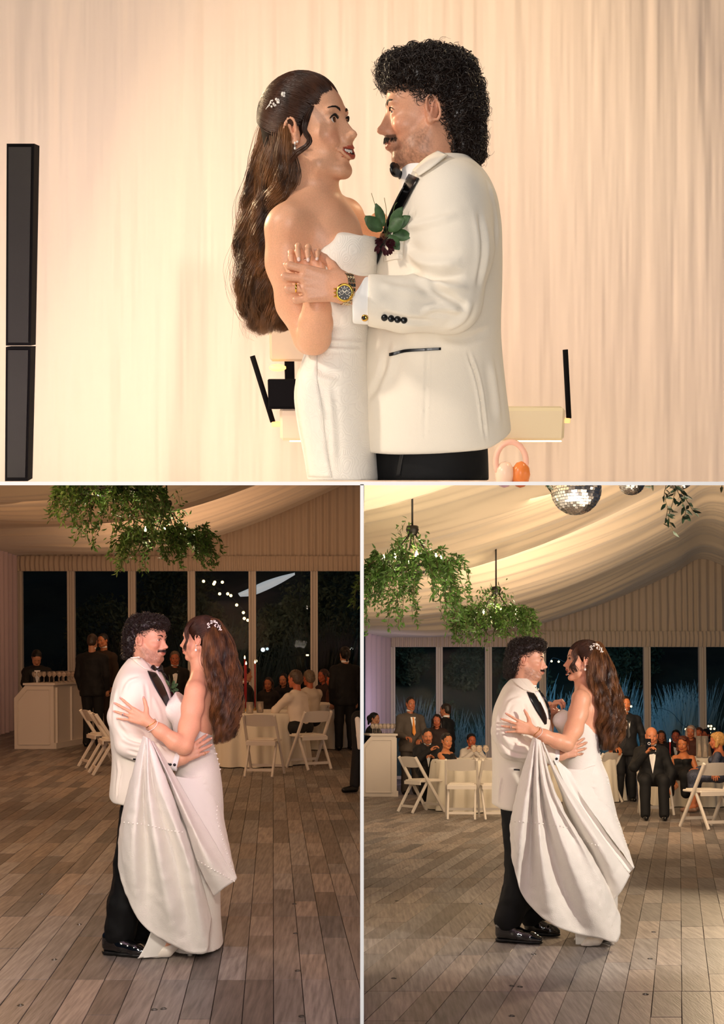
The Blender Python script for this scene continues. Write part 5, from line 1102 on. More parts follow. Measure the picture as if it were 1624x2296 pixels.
# boutonniere pinned to the lapel
def leaf_mb(b, base, dirv, nrm, L, wd, bend=.2):
    d = Vector(dirv).normalized(); n_ = Vector(nrm); x = d.cross(n_).normalized(); n_ = x.cross(d); k = 5; V = []
    for i in range(k+1):
        t = i/k; w_ = wd*math.sin(PI*min(1, t*.93+.05))**.8; c = Vector(base)+d*L*t+n_*(bend*L*t*t)
        V += [c-x*w_/2+n_*w_*.12, c-n_*w_*.05, c+x*w_/2+n_*w_*.12]
    b.add([tuple(v) for v in V], [(i*3+j, i*3+j+1, i*3+j+4, i*3+j+3) for i in range(k) for j in (0, 1)])
def boutonniere(root_pt, scale, seed, parent):
    rr = random.Random(seed); p = Vector(root_pt)
    g = thing('boutonniere', 'boutonniere of green leaves and wine-red flower on the lapel in the upper picture', 'boutonniere', p)
    for dx, dz, L, wd in ((-.020, .012, .034, .026), (.012, .008, .032, .024), (.030, .018, .034, .022), (.034, -.006, .030, .022), (.010, -.012, .03, .022), (-.012, .03, .036, .018), (-.03, .02, .03, .02), (.02, .03, .034, .02)):
        b = MB(); leaf_mb(b, p+Vector((dx*.45, -.012, dz*.45)), (dx, -.004, dz), (rr.uniform(-.3, .3), -1, .2), L*scale*1.2, wd*scale, .15); V = np.concatenate(b.V); V, F2 = solid(V, np.array(b.F), .0006)
        mk('leaf', V, F2, mat('eucalyptus_leaf', '3d5a34', .5, noise=.3, nscale=80), g)
    b = MB(); L = []
    for k in range(60):
        a = rr.uniform(0, 2*PI); r = rr.random()**.5*.016; o = p+Vector((r*math.cos(a)-.004, -.016-rr.random()*.008, -.026+r*.9*math.sin(a)))
        leaf_mb(b, o, (math.cos(a)*.7, -.3, math.sin(a)*.6-.6), (0, -1, .3), .016, .007, .3)
    b.build('flower', mat('wine_petals', '3a0d16', .6), g, True)
    for k in range(3): MB().tube([p+Vector((0, -.01, -.01)), p+Vector((-.02+.02*k, -.018, .04+.01*k)), p+Vector((-.035+.03*k, -.02, .085-.01*k))], .0007, 5).build('stem', mat('stem_green', '5c6b3c', .6), g, True)
    return g
boutonniere(T(866, 522, -.17), 1.25, 4, None)
# -- bride
def bride_T():
    D0 = 3.06
    def B(x, y, d=0.0): return P('T', x, y, D0+d)
    root = thing('person', 'bride with pearl earring smiling up at the groom, close up before the pale curtain', 'person', B(760, 1075))
    M = frame(B(693, 293, 0), (.86, -.42, .20), (-.16, .05, 1), .99)
    lo, hi = boxof('T', 590, 190, 860, 800, 2.78, 3.24, .02); hi[1] = 3.37; S = SDF(lo, hi, .0034)
    add_head(S, M, False, 1.2, .30, True, .0046)
    S.chain([tp(M, (-.028, 0, -.055)), B(702, 400, .0), B(706, 465, .02)], [.050, .048, .056], .03)
    S.ell(B(716, 520, .02), (.100, .125, .085), .05); S.ell(B(722, 590, .02), (.105, .12, .12), .04); S.cap(B(706, 440, .02), B(650, 497, -.10), .030, .040, .04); S.cap(B(712, 445, .03), B(775, 478, .13), .030, .036, .04)
    S.cap(B(722, 478, -.06), B(655, 490, -.12), .010, .010, .02); S.cap(B(735, 476, .0), B(778, 470, .10), .010, .010, .02)
    S.ell(B(755, 560, -.03), (.055, .060, .050), .04)
    S.chain([B(641, 515, -.085), B(643, 590, -.08), B(660, 680, -.085), B(694, 757, -.12)], [.052, .047, .041, .037], .025)
    S.cap(B(694, 757, -.12), B(705, 757, -.15), .037, .040, .015); S.chain([B(705, 757, -.15), B(708, 725, -.175), B(711, 695, -.19), B(712, 662, -.20)], [.040, .041, .034, .0265], .006)
    S.chain([B(782, 497, .150), B(812, 525, .21), B(848, 552, .265)], [.042, .036, .033], .03); S.chain([B(848, 552, .262), B(850, 500, .278)], [.033, .028], .02)
    tips = add_hand(S, B(712, 668, -.195), (-.24, .0, .97), (.1, 1, .15), -1, .93, ((38, 78, 38), (34, 82, 36), (34, 82, 36), (30, 74, 36)), (4, 1, -3, -8), (30, -25), r0=.0080)
    V, Fa = S.mesh(); V = relax(V, Fa, 1, .25); cols = head_cols(V, M, 'e0a987', False, 'a83a2a', None, 1.2, .30)
    mk('body', V, Fa, SKIN(), root, True, cols); eyes(root, M, '4a2c18'); tr = bvh(V, Fa); lash_and_brow(root, 'T', M, tr, '120a07', False); teeth(root, M, .30); nails(root, tips, 'f0cdbf')
    p, d, u, r = tips[2]; rg = add = None
    MB().lathe([(.0088, -.001), (.0096, 0), (.0088, .001)], B(690, 577, -.23), 18, (-.4, -.3, .8)).ball(B(690, 573, -.24), .0045, 8).build('engagement_ring', mat('silver', 'eeeeee', .1, metal=1), root, True)
    # hair
    HM = BHAIR(); V, Fa = hair_cap(M); hr = mk('hair', V, Fa, CAPM(), root)
    combed('combed_hair', hr, M, 2600, HM, 4, tr=.0009)
    def G(*pts): return [B(*q) for q in pts]
    gl = [G((622, 222, .02), (600, 280, .03), (585, 380, .04), (560, 480, .05), (552, 590, .06), (565, 690, .06), (582, 728, .06)),
          G((628, 215, .05), (612, 290, .06), (590, 400, .08), (572, 500, .09), (560, 600, .09), (580, 700, .09), (600, 735, .08)),
          G((632, 215, .0), (618, 300, -.02), (605, 400, .0), (588, 500, .02), (580, 600, .03), (598, 700, .03), (618, 732, .03)),
          G((638, 218, -.03), (632, 310, -.055), (624, 400, -.04), (605, 480, .0), (596, 600, .02), (615, 690, .02), (640, 735, .02)),
          G((642, 222, -.04), (645, 320, -.065), (646, 400, -.05), (618, 480, .01), (606, 580, .03), (622, 680, .04), (650, 738, .04)),
          G((640, 225, -.02), (658, 330, -.045), (658, 405, -.03), (630, 470, .04), (612, 560, .06), (620, 660, .06), (655, 725, .05))]
    strands('long_waves', hr, gl, 5200, WAVES(), 5, .020, .015, 5.0, .00065, 3, 44, .005)
    strands('long_waves', hr, [[p+Vector((.004, .05, 0)) for p in g] for g in gl], 2200, WAVES(), 6, .022, .015, 5, .0009, 3, 40, .005)
    strands('flyaway_hair', hr, gl[:3], 220, WAVES(), 9, .030, .012, 4, .0004, 3, 40, .02)
    strands('face_tendril', hr, [G((712, 226, -.06), (696, 250, -.088), (688, 268, -.10), (683, 290, -.103), (693, 312, -.105), (690, 325, -.10), (668, 340, -.095), (655, 352, -.085)), G((706, 228, -.06), (692, 255, -.09), (686, 275, -.10), (684, 296, -.103), (696, 316, -.105), (684, 332, -.10), (665, 345, -.09), (650, 366, -.08))], 160, HM, 7, .004, .001, 2, .0008, 3, 30)
    # hair ornament
    b = MB(); rr = random.Random(3)
    for cx_, cy_, n_, r_ in ((636, 213, 10, .0042), (622, 226, 7, .003), (610, 229, 6, .0028), (614, 236, 4, .0024), (604, 240, 3, .002)):
        for k in range(n_): b.ball(B(cx_+rr.uniform(-5, 5), cy_+rr.uniform(-4, 4), -.055-.012*rr.random()), r_*rr.uniform(.6, 1.1), 8)
    b.tube([B(640, 222, -.06), B(625, 232, -.055), B(605, 232, -.05), B(596, 245, -.04)], .0008, 5); b.build('hair_ornament', PEARL(), hr, True)
    e = tp(M, (.001, -.087, -.034)); b = MB().ball(e, .0030, 8).ball(np.array(e)+(.006, -.002, .002), .0026, 8); b.tube([e, np.array(e)+(0, 0, -.012)], .0006, 5).ball(np.array(e)+(0, 0, -.012), .003, 8); b.ball(np.array(e)+(0, -.001, -.026), .0065, 14, (1, 1, 1.15)); b.build('pearl_earring', PEARL(), root, True)
    # dress
    Dr = SDF(*boxof('T', 640, 520, 860, 1079, 2.84, 3.28, .02), .0048)
    Dr.prof(secs('T', [(532, 728, 846, -.01, .112), (570, 722, 848, -.01, .125), (610, 712, 846, .0, .13), (680, 708, 838, .0, .125), (745, 698, 828, .0, .122), (800, 680, 826, .0, .145), (870, 661, 832, .0, .165), (950, 668, 838, .0, .165), (1020, 682, 846, .0, .16), (1079, 691, 852, .0, .155)], D0), .01)
    Dr.ell(B(762, 575, -.075), (.052, .055, .050), .03); Dr.ell(B(795, 575, .06), (.052, .055, .050), .03)
    Dr.ell(B(716, 530, .0), (.050, .2, .032), .01, None, '-'); stage_cut(Dr)
    V, Fa = Dr.mesh(); V = relax(V, Fa, 2, .5)
    V = creases('T', V, Fa, [(.004, .005, [(700, 762), (760, 766), (815, 768)]), (-.004, .004, [(700, 772), (760, 775), (815, 777)]), (.003, .004, [(700, 782), (760, 784), (815, 786)]), (.006, .01, [(700, 830), (720, 850), (760, 855)]), (-.005, .008, [(690, 900), (715, 940), (720, 1000)]), (.004, .008, [(735, 850), (745, 950), (750, 1060)])])
    dr = mk('wedding_dress', V, Fa, LACE(), root); t = bvh(V, Fa)
    r_ = patch('T', t, [((692, 788), (712, 796)), ((668, 840), (712, 850)), ((664, 900), (722, 905)), ((674, 960), (728, 965)), ((684, 1010), (735, 1015)), ((692, 1068), (745, 1070))], .002, .0015, 40, 2.95)
    if r_: mk('lace_panel', r_[0], r_[1], LACE(), dr)
bride_T()
# ================================================================ the couple dancing, once in each hall
def dancing_groom(s, K):
    CUR[0] = s; D0 = K['d']; G = lambda x, y, d=0.0: P(s, x, y, D0+d); sc = K['sc']
    root = thing('person', K['glabel'], 'person', (G(*K['ghead']).x, D0, 0)); M = frame(G(*K['ghead']), K['gf'], (0, 0, 1), .98)
    pts = [G(*p) for p in K['garm']]; hd = [G(*p) for p in K['ghand']]
    allp = pts+hd+[G(K['ghead'][0], K['ghead'][1])]; lo = np.min([tuple(p) for p in allp], 0)-.24; hi = np.max([tuple(p) for p in allp], 0)+.24; S = SDF(lo, hi, .0045)
    add_head(S, M, True, K['gsm'], 0, True, .0024); nk = G(*K['gneck']); S.chain([tp(M, (-.028, 0, -.06)), nk, nk-Vector((.01, 0, .06))], [.060, .064, .06], .03); S.ell(nk-Vector((.02, 0, .10)), (.07, .14, .05), .04)
    dv = (hd[1]-hd[0]).normalized(); S.cap(hd[0]-dv*.09, hd[0], .034, .029, .01); tips = add_hand(S, hd[0], dv, (.1, -1, .05), K.get('gts', 1), 1.0, ((12, 22, 12), (14, 26, 14), (16, 28, 16), (18, 30, 16)), (7, 2, -5, -11), (30, 40), r0=.0098)
    S.chain([nk-Vector((.02, 0, .08))]+pts+[hd[0]], [.05, .05, .045, .04]+[.036]*(len(pts)-2), .01)
    if K.get('gfar'): a, b = G(*K['gfar'][0]), G(*K['gfar'][1]); S.chain([nk-Vector((0, -.10, .10)), a, b], [.04, .034, .028], .01); add_hand(S, b, (b-a).normalized()+Vector((.1, 0, .1)), (-.6, .3, .2), -1, .95, ((50, 70, 40),)*4, (6, 1, -4, -9), (40, 30), r0=.0095)
    V, Fa = S.mesh(); V = relax(V, Fa, 1, .3); cols = head_cols(V, M, 'd9a284', True, 'a8604c', '2a1c14', K['gsm']); mk('body', V, Fa, SKIN(), root, True, cols); eyes(root, M, '3a2418'); tr = bvh(V, Fa); lash_and_brow(root, s, M, tr, '1a100b', True); nails(root, tips, 'dfb3a0')
    rg = tips[3][0]-tips[3][1]*.045; MB().lathe([(.0098, -.002), (.0110, 0), (.0098, .002)], rg, 16, tips[3][1]).build('wedding_ring', GOLD(), root, True)
    H = SDF((-.19, -.13, -.19), (.15, .13, .17), .007); I = HS(H, np.eye(4))
    I.ell((-.005, 0, .078), (.100, .084, .052), .02); I.ell((.060, 0, .088), (.042, .066, .032), .02); I.ell((-.072, 0, .0), (.060, .082, .088), .02); I.ell((-.085, 0, -.070), (.048, .072, .050), .02); I.ell((-.030, 0, .058), (.090, .084, .062), .02)
    q = np.stack(np.meshgrid(*[H.lo[k]+H.h*np.arange(H.n[k]) for k in range(3)], indexing='ij'), -1).reshape(-1, 3); H.D += (.009*vnoise(q, 45, 2)+.004*vnoise(q, 100, 5)).reshape(H.D.shape).astype(np.float32)
    HV, HF = H.mesh(); HV = tp(M, HV); hm = mk('hair', HV, HF, GHAIR(), root); curls('curls', hm, HV, HF, 1700, GHAIR(), 3, (.007, .013), (1.0, 2.0), (.018, .042), .0014, .45, .004, 3, 14)
    # jacket
    ss = secs(s, K['gjack'], D0); bx = [G(*p) for p in K['garm']]; lo = (min(a[1]-a[2] for a in ss)-.06, D0-.42, min(a[0] for a in ss)-.05); hi = (max(max(a[1]+a[2] for a in ss), max(b.x for b in bx))+.08, D0+.32, max(a[0] for a in ss)+.06)
    J = SDF(lo, hi, .0062); J.prof(ss, .02); J.plane(G(*K['ghem'][0]), K['ghem'][1], .01); J.plane(G(*K['ghem2'][0]), K['ghem2'][1], .006)
    J.chain(bx[:3], [.088, .080, .068], .035); J.chain(bx[2:], [.068, .060, .056][:len(bx)-2], .02); dv = (bx[-1]-bx[-2]).normalized(); J.plane(bx[-1]+dv*.0, dv+Vector((0, 0, -.15)), .004) if False else None
    V, Fa = J.mesh(); V = relax(V, Fa, 2, .5); V = creases(s, V, Fa, [(a*.8, w_, [K['q'](*p) for p in pp]) for a, w_, pp in
        [(.010, .013, [(262, 1600), (285, 1632), (330, 1650)]), (-.009, .011, [(262, 1625), (290, 1655), (335, 1668)]), (.009, .011, [(270, 1655), (300, 1668), (345, 1672)]), (-.008, .010, [(280, 1680), (315, 1690), (360, 1688)]), (.008, .011, [(340, 1640), (355, 1670), (372, 1690)]),
         (.007, .011, [(285, 1700), (330, 1708), (380, 1708)]), (.008, .012, [(275, 1560), (290, 1530), (318, 1520)]), (-.008, .010, [(325, 1530), (330, 1575), (325, 1620)]), (.007, .012, [(262, 1540), (256, 1580), (256, 1630)]), (-.006, .010, [(300, 1590), (320, 1610), (330, 1635)]),
         (.006, .012, [(262, 1700), (266, 1735), (262, 1775)]), (-.012, .005, [(272, 1720), (266, 1755), (262, 1790)]), (.006, .012, [(340, 1560), (355, 1590), (365, 1620)])]])
    jk = mk('jacket', V, Fa, SUITW(), root); jt = bvh(V, Fa); qq = K['q']
    for nm, ol, of, mt_ in (('shirt_front', [((350, 1503), (358, 1502)), ((362, 1530), (371, 1528)), ((372, 1555), (380, 1552)), ((378, 1575), (384, 1572))], .001, SHIRT()), ('lapel', [((330, 1505), (347, 1509)), ((339, 1527), (359, 1525)), ((353, 1553), (371, 1550)), ((366, 1574), (378, 1570)), ((374, 1588), (378, 1586))], .004, SATIN()),
                            ('far_lapel', [((359, 1502), (364, 1501)), ((372, 1527), (380, 1526)), ((382, 1553), (389, 1552)), ((385, 1575), (389, 1574))], .003, SATIN()), ('jacket_collar', [((292, 1474), (312, 1472)), ((305, 1487), (328, 1487)), ((322, 1500), (340, 1505))], .005, SUITW()),
                            ('pocket_trim', [((299, 1700), (299, 1703.5)), ((306, 1700.5), (306, 1704)), ((313, 1701), (313, 1704.5))], .002, SATIN())):
        r_ = patch(s, jt, [(qq(*a), qq(*b)) for a, b in ol], of, .003, 18, D0-.15)
        if r_: mk(nm, r_[0], r_[1], mt_, jk)
    # collar, bow, cuff
    c0 = nk; A = SDF(np.array(c0)-.16, np.array(c0)+.12, .0045); A.cap(nk+Vector((-.004, 0, -.055)), nk+Vector((.006, 0, .012)), .072, .066, .01); A.plane(nk+Vector((0, 0, .012)), (-.42, 0, 1), .004); A.plane(nk+Vector((0, 0, -.075)), (0, 0, -1), .004); V, Fa = A.mesh(); mk('shirt_collar', V, Fa, SHIRT(), root)
    c = G(*K['gbow']); bt = SDF(np.array(c)-.09, np.array(c)+.09, .0036)
    for sg in (-1, 1): bt.cap(c+Vector((0, sg*.004, 0)), c+Vector((-.012 if sg < 0 else .012, sg*.048, .004)), .008, .024, .004, '+', ((1, sg*.5, 0), .4, 1.5))
    bt.ball(c+Vector((.008, 0, 0)), .011, .003); V, Fa = bt.mesh(); mk('bow_tie', V, Fa, SATIN(), root)
    dv = (bx[-1]-bx[-2]).normalized(); cu = MB().lathe([(.036, -.02), (.050, -.02), (.051, .018), (.047, .020), (.044, .018), (.040, -.01)], bx[-1]+dv*.030, 24, dv); cu.build('shirt_cuff', SHIRT(), root, True)
    MB().lathe([(0, .003), (.006, .003), (.008, 0)], bx[-1]+dv*.035+Vector((0, -.049, -.014)), 12, (0, -1, -.2)).build('cufflink', SATIN(), root, True)
    for k in range(3):
        h = ray(s, jt, *qq(372+5*k, 1713+.6*k), .0005) 
        if h: MB().lathe([(0, .004), (.006, .0035), (.008, 0)], h[0], 12, h[1]).build('cuff_button', SATIN(), jk, True)
    # trousers
    L = K['gleg']; a = [G(*p) for p in L[0]]; b = [G(*p) for p in L[1]]; al = a+b; lo = np.min([tuple(p) for p in al], 0)-.16; hi = np.max([tuple(p) for p in al], 0)+.16; lo[2] = max(.02, lo[2]); Q = SDF(lo, hi, .0075); Q.chain(a, [.098, .100, .088, .083], .03); Q.chain(b, [.098, .098, .086, .080], .03); V, Fa = Q.mesh(); n_ = normals(V, Fa)
    V = relax(V, Fa, 1, .5); V = V+n_*(.007*vnoise(V*np.array((1, 1, .35)), 16, 3)+.004*vnoise(V, 30, 5))[:, None]; mk('trousers', V, Fa, BLACKW(), root)
    for (hx, hy, hd_), (tx, ty, td) in K['gshoe']:
        A = G(hx, hy, hd_); B = G(tx, ty, td); A.z = B.z = 0; u = (B-A).normalized(); sd = Vector((-u.y, u.x, 0)); Ls = (B-A).length; R_ = SDF(np.minimum(A, B)-np.array((.08, .08, .01)), np.maximum(A, B)+np.array((.08, .08, .15)), .0045); at_ = lambda t, z, q=0: A+u*Ls*t+sd*q+Vector((0, 0, z))
        R_.chain([at_(.13, .050), at_(.45, .050), at_(.75, .036), at_(.93, .027)], [.038, .042, .036, .022], .02); R_.cap(at_(.14, .09), at_(.30, .085), .040, .040, .02); R_.plane((0, 0, .014), (0, 0, -1), .002); V, Fa = R_.mesh(); sh = mk('shoe', V, Fa, mat('patent_leather', '070708', .06, coat=1, spec=.9), root)
        Z_ = SDF(np.minimum(A, B)-np.array((.08, .08, .01)), np.maximum(A, B)+np.array((.08, .08, .06)), .004); Z_.chain([at_(.135, .016), at_(.45, .016), at_(.75, .014), at_(.935, .012)], [.038, .040, .037, .022], .01, '+', ((0, 0, 1), .45)); Z_.cap(at_(.13, .010), at_(.20, .010), .036, .036, .005); Z_.plane((0, 0, .003), (0, 0, -1), .002); Z_.plane((0, 0, .022), (0, 0, 1), .002); V, Fa = Z_.mesh(); mk('sole', V, Fa, mat('sole_black', '0e0d0d', .5), sh)
    return jt
def fan(s, K, root, name, curves, nu, nv, m, th=.004, wob=.004, seed=1):
    D0 = K['d']; cs = [[tuple(P(s, x, y, D0+d)) for x, y, d in c] for c in curves]; V, Fa = loft(cs, nu, nv); n_ = normals(V, Fa); t = np.tile(np.linspace(0, 1, nv), nu); V = V+n_*((wob*vnoise(V*np.array((1, 1, .4)), 14, seed)+wob*.6*vnoise(V, 32, seed+3))*np.clip(t*3, 0, 1))[:, None]
    V[:, 2] = np.maximum(V[:, 2], .012); V2, F2 = solid(V, Fa, th); o = mk(name, V2, F2, m, root); return o, bvh(V2, F2)
def pearls(s, parent, tree, pts, n, r=.0042, dflt=None, lift=.002):
    m = PEARL(); L = cr([(a, b, 0) for a, b in pts], n); me = None
    for k, q in enumerate(L):
        h = ray(s, tree, q[0], q[1], lift); c = h[0] if h else P(s, q[0], q[1], dflt)
        if me is None:
            o = MB().ball((0, 0, 0), r, 8).build('button', m, parent, True) if False else None
            me = bpy.data.meshes.new('button'); bb = MB().ball((0, 0, 0), r, 8); me.from_pydata(bb.V[0].tolist(), [], bb.F); me.polygons.foreach_set('use_smooth', [True]*len(me.polygons)); me.materials.append(m)
        rt = parent
        while rt.parent: rt = rt.parent
        o = bpy.data.objects.new('button', me); C.objects.link(o); o.parent = parent; o.location = Vector(c)-Vector(rt.location)
def dancing_bride(s, K):
    CUR[0] = s; D0 = K['d']; B = lambda x, y, d=0.0: P(s, x, y, D0+d)
    root = thing('person', K['blabel'], 'person', (B(*K['bhead']).x, D0, 0)); M = frame(B(*K['bhead']), K['bf'], K.get('bup', (0, 0, 1)), .95)
    arm = [B(*p) for p in K['barm']]; tor = [B(*p) for p in K['btor']]
    allp = arm+tor+[B(*K['bhead']), B(*K['bhandtip'])]; lo = np.min([tuple(p) for p in allp], 0)-.17; hi = np.max([tuple(p) for p in allp], 0)+.17; S = SDF(lo, hi, .0045)
    add_head(S, M, False, K['bsm'], K['bg'], True, .0034); nk = B(*K['bneck']); S.chain([tp(M, (-.028, 0, -.055)), nk, tor[0]], [.048, .045, .055], .03)
    S.ell(tor[0], (.075, .125, .06), .04); S.ell(tor[1], (.085, .13, .10), .05); S.ell(tor[2], (.085, .12, .12), .05); S.cap(nk-Vector((0, 0, .02)), arm[0]+Vector((0, .03, .02)), .028, .042, .04)
    S.chain(arm[:4], [.054, .053, .050, .044], .03); S.chain(arm[3:], [.043, .042, .036, .0265][:len(arm)-3], .02); far = tor[0]+Vector((.0, .16, -.02)); S.cap(far, far+Vector((-.06, .02, -.20)), .048, .042, .03)
    if K.get('bfar'): S.chain([far+Vector((-.06, .02, -.20)), B(*K['bfar'][0]), B(*K['bfar'][1])], [.042, .036, .027], .02); a, b = B(*K['bfar'][0]), B(*K['bfar'][1]); add_hand(S, b, (b-a).normalized()+Vector((-.3, 0, .5)), (.6, .2, .3), 1, .9, ((55, 60, 40),)*4, (6, 1, -4, -9), (40, 20), r0=.0082)
    dv = (B(*K['bhandtip'])-arm[-1]).normalized(); tips = add_hand(S, arm[-1], dv, (-.05, -1, .05), -1, .96, ((2, 6, 6), (4, 8, 8), (4, 10, 8), (6, 12, 8)), (16, 4, -8, -18), (68, 10), r0=.0082)
    V, Fa = S.mesh(); V = relax(V, Fa, 1, .3); cols = head_cols(V, M, 'e2a684', False, 'a83a2a', None, K['bsm'], K['bg']); mk('body', V, Fa, SKIN(), root, True, cols); eyes(root, M, '4a2c18'); tr = bvh(V, Fa); lash_and_brow(root, s, M, tr, '120a07', False); teeth(root, M, K['bg']); nails(root, tips, 'e8a898')
    rg = tips[2][0]-tips[2][1]*.050; MB().lathe([(.0085, -.0015), (.0098, 0), (.0085, .0015)], rg, 16, tips[2][1]).ball(np.array(rg)+(0, -.011, 0), .005, 8).build('engagement_ring', mat('silver', 'eeeeee', .1, metal=1), root, True)
    wv = (arm[-1]-arm[-2]).normalized()
    for k, off in enumerate((.030, .048)):
        c = arm[-1]-wv*off; b = MB(); e1 = wv.cross(Vector((0, 1, 0))).normalized(); e2 = wv.cross(e1); b.tube([c+e1*math.cos(a)*(.034+.004*k)+e2*math.sin(a)*(.033+.004*k)+wv*.008*math.sin(a*2+k) for a in np.linspace(0, 2*PI, 25)], .0016, 6); b.build('bracelet', (GOLD(), PEARL())[k], root, True)
    # hair
    HM = BHAIR(); V, Fa = hair_cap(M); hr = mk('hair', V, Fa, CAPM(), root); combed('combed_hair', hr, M, 1300, HM, 4, tr=.0012)
    gl = [[B(*p) for p in g] for g in K['bhair']]
    strands('long_waves', hr, gl, 2600, WAVES(), 5, .017, .016, 4.0, .0011, 3, 40, .004); strands('long_waves', hr, [[p+Vector((.0, .07, 0)) for p in g] for g in gl], 1000, WAVES(), 6, .02, .016, 4.5, .0015, 3, 34, .005); strands('flyaway_hair', hr, gl, 120, WAVES(), 9, .03, .012, 4, .0005, 3, 34, .02)
    strands('face_tendril', hr, [[B(*p) for p in g] for g in K['btend']], 130, HM, 7, .004, .003, 2, .0010, 3, 26)
    b = MB(); rr = random.Random(3)
    for ox, oy in ((-13, 4), (-6, -1), (0, -4), (6, 2), (11, 8), (14, 16), (2, 6), (-12, 12)):
        for k in range(5): b.ball(B(K['born'][0]+ox*K['sc']/422+rr.uniform(-3, 3), K['born'][1]+oy*K['sc']/422+rr.uniform(-3, 3), K['born'][2]+.003*rr.random()), .0040*rr.uniform(.6, 1.1), 6)
    b.tube([B(K['born'][0]+ox, K['born'][1]+oy, K['born'][2]) for ox, oy in ((-12, 6), (-5, 0), (3, -3), (10, 5), (13, 14))], .001, 5); b.build('hair_ornament', PEARL(), hr, True)
    e = tp(M, (.001, .087, -.034)); b = MB().ball(e, .0034, 8); b.tube([e, np.array(e)+(0, 0, -.012)], .0008, 5).ball(np.array(e)+(0, 0, -.012), .003, 8); b.ball(np.array(e)+(0, -.001, -.026), .0070, 12, (1, 1, 1.15)); b.build('pearl_earring', PEARL(), root, True)
    # dress
    ss = secs(s, K['bdress'], D0); lo = (min(a[1]-a[2] for a in ss)-.06, D0-.3, max(.012, min(a[0] for a in ss)-.05)); hi = (max(a[1]+a[2] for a in ss)+.06, D0+.3, max(a[0] for a in ss)+.08); Dr = SDF(lo, hi, .0062); Dr.prof(ss, .02)
    for sg in (-1, 1): Dr.ell(B(K['bbust'][0], K['bbust'][1], sg*.065), (.062, .060, .055), .03)
    p1, p2 = B(*K['bcut'][0]), B(*K['bcut'][1]); dd = p2-p1; Dr.plane(p1, Vector((-dd.z, 0, dd.x)), .004)
    V, Fa = Dr.mesh(); V = relax(V, Fa, 2, .5); V = creases(s, V, Fa, [(.006, .010, c) for c in K.get('bcr', [])]); dr = mk('wedding_dress', V, Fa, LACE(), root); dt = bvh(V, Fa)
    tr_ = []
    for i, (nm, cv, nu, nv, w_) in enumerate(K['train']):
        o, t = fan(s, K, root, nm, cv, nu, nv, LACE() if nm == 'train' else CREPE(), .004, w_, i+1); tr_.append((o, t))
    for ti, pts, n in K['pearls']:
        o, t = (dr, dt) if ti < 0 else tr_[ti]; pearls(s, o, t, pts, n, .0048, D0-.1)
    # pumps
    for (tx, ty, td), (hx, hy, hd_) in K['pump']:
        A = B(hx, hy, hd_); T_ = B(tx, ty, td); A.z = 0; T_.z = 0; u = (T_-A).normalized(); Ls = (T_-A).length; at_ = lambda t, z: A+u*Ls*t+Vector((0, 0, z)); Q = SDF(np.minimum(A, T_)-np.array((.05, .05, .0)), np.maximum(A, T_)+np.array((.05, .05, .14)), .0036)
        Q.chain([at_(.02, .095), at_(.22, .085), at_(.55, .032), at_(.80, .020), at_(1.0, .012)], [.026, .027, .034, .026, .008], .012); Q.chain([at_(.06, .125), at_(.30, .105), at_(.55, .060)], [.022, .026, .018], .01, '-'); Q.plane((0, 0, .003), (0, 0, -1), .002); V, Fa = Q.mesh(); sh = mk('pump', V, Fa, mat('ivory_satin_shoe', 'efe4d6', .28, sheen=.3), root)
        MB().lathe([(0, .0), (.013, 0), (.008, .03), (.010, .06), (.020, .085), (0, .09)], at_(-.02, .002), 14).build('heel', mat('ivory_satin_shoe'), sh, True)
        F_ = SDF(np.minimum(A, T_)-np.array((.05, .05, .0)), np.maximum(A, T_)+np.array((.05, .05, .2)), .0045); F_.chain([at_(.12, .20), at_(.12, .13), at_(.35, .085), at_(.62, .042)], [.034, .028, .026, .020], .02); V, Fa = F_.mesh(); c = np.tile(np.array(lin('e0a080')[:3]), (len(V), 1)); mk('foot', V, Fa, SKIN(), root, True, c)
    return root
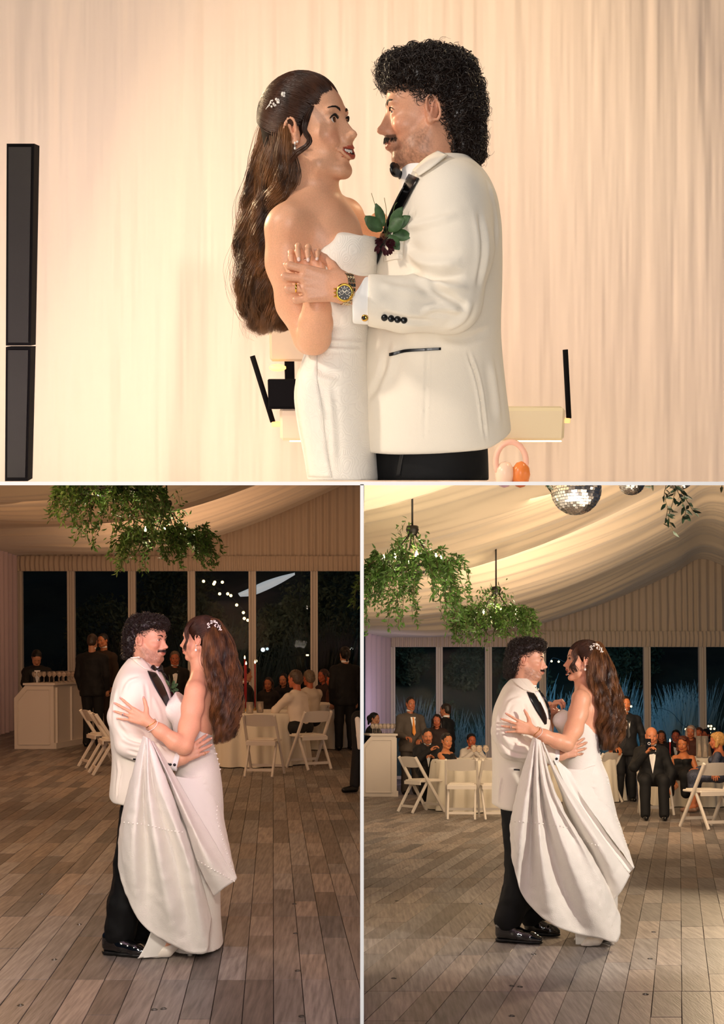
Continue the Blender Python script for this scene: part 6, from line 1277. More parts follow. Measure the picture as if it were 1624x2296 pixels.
KL = dict(d=6.16, sc=422, ghead=(332, 1433, 0), gf=(.94, -.34, -.04), gsm=.3, gneck=(328, 1484, 0), gbow=(353, 1502, -.03), q=lambda x, y: (x, y),
    glabel='groom in ivory dinner jacket gazing at the bride in the left hall', blabel='bride with closed lips, train looped on her wrist, in the left hall',
    garm=[(300, 1545, -.165), (279, 1608, -.20), (288, 1668, -.215), (345, 1694, -.225), (380, 1703, -.22)], ghand=[(408, 1700, -.22), (450, 1676, -.215)],
    gjack=[(1476, 290, 332, 0, .085), (1495, 276, 350, 0, .155), (1518, 264, 366, 0, .205), (1550, 254, 382, 0, .215), (1585, 249, 388, 0, .205), (1620, 248, 388, 0, .20), (1660, 251, 384, 0, .19), (1700, 254, 380, 0, .185), (1740, 252, 376, 0, .19), (1775, 249, 374, 0, .20), (1803, 249, 372, 0, .20)],
    ghem=[(300, 1797, 0), Vector((-.1, 0, -1))], ghem2=[(256, 1787, 0), Vector((-.7, 0, -1))],
    gleg=[[(315, 1790, -.09), (300, 1940, -.11), (279, 2030, -.11), (268, 2092, -.11)], [(320, 1790, .10), (330, 1940, .12), (325, 2030, .13), (322, 2088, .14)]],
    gshoe=[((232, 2130, -.11), (332, 2146, -.20)), ((300, 2105, .14), (372, 2110, .08))],
    bhead=(451, 1433, 0), bf=(-.98, .17, .02), bsm=.5, bg=0, bneck=(450, 1492, 0), barm=[(437, 1552, -.155), (432, 1585, -.175), (424, 1630, -.22), (412, 1672, -.29), (392, 1663, -.31), (360, 1640, -.325), (329, 1617, -.325)], btor=[(452, 1540, .0), (448, 1575, .0), (446, 1620, .0)], bhandtip=(263, 1588, -.345),
    bhair=[[(474, 1388, -.05), (462, 1425, -.08), (460, 1478, -.09), (472, 1515, -.13), (483, 1560, -.14), (484, 1620, -.12), (492, 1668, -.10)], [(480, 1386, -.03), (478, 1425, -.085), (482, 1480, -.10), (492, 1530, -.14), (497, 1580, -.14), (497, 1630, -.12), (500, 1662, -.10)],
           [(486, 1388, .0), (494, 1425, -.06), (500, 1480, -.08), (508, 1530, -.11), (512, 1580, -.12), (508, 1630, -.10), (508, 1658, -.10)], [(490, 1392, .02), (506, 1428, -.02), (517, 1480, -.04), (523, 1530, -.06), (524, 1580, -.08), (517, 1625, -.08), (512, 1655, -.08)], [(492, 1394, .03), (513, 1432, .02), (526, 1480, .0), (533, 1525, .0), (532, 1578, -.04), (523, 1620, -.05), (512, 1645, -.06)]],
    btend=[[(436, 1392, -.06), (421, 1410, -.075), (422, 1430, -.08), (416, 1448, -.08), (414, 1462, -.08)], [(432, 1394, -.05), (415, 1412, -.07), (419, 1434, -.075), (412, 1450, -.07)]], born=(480, 1396, -.095),
    bdress=[(1545, 398, 446, .0, .10), (1572, 384, 462, .0, .135), (1600, 382, 470, .0, .135), (1630, 388, 474, .0, .125), (1660, 394, 478, .0, .12), (1690, 398, 484, .0, .13), (1725, 395, 492, .0, .155), (1770, 394, 498, .0, .165), (1830, 398, 501, .0, .16), (1900, 402, 500, .0, .15), (1980, 400, 494, .0, .15), (2050, 394, 494, .0, .17), (2126, 386, 500, .0, .20)],
    bbust=(388, 1592), bcut=[(396, 1549, 0), (478, 1650, 0)], bcr=[[(405, 1740), (430, 1748), (460, 1742)], [(408, 1758), (432, 1764), (465, 1752)], [(410, 1775), (440, 1780), (470, 1768)]],
    train=[('train', [[(322, 1650, -.37), (299, 1725, -.34), (277, 1810, -.28), (266, 1890, -.24)], [(324, 1651, -.38), (305, 1745, -.38), (284, 1860, -.38), (268, 1956, -.32)], [(326, 1652, -.39), (313, 1760, -.40), (301, 1910, -.42), (303, 2050, -.36)], [(328, 1653, -.40), (322, 1770, -.36), (330, 1930, -.36), (337, 2089, -.34)], [(330, 1654, -.40), (334, 1775, -.43), (362, 1950, -.46), (393, 2122, -.36)],
              [(332, 1655, -.39), (345, 1765, -.38), (396, 1950, -.38), (430, 2137, -.33)], [(334, 1656, -.38), (354, 1750, -.43), (420, 1930, -.45), (462, 2135, -.32)], [(336, 1657, -.37), (358, 1715, -.40), (404, 1845, -.40), (440, 1960, -.36), (470, 2090, -.28)], [(337, 1658, -.36), (360, 1715, -.33), (408, 1845, -.32), (446, 1955, -.28), (474, 2060, -.22)]], 90, 90, .005),
           ('train', [[(340, 1662, -.34), (366, 1722, -.32), (412, 1840, -.32), (450, 1950, -.30), (480, 2010, -.26)], [(341, 1662, -.35), (370, 1722, -.37), (424, 1838, -.37), (468, 1930, -.36), (502, 1992, -.30)], [(342, 1662, -.34), (376, 1724, -.30), (436, 1838, -.30), (488, 1928, -.30), (528, 1974, -.26)], [(344, 1662, -.33), (380, 1718, -.27), (444, 1826, -.26), (497, 1915, -.26), (530, 1971, -.25)]], 50, 70, .004),
           ('train_lining', [[(392, 1740, -.20), (440, 1822, -.21), (494, 1912, -.23), (529, 1970, -.24)], [(432, 1745, -.18), (462, 1822, -.18), (500, 1905, -.20), (529, 1970, -.23)], [(466, 1735, -.12), (485, 1822, -.13), (508, 1900, -.16), (530, 1970, -.22)], [(490, 1730, .0), (501, 1822, .0), (513, 1890, -.06), (530, 1970, -.21)]], 30, 50, .003),
           ('hem_panel', [[(340, 2085, -.22), (326, 2120, -.24), (308, 2152, -.25)], [(360, 2090, -.20), (352, 2120, -.22), (340, 2148, -.23)], [(392, 2095, -.16), (385, 2120, -.18), (376, 2143, -.19)]], 16, 20, .002)],
    pearls=[(0, [(270, 1843), (330, 1850), (370, 1860), (408, 1866)], 18), (1, [(430, 1920), (470, 1945), (500, 1962), (525, 1976)], 15), (-1, [(478, 1665), (482, 1690)], 3), (2, [(486, 1735), (489, 1790), (486, 1830), (496, 1870), (512, 1925), (523, 1958)], 24), (-1, [(486, 1690), (493, 1725)], 4)],
    pump=[((331, 2152, -.20), (424, 2149, -.16))])
KR = dict(KL); KR.update(d=6.93, sc=375, ghead=(1183, 1480, 0), gf=(.95, -.30, -.05), gsm=.8, gneck=(1177, 1530, 0), gbow=(1203, 1551, -.03), q=lambda x, y: (1183+(x-332)*.91, 1533+(y-1484)*.885),
    glabel='groom in ivory dinner jacket laughing, dancing in the right hall', blabel='bride laughing open-mouthed, train looped on her wrist, in the right hall',
    garm=[(1156, 1583, -.165), (1135, 1640, -.20), (1146, 1676, -.215), (1196, 1690, -.225), (1232, 1694, -.22)], ghand=[(1258, 1692, -.22), (1298, 1678, -.215)], gfar=[(1228, 1640, .16), (1238, 1600, .08)],
    gjack=[(1522, 1145, 1186, 0, .085), (1540, 1130, 1198, 0, .155), (1560, 1120, 1212, 0, .205), (1590, 1108, 1226, 0, .215), (1622, 1104, 1234, 0, .205), (1655, 1103, 1238, 0, .20), (1690, 1104, 1234, 0, .19), (1730, 1105, 1226, 0, .185), (1775, 1104, 1220, 0, .19), (1800, 1104, 1216, 0, .20), (1822, 1104, 1214, 0, .20)],
    ghem=[(1150, 1815, 0), Vector((-.1, 0, -1))], ghem2=[(1110, 1806, 0), Vector((-.6, 0, -1))],
    gleg=[[(1160, 1800, -.09), (1172, 1930, -.10), (1160, 2010, -.10), (1140, 2062, -.10)], [(1165, 1800, .10), (1190, 1930, .11), (1192, 2010, .12), (1196, 2055, .13)]], gshoe=[((1112, 2092, -.10), (1216, 2112, -.20)), ((1180, 2078, .13), (1254, 2080, .05))],
    bhead=(1308, 1481, 0), bf=(-1, .02, .07), bsm=.9, bg=.8, bneck=(1309, 1534, 0), barm=[(1303, 1570, -.155), (1297, 1600, -.175), (1287, 1636, -.22), (1270, 1668, -.29), (1250, 1662, -.31), (1220, 1650, -.325), (1192, 1637, -.325)], btor=[(1318, 1562, .0), (1314, 1592, .0), (1312, 1630, .0)], bhandtip=(1123, 1618, -.345), bfar=[(1268, 1622, .18), (1248, 1598, .10)],
    bhair=[[(1338, 1440, -.05), (1326, 1472, -.08), (1324, 1525, -.09), (1340, 1562, -.13), (1350, 1600, -.14), (1350, 1640, -.12), (1362, 1678, -.10)], [(1342, 1438, -.03), (1340, 1472, -.085), (1342, 1525, -.10), (1354, 1565, -.14), (1364, 1605, -.14), (1362, 1645, -.12), (1368, 1680, -.10)], [(1346, 1440, .0), (1354, 1475, -.06), (1360, 1525, -.08), (1370, 1570, -.11), (1376, 1610, -.12), (1374, 1650, -.10), (1370, 1682, -.10)],
           [(1350, 1443, .02), (1364, 1480, -.02), (1374, 1525, -.04), (1384, 1570, -.06), (1388, 1610, -.08), (1386, 1645, -.08), (1374, 1678, -.08)], [(1352, 1446, .03), (1368, 1484, .02), (1382, 1525, .0), (1392, 1568, .0), (1397, 1610, -.04), (1393, 1640, -.05), (1378, 1670, -.06)]],
    btend=[[(1296, 1445, -.06), (1284, 1462, -.075), (1286, 1482, -.08), (1278, 1496, -.08), (1284, 1510, -.08)], [(1300, 1446, -.05), (1296, 1470, -.075), (1290, 1488, -.08), (1298, 1505, -.075)]], born=(1337, 1447, -.095),
    bdress=[(1580, 1264, 1306, .0, .10), (1604, 1254, 1326, .0, .135), (1628, 1252, 1336, .0, .135), (1655, 1256, 1341, .0, .125), (1680, 1258, 1343, .0, .12), (1705, 1257, 1348, .0, .13), (1740, 1258, 1362, .0, .155), (1780, 1262, 1371, .0, .165), (1840, 1268, 1384, .0, .16), (1900, 1276, 1388, .0, .15), (1980, 1284, 1384, .0, .15), (2050, 1290, 1382, .0, .16), (2096, 1294, 1378, .0, .17)],
    bbust=(1263, 1616), bcut=[(1258, 1588, 0), (1342, 1650, 0)], bcr=[[(1290, 1740), (1310, 1760), (1340, 1765)], [(1295, 1770), (1320, 1790), (1350, 1792)]],
    train=[('train', [[(1196, 1652, -.37), (1176, 1718, -.34), (1156, 1790, -.28), (1144, 1850, -.24)], [(1198, 1653, -.38), (1182, 1735, -.38), (1160, 1830, -.38), (1147, 1905, -.32)], [(1200, 1654, -.39), (1188, 1745, -.41), (1170, 1870, -.43), (1157, 1962, -.36)], [(1202, 1655, -.40), (1194, 1755, -.35), (1190, 1900, -.34), (1180, 2020, -.32)], [(1204, 1656, -.40), (1204, 1760, -.43), (1214, 1920, -.46), (1238, 2072, -.38)], [(1206, 1657, -.39), (1212, 1765, -.35), (1244, 1930, -.35), (1306, 2097, -.33)],
              [(1208, 1658, -.38), (1222, 1765, -.43), (1276, 1930, -.46), (1348, 2106, -.34)], [(1210, 1659, -.37), (1234, 1770, -.38), (1300, 1915, -.42), (1384, 2112, -.32)], [(1212, 1660, -.37), (1246, 1788, -.42), (1310, 1905, -.42), (1352, 1985, -.36), (1391, 2064, -.26)], [(1213, 1661, -.36), (1250, 1788, -.34), (1318, 1905, -.33), (1358, 1975, -.28), (1379, 2024, -.22)]], 100, 90, .006),
           ('train', [[(1216, 1664, -.34), (1246, 1745, -.30), (1290, 1850, -.30), (1340, 1940, -.28), (1376, 2020, -.24)], [(1217, 1664, -.35), (1250, 1742, -.36), (1300, 1830, -.38), (1356, 1915, -.36), (1394, 1998, -.28)], [(1218, 1664, -.34), (1254, 1736, -.30), (1310, 1818, -.30), (1366, 1900, -.30), (1413, 1962, -.26)]], 50, 70, .005),
           ('train_lining', [[(1240, 1700, -.27), (1284, 1790, -.24), (1340, 1870, -.25), (1412, 1958, -.25)], [(1250, 1705, -.24), (1300, 1795, -.19), (1350, 1870, -.21), (1415, 1954, -.23)], [(1280, 1730, -.20), (1318, 1800, -.20), (1365, 1875, -.22), (1421, 1948, -.24)]], 30, 50, .003),
           ('train', [[(1262, 1722, -.17), (1312, 1798, -.21), (1365, 1870, -.24), (1422, 1947, -.25)], [(1300, 1725, -.17), (1335, 1800, -.18), (1376, 1868, -.20), (1422, 1947, -.24)], [(1340, 1715, -.11), (1360, 1790, -.12), (1388, 1860, -.16), (1422, 1946, -.23)], [(1358, 1735, .0), (1374, 1795, .0), (1395, 1862, -.08), (1423, 1945, -.22)]], 30, 50, .004),
           ('hem_panel', [[(1290, 2090, -.24), (1291, 2110, -.25), (1292, 2130, -.25)], [(1315, 2095, -.24), (1318, 2112, -.24), (1318, 2128, -.24)], [(1345, 2100, -.20), (1346, 2112, -.21), (1347, 2124, -.21)]], 16, 20, .002)],
    pearls=[(0, [(1147, 1841), (1200, 1845), (1240, 1850), (1279, 1857)], 17), (1, [(1310, 1882), (1330, 1892), (1342, 1896)], 5), (3, [(1362, 1742), (1374, 1800), (1386, 1842), (1404, 1893)], 24), (-1, [(1344, 1680), (1348, 1704)], 4)],
    pump=[((1290, 2112, -.10), (1352, 2100, -.02)), ((1306, 2132, -.26), (1372, 2118, -.20))])
for s_, K_ in (('L', KL), ('R', KR)):
    jt_ = dancing_groom(s_, K_); dancing_bride(s_, K_)
    if s_ == 'L':
        h = ray('L', jt_, 381, 1545, .004); p = h[0] if h else P('L', 381, 1545, 6.0); g = boutonniere(p, .9, 9, None); g['label'] = "boutonniere of green leaves on the groom's lapel in the left hall"
# ================================================================ guests
def cloth(name, col, **k): return mat('cloth_'+name, col, k.pop('rough', .75), **k)
def guest(s, px, py_head, sc_px, label, face=(0, -1), seat=0, sex='m', top_c='111114', bot_c=None, hair_c='1a120d', hair='short', arms=None, suit=True, tie=None, shirt='f0ece6', skin='c98f6e', lean=0, headdir=None, group=None, skirt=None, legs=True, h=1.76, hold=None, beard=None, res=.0105, drop=0, clip=None, z_floor=0.0, bald=False, hdz=0):
    """one guest built round joints; arms: ((elbow),(wrist)) per side in (forward, left, up) metres from the shoulder"""
    CUR[0] = s; d = F_PX/sc_px; H = P(s, px, py_head, d); f = Vector((face[0], face[1], 0)).normalized(); l = Vector((0, 0, 1)).cross(f); k = H.z/1.635 if not seat else min(1.08, max(.80, (H.z-seat)/.80))
    hd = Vector(headdir).normalized() if headdir else f
    # head centre given by the photograph; body hangs below it and rests on floor or seat
    hz = H.z
    base = Vector((H.x, H.y, 0))-f*lean*.5; g = lambda a, b, c: base+f*a+l*b+Vector((0, 0, c))
    root = thing('person', label, 'person', (base.x, base.y, 0), group)
    hc = g(lean*.5+.02, 0, hz+hdz); M = frame(hc, (hd.x, hd.y, hd.z-.05), (0, 0, 1), 1.0 if sex == 'm' else .95)
    sz = hz-.245*k; hipz = (.93*k if not seat else seat+.10); shw = (.185 if sex == 'm' else .155)*k
    ch = lambda t, b=0: g(lean*.42*(1-t), b, sz+(hipz-sz)*t)
    up = lambda sg: g(lean*.42, sg*shw, sz-.02)
    if arms is None: arms = [((-.02, .05, -.29), (.05, .03, -.53))]*2
    AR = []
    for sg, (e, w_) in zip((1, -1), arms):
        S0 = up(sg); E = S0+f*e[0]+l*sg*e[1]+Vector((0, 0, e[2])); Wr = S0+f*w_[0]+l*sg*w_[1]+Vector((0, 0, w_[2])); AR.append((S0, E, Wr))
    hips = [g(-.01, sg*.09*k, hipz) for sg in (1, -1)]
    if seat: kn = [g(.42*k, sg*.12, seat+.07) for sg in (1, -1)]; an = [g(.44*k, sg*.12, .09) for sg in (1, -1)]
    else: kn = [g(.02, sg*.095, .50*k) for sg in (1, -1)]; an = [g(-.01, sg*.11, .09) for sg in (1, -1)]
    allp = [hc+Vector((0, 0, .15)), hc-Vector((.14, .14, 0)), hc+Vector((.14, .14, 0))]+[p for a in AR for p in a]+kn+[a-Vector((0, 0, .09)) for a in an]+[p+f*.2 for p in an]+hips
    lo = np.min([tuple(p) for p in allp], 0)-.16; hi = np.max([tuple(p) for p in allp], 0)+.16; lo[2] = max(lo[2], 0-.01)
    fm_ = sex != 'm'; bare = skirt is not None or not suit and fm_
    # skin
    lo2 = lo.copy(); 
    if not bare: lo2[2] = min(min(min(a[2].z for a in AR), min(a[1].z for a in AR))-.16, sz-.1)
    S = SDF(lo2, hi, .0068); add_head(S, M, sex == 'm', .5, 0, True); S.cap(tp(M, (-.03, 0, -.06)), g(lean*.42-.01, 0, sz+.02), .052*k, .058*k, .03)
    if bare: S.ell(ch(.12), (.085, .12, .10), .04); S.cap(up(1), up(-1), .044, .044, .04)
    tipsl = []
    for sg, (S0, E, Wr) in zip((1, -1), AR):
        if bare: S.chain([S0, E, Wr], [.047, .040, .028], .02)
        else: S.chain([g(lean*.42, 0, sz-.03), S0, E, Wr], [.03, .03, .03, .026], .005)
        dv = (Wr-E).normalized(); S.cap(Wr-dv*.05, Wr, .028, .026, .01); add_hand(S, Wr, dv, (-f if abs(dv.z) > .8 else Vector((0, 0, 1))) if True else f, sg, 1.0, ((28, 40, 25),)*4, (6, 1, -4, -9), (35, 20), r0=.0098)
    if skirt is not None and legs:
        for kk, aa in zip(kn, an):
            S.chain([kk, kk*.5+aa*.5-f*.015, aa], [.058, .052, .033], .03); S.cap(aa-f*.02, aa+f*.13-Vector((0, 0, .055)), .034, .022, .02)
    V, Fa = S.mesh(); V = relax(V, Fa, 1, .3); cols = head_cols(V, M, skin, sex == 'm', 'a04838' if fm_ else 'a8604c', beard, .5)
    if clip: V[:, 0] = np.clip(V[:, 0], *clip)
    mk('body', V, Fa, SKIN(), root, True, cols); eyes(root, M)
    # hair
    if not bald:
        Hh = SDF(tp(M, (0, 0, 0))-.30, tp(M, (0, 0, 0))+.24, .010); Hh.lo[2] -= .25 if hair == 'long' else 0; Hh.n[2] += 25 if hair == 'long' else 0; Hh.D = np.full(Hh.n, .15, np.float32); I = HS(Hh, M)
        I.ell((-.018, 0, .042), (.104, .084, .090), .01); I.ell((-.05, 0, -.015), (.072, .078, .078), .02); 
        if hair == 'long':
            for b_ in (-1, 1): I.cap((-.03, b_*.07, .02), (-.02, b_*.085, -.16), .035, .035, .03); I.cap((-.02, b_*.085, -.16), (.02, b_*.085, -.30), .035, .022, .02)
            I.cap((-.08, 0, .0), (-.08, 0, -.26), .06, .05, .03)
        if hair == 'bob':
            for b_ in (-1, 1): I.cap((-.02, b_*.07, .03), (.005, b_*.082, -.09), .034, .026, .03)
            I.cap((.04, -.03, .095), (.07, .05, .075), .025, .022, .02)
        if hair == 'bun': I.ell((-.125, 0, .01), (.045, .045, .06), .02); I.cap((-.125, 0, -.02), (-.13, 0, -.11), .03, .018, .02)
        I.ell((.118, 0, -.014), (.062, .078 if hair != 'long' else .06, .090), .008, '-')
        if hair != 'long' and hair != 'bob': I.ell((.065, 0, -.095), (.105, .13, .105), .01, '-')
        V, Fa = Hh.mesh(); n_ = normals(V, Fa); V = V+n_*(.0035*vnoise(V, 70, 3)+.003*vnoise(V*np.array((1, 1, .25)), 190, 4))[:, None]
        if clip: V[:, 0] = np.clip(V[:, 0], *clip)
        mk('hair', V, Fa, mat('hair_'+hair_c, hair_c, .45, noise=.4, nscale=60), root)
    # upper garment
    T_ = SDF(lo, hi, res); bw = (.155 if sex == 'm' else .125)*k; w0 = .015 if suit else 0
    if suit or not fm_:
        T_.cap(up(1)+Vector((0, 0, -.01)), up(-1)+Vector((0, 0, -.01)), .068+w0, None, .04); T_.cap(g(lean*.42, .05, sz+.035), g(lean*.42, -.05, sz+.035), .050, None, .04)
        for t0_, t1_, r0_, r1_ in ((.12, .5, .125, .118), (.5, 1.0, .118, .122)): T_.cap(ch(t0_, .05), ch(t1_, .045), r0_*k+w0, r1_*k+w0, .05); T_.cap(ch(t0_, -.05), ch(t1_, -.045), r0_*k+w0, r1_*k+w0, .05)
        if suit:
            for sg in (1, -1): T_.cap(ch(1.0, sg*.06), ch(1.0, sg*.07)+Vector((0, 0, -.10 if not seat else 0))+f*(.05 if seat else 0), .135*k, .142*k, .04)
            if not seat: T_.plane(g(0, 0, hipz-.16), (0, 0, -1), .01)
        elif not seat: T_.plane(g(0, 0, hipz-.01), (0, 0, -1), .01)
        T_.ell(tp(M, (.015, 0, -.13)), (.058, .055, .09), .01, None, '-')
        for S0, E, Wr in AR: dv = (Wr-E).normalized(); T_.chain([S0, E, Wr-dv*.012], [.064+w0*.6, .054+w0*.6, .040+w0*.5], .03)
    else:
        for sg in (1, -1): T_.cap(ch(.12, sg*.035), ch(.5, sg*.03), .112*k, .098*k, .05); T_.cap(ch(.5, sg*.03), ch(1.0, sg*.06), .098*k, .125*k, .05); T_.ell(ch(.30, sg*.06)+f*.085, (.06, .06, .06), .03)
        T_.cap(ch(.05, .07), ch(.05, -.07), .085, None, .05); T_.plane(ch(-.02 if suit is None else .10), (0, 0, 1), .01); S_ = up(1)
        if skirt:
            for sg, a_, b_ in ((1, 0, 0), (-1, 1, 1)): T_.cap(hips[a_], kn[b_], .115, .085, .06); T_.cap(kn[b_], kn[b_]*(1-skirt)+an[b_]*skirt, .085, .075, .05)
        if group == 'sleeved' or tie == 'sleeves':
            for S0, E, Wr in AR: T_.chain([S0, E, Wr], [.060, .050, .038], .03)
    V, Fa = T_.mesh(); V = relax(V, Fa, 1, .4); n_ = normals(V, Fa); V = V+n_*(.006*vnoise(V, 9, 2)+.004*vnoise(V, 22, 6))[:, None]
    if clip: V[:, 0] = np.clip(V[:, 0], *clip)
    mk('jacket' if suit else ('dress' if fm_ else 'shirt'), V, Fa, cloth(top_c, top_c) if tie != 'sequin' and tie != 'sleeves' else mat('sequins', '5a5f72', .22, metal=.6, noise=.9, nscale=160, bump=1.2, bscale=260), root)
    # trousers and shoes
    if skirt is None:
        L_ = SDF(lo, (hi[0], hi[1], hipz+.12), res)
        for i in (0, 1): L_.chain([hips[i], kn[i], an[i]+Vector((0, 0, -.01))], [.105*k, .078, .066], .03); 
        L_.cap(hips[0], hips[1], .12, None, .04)
        V, Fa = L_.mesh(); V = relax(V, Fa, 1, .4); n_ = normals(V, Fa); V = V+n_*(.006*vnoise(V, 10, 5))[:, None]
        if clip: V[:, 0] = np.clip(V[:, 0], *clip)
        mk('trousers', V, Fa, cloth(bot_c or top_c, bot_c or top_c), root)
    if legs:
        for i in (0, 1):
            a = an[i]; Q = SDF(np.array(a)-.27, np.array(a)+.27, .009); Q.cap(Vector((a.x, a.y, .045))-f*.03, Vector((a.x, a.y, .035))+f*.15, .042 if not skirt else .032, .030, .02); Q.ball(Vector((a.x, a.y, .075)), .042 if not skirt else .03, .02); Q.plane((0, 0, .004), (0, 0, -1), .003); V, Fa = Q.mesh()
            if clip: V[:, 0] = np.clip(V[:, 0], *clip)
            mk('shoe', V, Fa, mat('shoe_black', '0a0a0a', .25) if not skirt else mat('shoe_tan', '8a6a58', .4), root)
    # shirt front, collar and tie
    if suit and sex == 'm':
        b = MB(); fr = lambda b_, z, o: g(lean*.42*max(0, 1-(sz-z)/(sz-hipz))+(.118*k+.040+o), b_, z)
        b.add([tuple(p) for p in (fr(-.05, sz+.005, -.025), fr(.05, sz+.005, -.025), fr(.035, sz-.12, .006), fr(0, sz-.30, .012), fr(-.035, sz-.12, .006))], [(0, 1, 2, 3, 4)]); b.add([tuple(p) for p in (fr(-.055, sz+.005, -.075), fr(.055, sz+.005, -.075), fr(.035, sz-.12, -.014), fr(0, sz-.30, -.008), fr(-.035, sz-.12, -.014))], [(4, 3, 2, 1, 0)])
        b.build('shirt_front', SHIRT() if shirt == 'f0ece6' else cloth(shirt, shirt), root); cb = MB(); cc = tp(M, (-.015, 0, -.135)); cb.lathe([(.062, .0), (.066, .018), (.060, .036), (.056, .034)], cc, 18); cb.build('collar', SHIRT(), root, True)
        if tie == 'bow':
            q = fr(0, sz+.012, -.030); t_ = MB(); 
            for sg in (-1, 1): t_.add([tuple(q+l*sg*.006+Vector((0, 0, .008))), tuple(q+l*sg*.045+Vector((0, 0, .024))), tuple(q+l*sg*.045-Vector((0, 0, .024))), tuple(q+l*sg*.006-Vector((0, 0, .008))), tuple(q+f*.016+l*sg*.02)], [(0, 1, 4), (1, 2, 4), (2, 3, 4), (3, 0, 4)])
            t_.ball(q+f*.008, .011, 8); t_.build('bow_tie', SATIN(), root)
        elif tie: 
            t_ = MB(); q = [fr(b_, z, o) for b_, z, o in ((-.016, sz-.0, -.03), (.016, sz-.0, -.03), (.010, sz-.035, -.005), (.034, sz-.28, .022), (0, sz-.33, .022), (-.034, sz-.28, .022), (-.010, sz-.035, -.005))]; t_.prism(q, (0, 0, 0), f*.008); t_.build('tie', cloth(tie, tie, rough=.5), root)
    return root, M, AR, g
STR = 1.0
# ---- hall L guests
GL = 'L'
guest('L', 82, 1474, 128, 'bartender in black bending low over the glasses behind the left bar', (.35, -.9), top_c='0d0d0f', hair_c='0c0a09', lean=.30, h=1.70, drop=.10, arms=[((.22, .05, -.20), (.36, 0, -.42))]*2, headdir=(.3, -.8, -.7), clip=None)
guest('L', 207, 1438, 131, 'man in a black suit standing with his back to us beside the left bar', (.15, 1), top_c='0e0e10', hair_c='3a2c22', h=1.80)
guest('L', 232, 1436, 122, 'dark-haired man in brown facing us behind the black-suited man in the left hall', (-.45, -1), top_c='3a2c20', hair_c='120d0a', h=1.84, tie='d8cbb8', skin='c07a50')
guest('L', 392, 1476, 128, 'man in a dark suit dimly seen between groom and bride in the left hall', (.2, -1), top_c='17120f', hair_c='5a4a3c', h=1.62, skin='b86a48')
guest('L', 548, 1512, 137, 'seated man in a black jacket next to the bride\'s hair in the left hall', (.75, .3), seat=.45, top_c='0c0c0e', hair_c='130e0b', drop=-.05, legs=True)
guest('L', 602, 1533, 122, 'seated guest in dark clothes just left of the smiling woman in the left hall', (-.1, -1), seat=.45, sex='f', top_c='1a1210', hair='long', hair_c='2a1a12', suit=True, legs=False, skin='b8714c')
guest('L', 636, 1524, 118, 'smiling dark-haired woman at the far side of the table in the left hall', (-.2, -1), seat=.45, sex='f', top_c='121015', hair='long', hair_c='100b0a', suit=True, legs=False, skin='c8845e', drop=-.05)
guest('L', 664, 1522, 158, 'nearest diner in the left hall, man in white shirt with his back to us', (-.85, .6), seat=.45, top_c='d8cabb', bot_c='0d0d10', suit=False, hair_c='4a3a2e', arms=[((.20, .05, -.18), (.38, -.08, -.32))]*2, lean=.16, skin='b86a4a', drop=-.02)
guest('L', 694, 1520, 140, 'second man in white shirt, directly behind the nearest diner in the left hall', (-.6, .8), seat=.45, top_c='cdbfae', bot_c='15151a', suit=False, hair_c='6a5a48', arms=[((.15, .05, -.22), (.35, -.05, -.30))]*2, skin='b06444', drop=-.02)
guest('L', 727, 1515, 124, 'woman with brown hair seated at the back right of the left hall', (-.8, -.6), seat=.45, sex='f', top_c='2a1512', hair='long', hair_c='3a2018', suit=True, legs=False, skin='b8603c', drop=-.08)
guest('L', 748, 1524, 128, 'guest in rust brown seated left of the tall dark figure in the left hall', (-.9, -.1), seat=.45, sex='f', top_c='4a2418', hair='bob', hair_c='241510', suit=True, legs=False, skin='b85c38')
guest('L', 774, 1467, 136, 'tall dark-clothed person standing at the right edge of the left hall', (-.3, .95), top_c='08080a', hair_c='090808', hair='bun', h=1.80, sex='m')
q = None
def legs_edge():
    CUR[0] = 'L'; b = at('L', 792, 1777); t = thing('person', 'person\'s trouser leg and black shoe cut off by the right edge of the left hall', 'person', b)
    S = SDF((b.x-.12, b.y-.12, -.01), (-.012, b.y+.25, .95), .009); c = lambda x, z, dy=0: (min(b.x+x, -.03), b.y+dy, z); S.chain([c(.06, .85, .05), c(.06, .5), c(.02, .10)], [.085, .07, .06], .02); V, Fa = S.mesh(); V[:, 0] = np.minimum(V[:, 0], -.012); mk('trousers', V, Fa, cloth('0c0c0e', '0c0c0e'), t)
    S = SDF((b.x-.25, b.y-.2, -.01), (-.012, b.y+.2, .2), .008); S.cap(c(.02, .045), c(-.10, .035, -.06), .045, .034, .02); S.ball(c(.02, .08), .045, .02); S.plane((0, 0, .004), (0, 0, -1)); V, Fa = S.mesh(); V[:, 0] = np.minimum(V[:, 0], -.012); mk('shoe', V, Fa, mat('shoe_black', '0a0a0a', .25), t)
    S = SDF((b.x-.2, b.y-.2, .2), (-.012, b.y+.2, .95), .008); S.chain([c(.05, .84, -.03), c(.075, .66, -.09), c(.08, .52, -.10)], [.030, .034, .022], .01); V, Fa = S.mesh(); V[:, 0] = np.minimum(V[:, 0], -.012); mk('napkin', V, Fa, SHIRT(), t)
legs_edge()
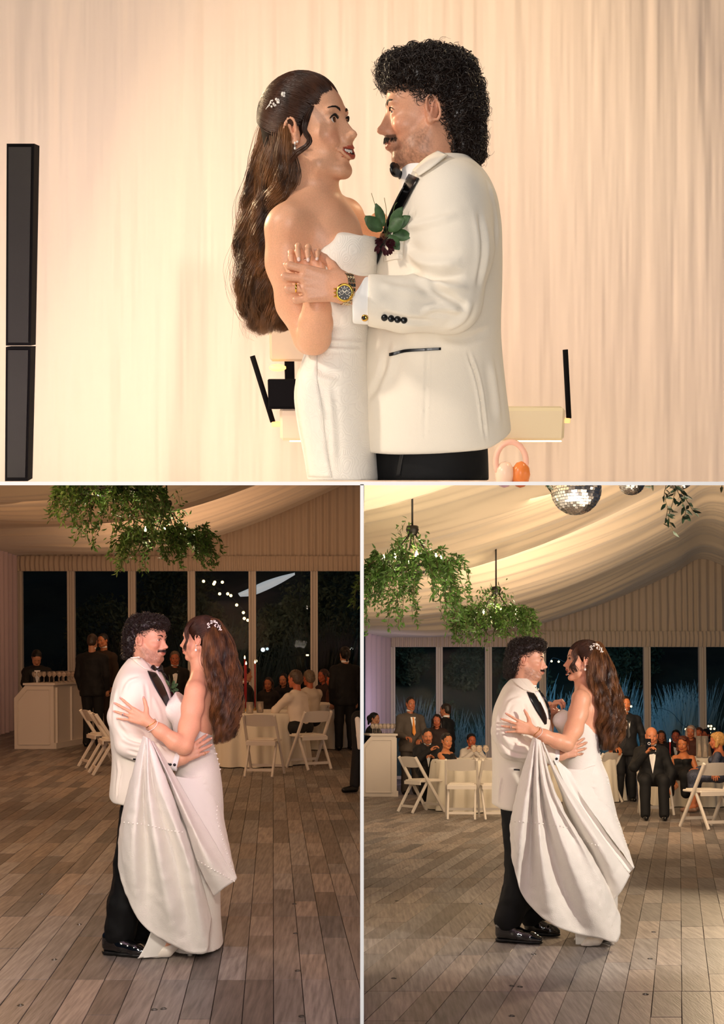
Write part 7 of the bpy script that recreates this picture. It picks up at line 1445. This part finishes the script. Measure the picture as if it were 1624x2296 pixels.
# ---- hall R guests
guest('R', 838, 1612, 118, 'bartender woman with black ponytail over the glasses at the right hall\'s left edge', (.9, -.45), sex='f', top_c='0b0b0e', hair='bun', hair_c='0c0908', lean=.10, arms=[((.18, .03, -.22), (.34, -.04, -.30))]*2, bot_c='0b0b0e', clip=(.02, 99))
guest('R', 920, 1578, 124, 'man in grey suit and orange tie standing by the bar in the right hall', (.35, -.95), top_c='4f463e', bot_c='3e362f', tie='e08a2c', hair_c='14100d', h=1.76, arms=[((.02, .10, -.28), (.24, -.10, -.38)), ((.02, .07, -.28), (.22, -.02, -.33))], skin='b06a48')
guest('R', 980, 1616, 122, 'woman with long dark hair standing behind the bearded man in the right hall', (-.1, -1), sex='f', top_c='2a1a16', hair='long', hair_c='1a100c', h=1.50, suit=True, bot_c='1a1210', skin='b8694a')
guest('R', 1001, 1592, 118, 'man with cropped hair in a black suit turned to the left in the right hall', (-.9, .5), top_c='0e0e10', hair_c='2a201a', h=1.72, skin='c07a58')
guest('R', 958, 1651, 140, 'bearded man in black tie seated with a hand at his chin in the right hall', (.1, -1), seat=.45, top_c='0d0d10', tie='bow', beard='120c09', hair_c='120d0a', arms=[((.12, .10, -.25), (.30, -.10, -.12)), ((.16, .06, -.20), (.17, -.16, -.01))], skin='c07a54', legs=False)
guest('R', 1000, 1661, 150, 'woman in a sleeveless black dress seated with crossed legs in the right hall', (.75, -.65), seat=.45, sex='f', top_c='08080b', hair='bun', hair_c='1c120e', suit=None, skirt=.35, arms=[((.16, .06, -.22), (.38, -.02, -.22))]*2, skin='cc8458', headdir=(.35, -.95, 0))
guest('R', 1057, 1660, 120, 'man in white shirt with both hands at his mouth in the right hall', (.15, -1), seat=.45, top_c='e2d8cc', suit=False, hair_c='1a1310', arms=[((.14, .10, -.20), (.22, -.15, .02)), ((.14, .10, -.20), (.22, -.15, .02))], skin='b8603c', legs=False)
guest('R', 1402, 1578, 136, 'man in a dark suit standing right behind the bride\'s hair in the right hall', (.05, -1), top_c='0e0e11', tie='0c0c10', hair_c='0c0908', h=1.74, arms=[((-.02, .12, -.27), (.16, .06, -.42)), ((-.02, .12, -.27), (.14, .0, -.44))], skin='b86c3e', beard='1a0f0a')
r9, M9, A9, g9 = guest('R', 1461, 1650, 165, 'bald man in a black dinner jacket seated holding up a phone in the right hall', (-.15, -1), seat=.45, top_c='0a0a0c', tie='bow', bald=True, arms=[((.05, .10, -.26), (.20, .02, -.46)), ((.20, .10, -.20), (.34, -.06, .0))], skin='c8805a', drop=.0)
w9 = A9[1][2]; t = thing('phone', 'black smartphone held up by the bald man in the right hall', 'phone', w9); MB().box(w9+Vector((-.030, -.055, .04)), w9+Vector((.045, -.045, .19)), bev=.006).build('case', mat('phone_black', '0c0c12', .2), t); MB().lathe([(.012, 0), (.016, .003), (.020, .0)], w9+Vector((.018, -.056, .125)), 16, (0, -1, 0)).build('camera_ring', mat('ring_white', 'e8e8f0', .3, metal=.3), t)
guest('R', 1483, 1651, 110, 'woman peeping out behind the bald man\'s shoulder in the right hall', (-.1, -1), seat=.45, sex='f', top_c='1c1418', hair='long', hair_c='3a2a1e', suit=True, legs=False, skin='b06844')
guest('R', 1516, 1650, 108, 'dark-haired man far back behind the red candle in the right hall', (-.3, -1), seat=.45, top_c='1a1416', hair_c='120d0b', legs=False, skin='b0583c')
guest('R', 1533, 1668, 150, 'auburn-haired woman in a black off-shoulder dress seated in the right hall', (-.5, -.85), seat=.45, sex='f', top_c='0b0b0e', hair='bob', hair_c='5a2a18', suit=False, skirt=.6, arms=[((.04, .10, -.25), (.22, .02, -.36)), ((.05, .05, -.26), (.25, -.05, -.34))], skin='cc7c4c', legs=False)
guest('R', 1550, 1641, 122, 'grey-haired woman in brown behind the auburn-haired woman in the right hall', (-.4, -1), seat=.45, sex='f', top_c='4a2418', hair='bob', hair_c='a89080', suit=True, legs=False, skin='c07048', drop=-.12)
guest('R', 1568, 1645, 112, 'man with short brown hair far back under the white post in the right hall', (-.4, -1), seat=.45, top_c='b89878', suit=False, hair_c='4a2c1c', legs=False, skin='c0643c', drop=-.1)
guest('R', 1584, 1648, 108, 'dark-haired guest far back just left of the right-edge candle', (-.8, -.6), seat=.45, top_c='2a2028', hair_c='14100e', legs=False, skin='b05a3a', drop=-.1)
guest('R', 1612, 1660, 156, 'blonde woman in a glittering grey sequined dress at the right edge', (-.8, .35), seat=.45, sex='f', top_c='5a5f72', hair='bob', hair_c='c89858', suit=False, skirt=.4, tie='sleeves', arms=[((.05, .16, -.20), (.02, .30, -.24)), ((.16, .06, -.18), (.30, -.06, -.20))], skin='c87850')
guest('R', 1372, 1672, 128, 'guest in a white shirt seated behind the bride\'s back in the right hall', (.5, .8), seat=.45, top_c='d8ccb8', suit=False, hair_c='3a2a1e', skin='b86a48', drop=.05, bot_c='141418')
GLASS_HELD = A9
# ---------------------------------------------------------------- put the three rooms together
for o, s in TOPS: o.matrix_basis = W(s) @ o.matrix_basis
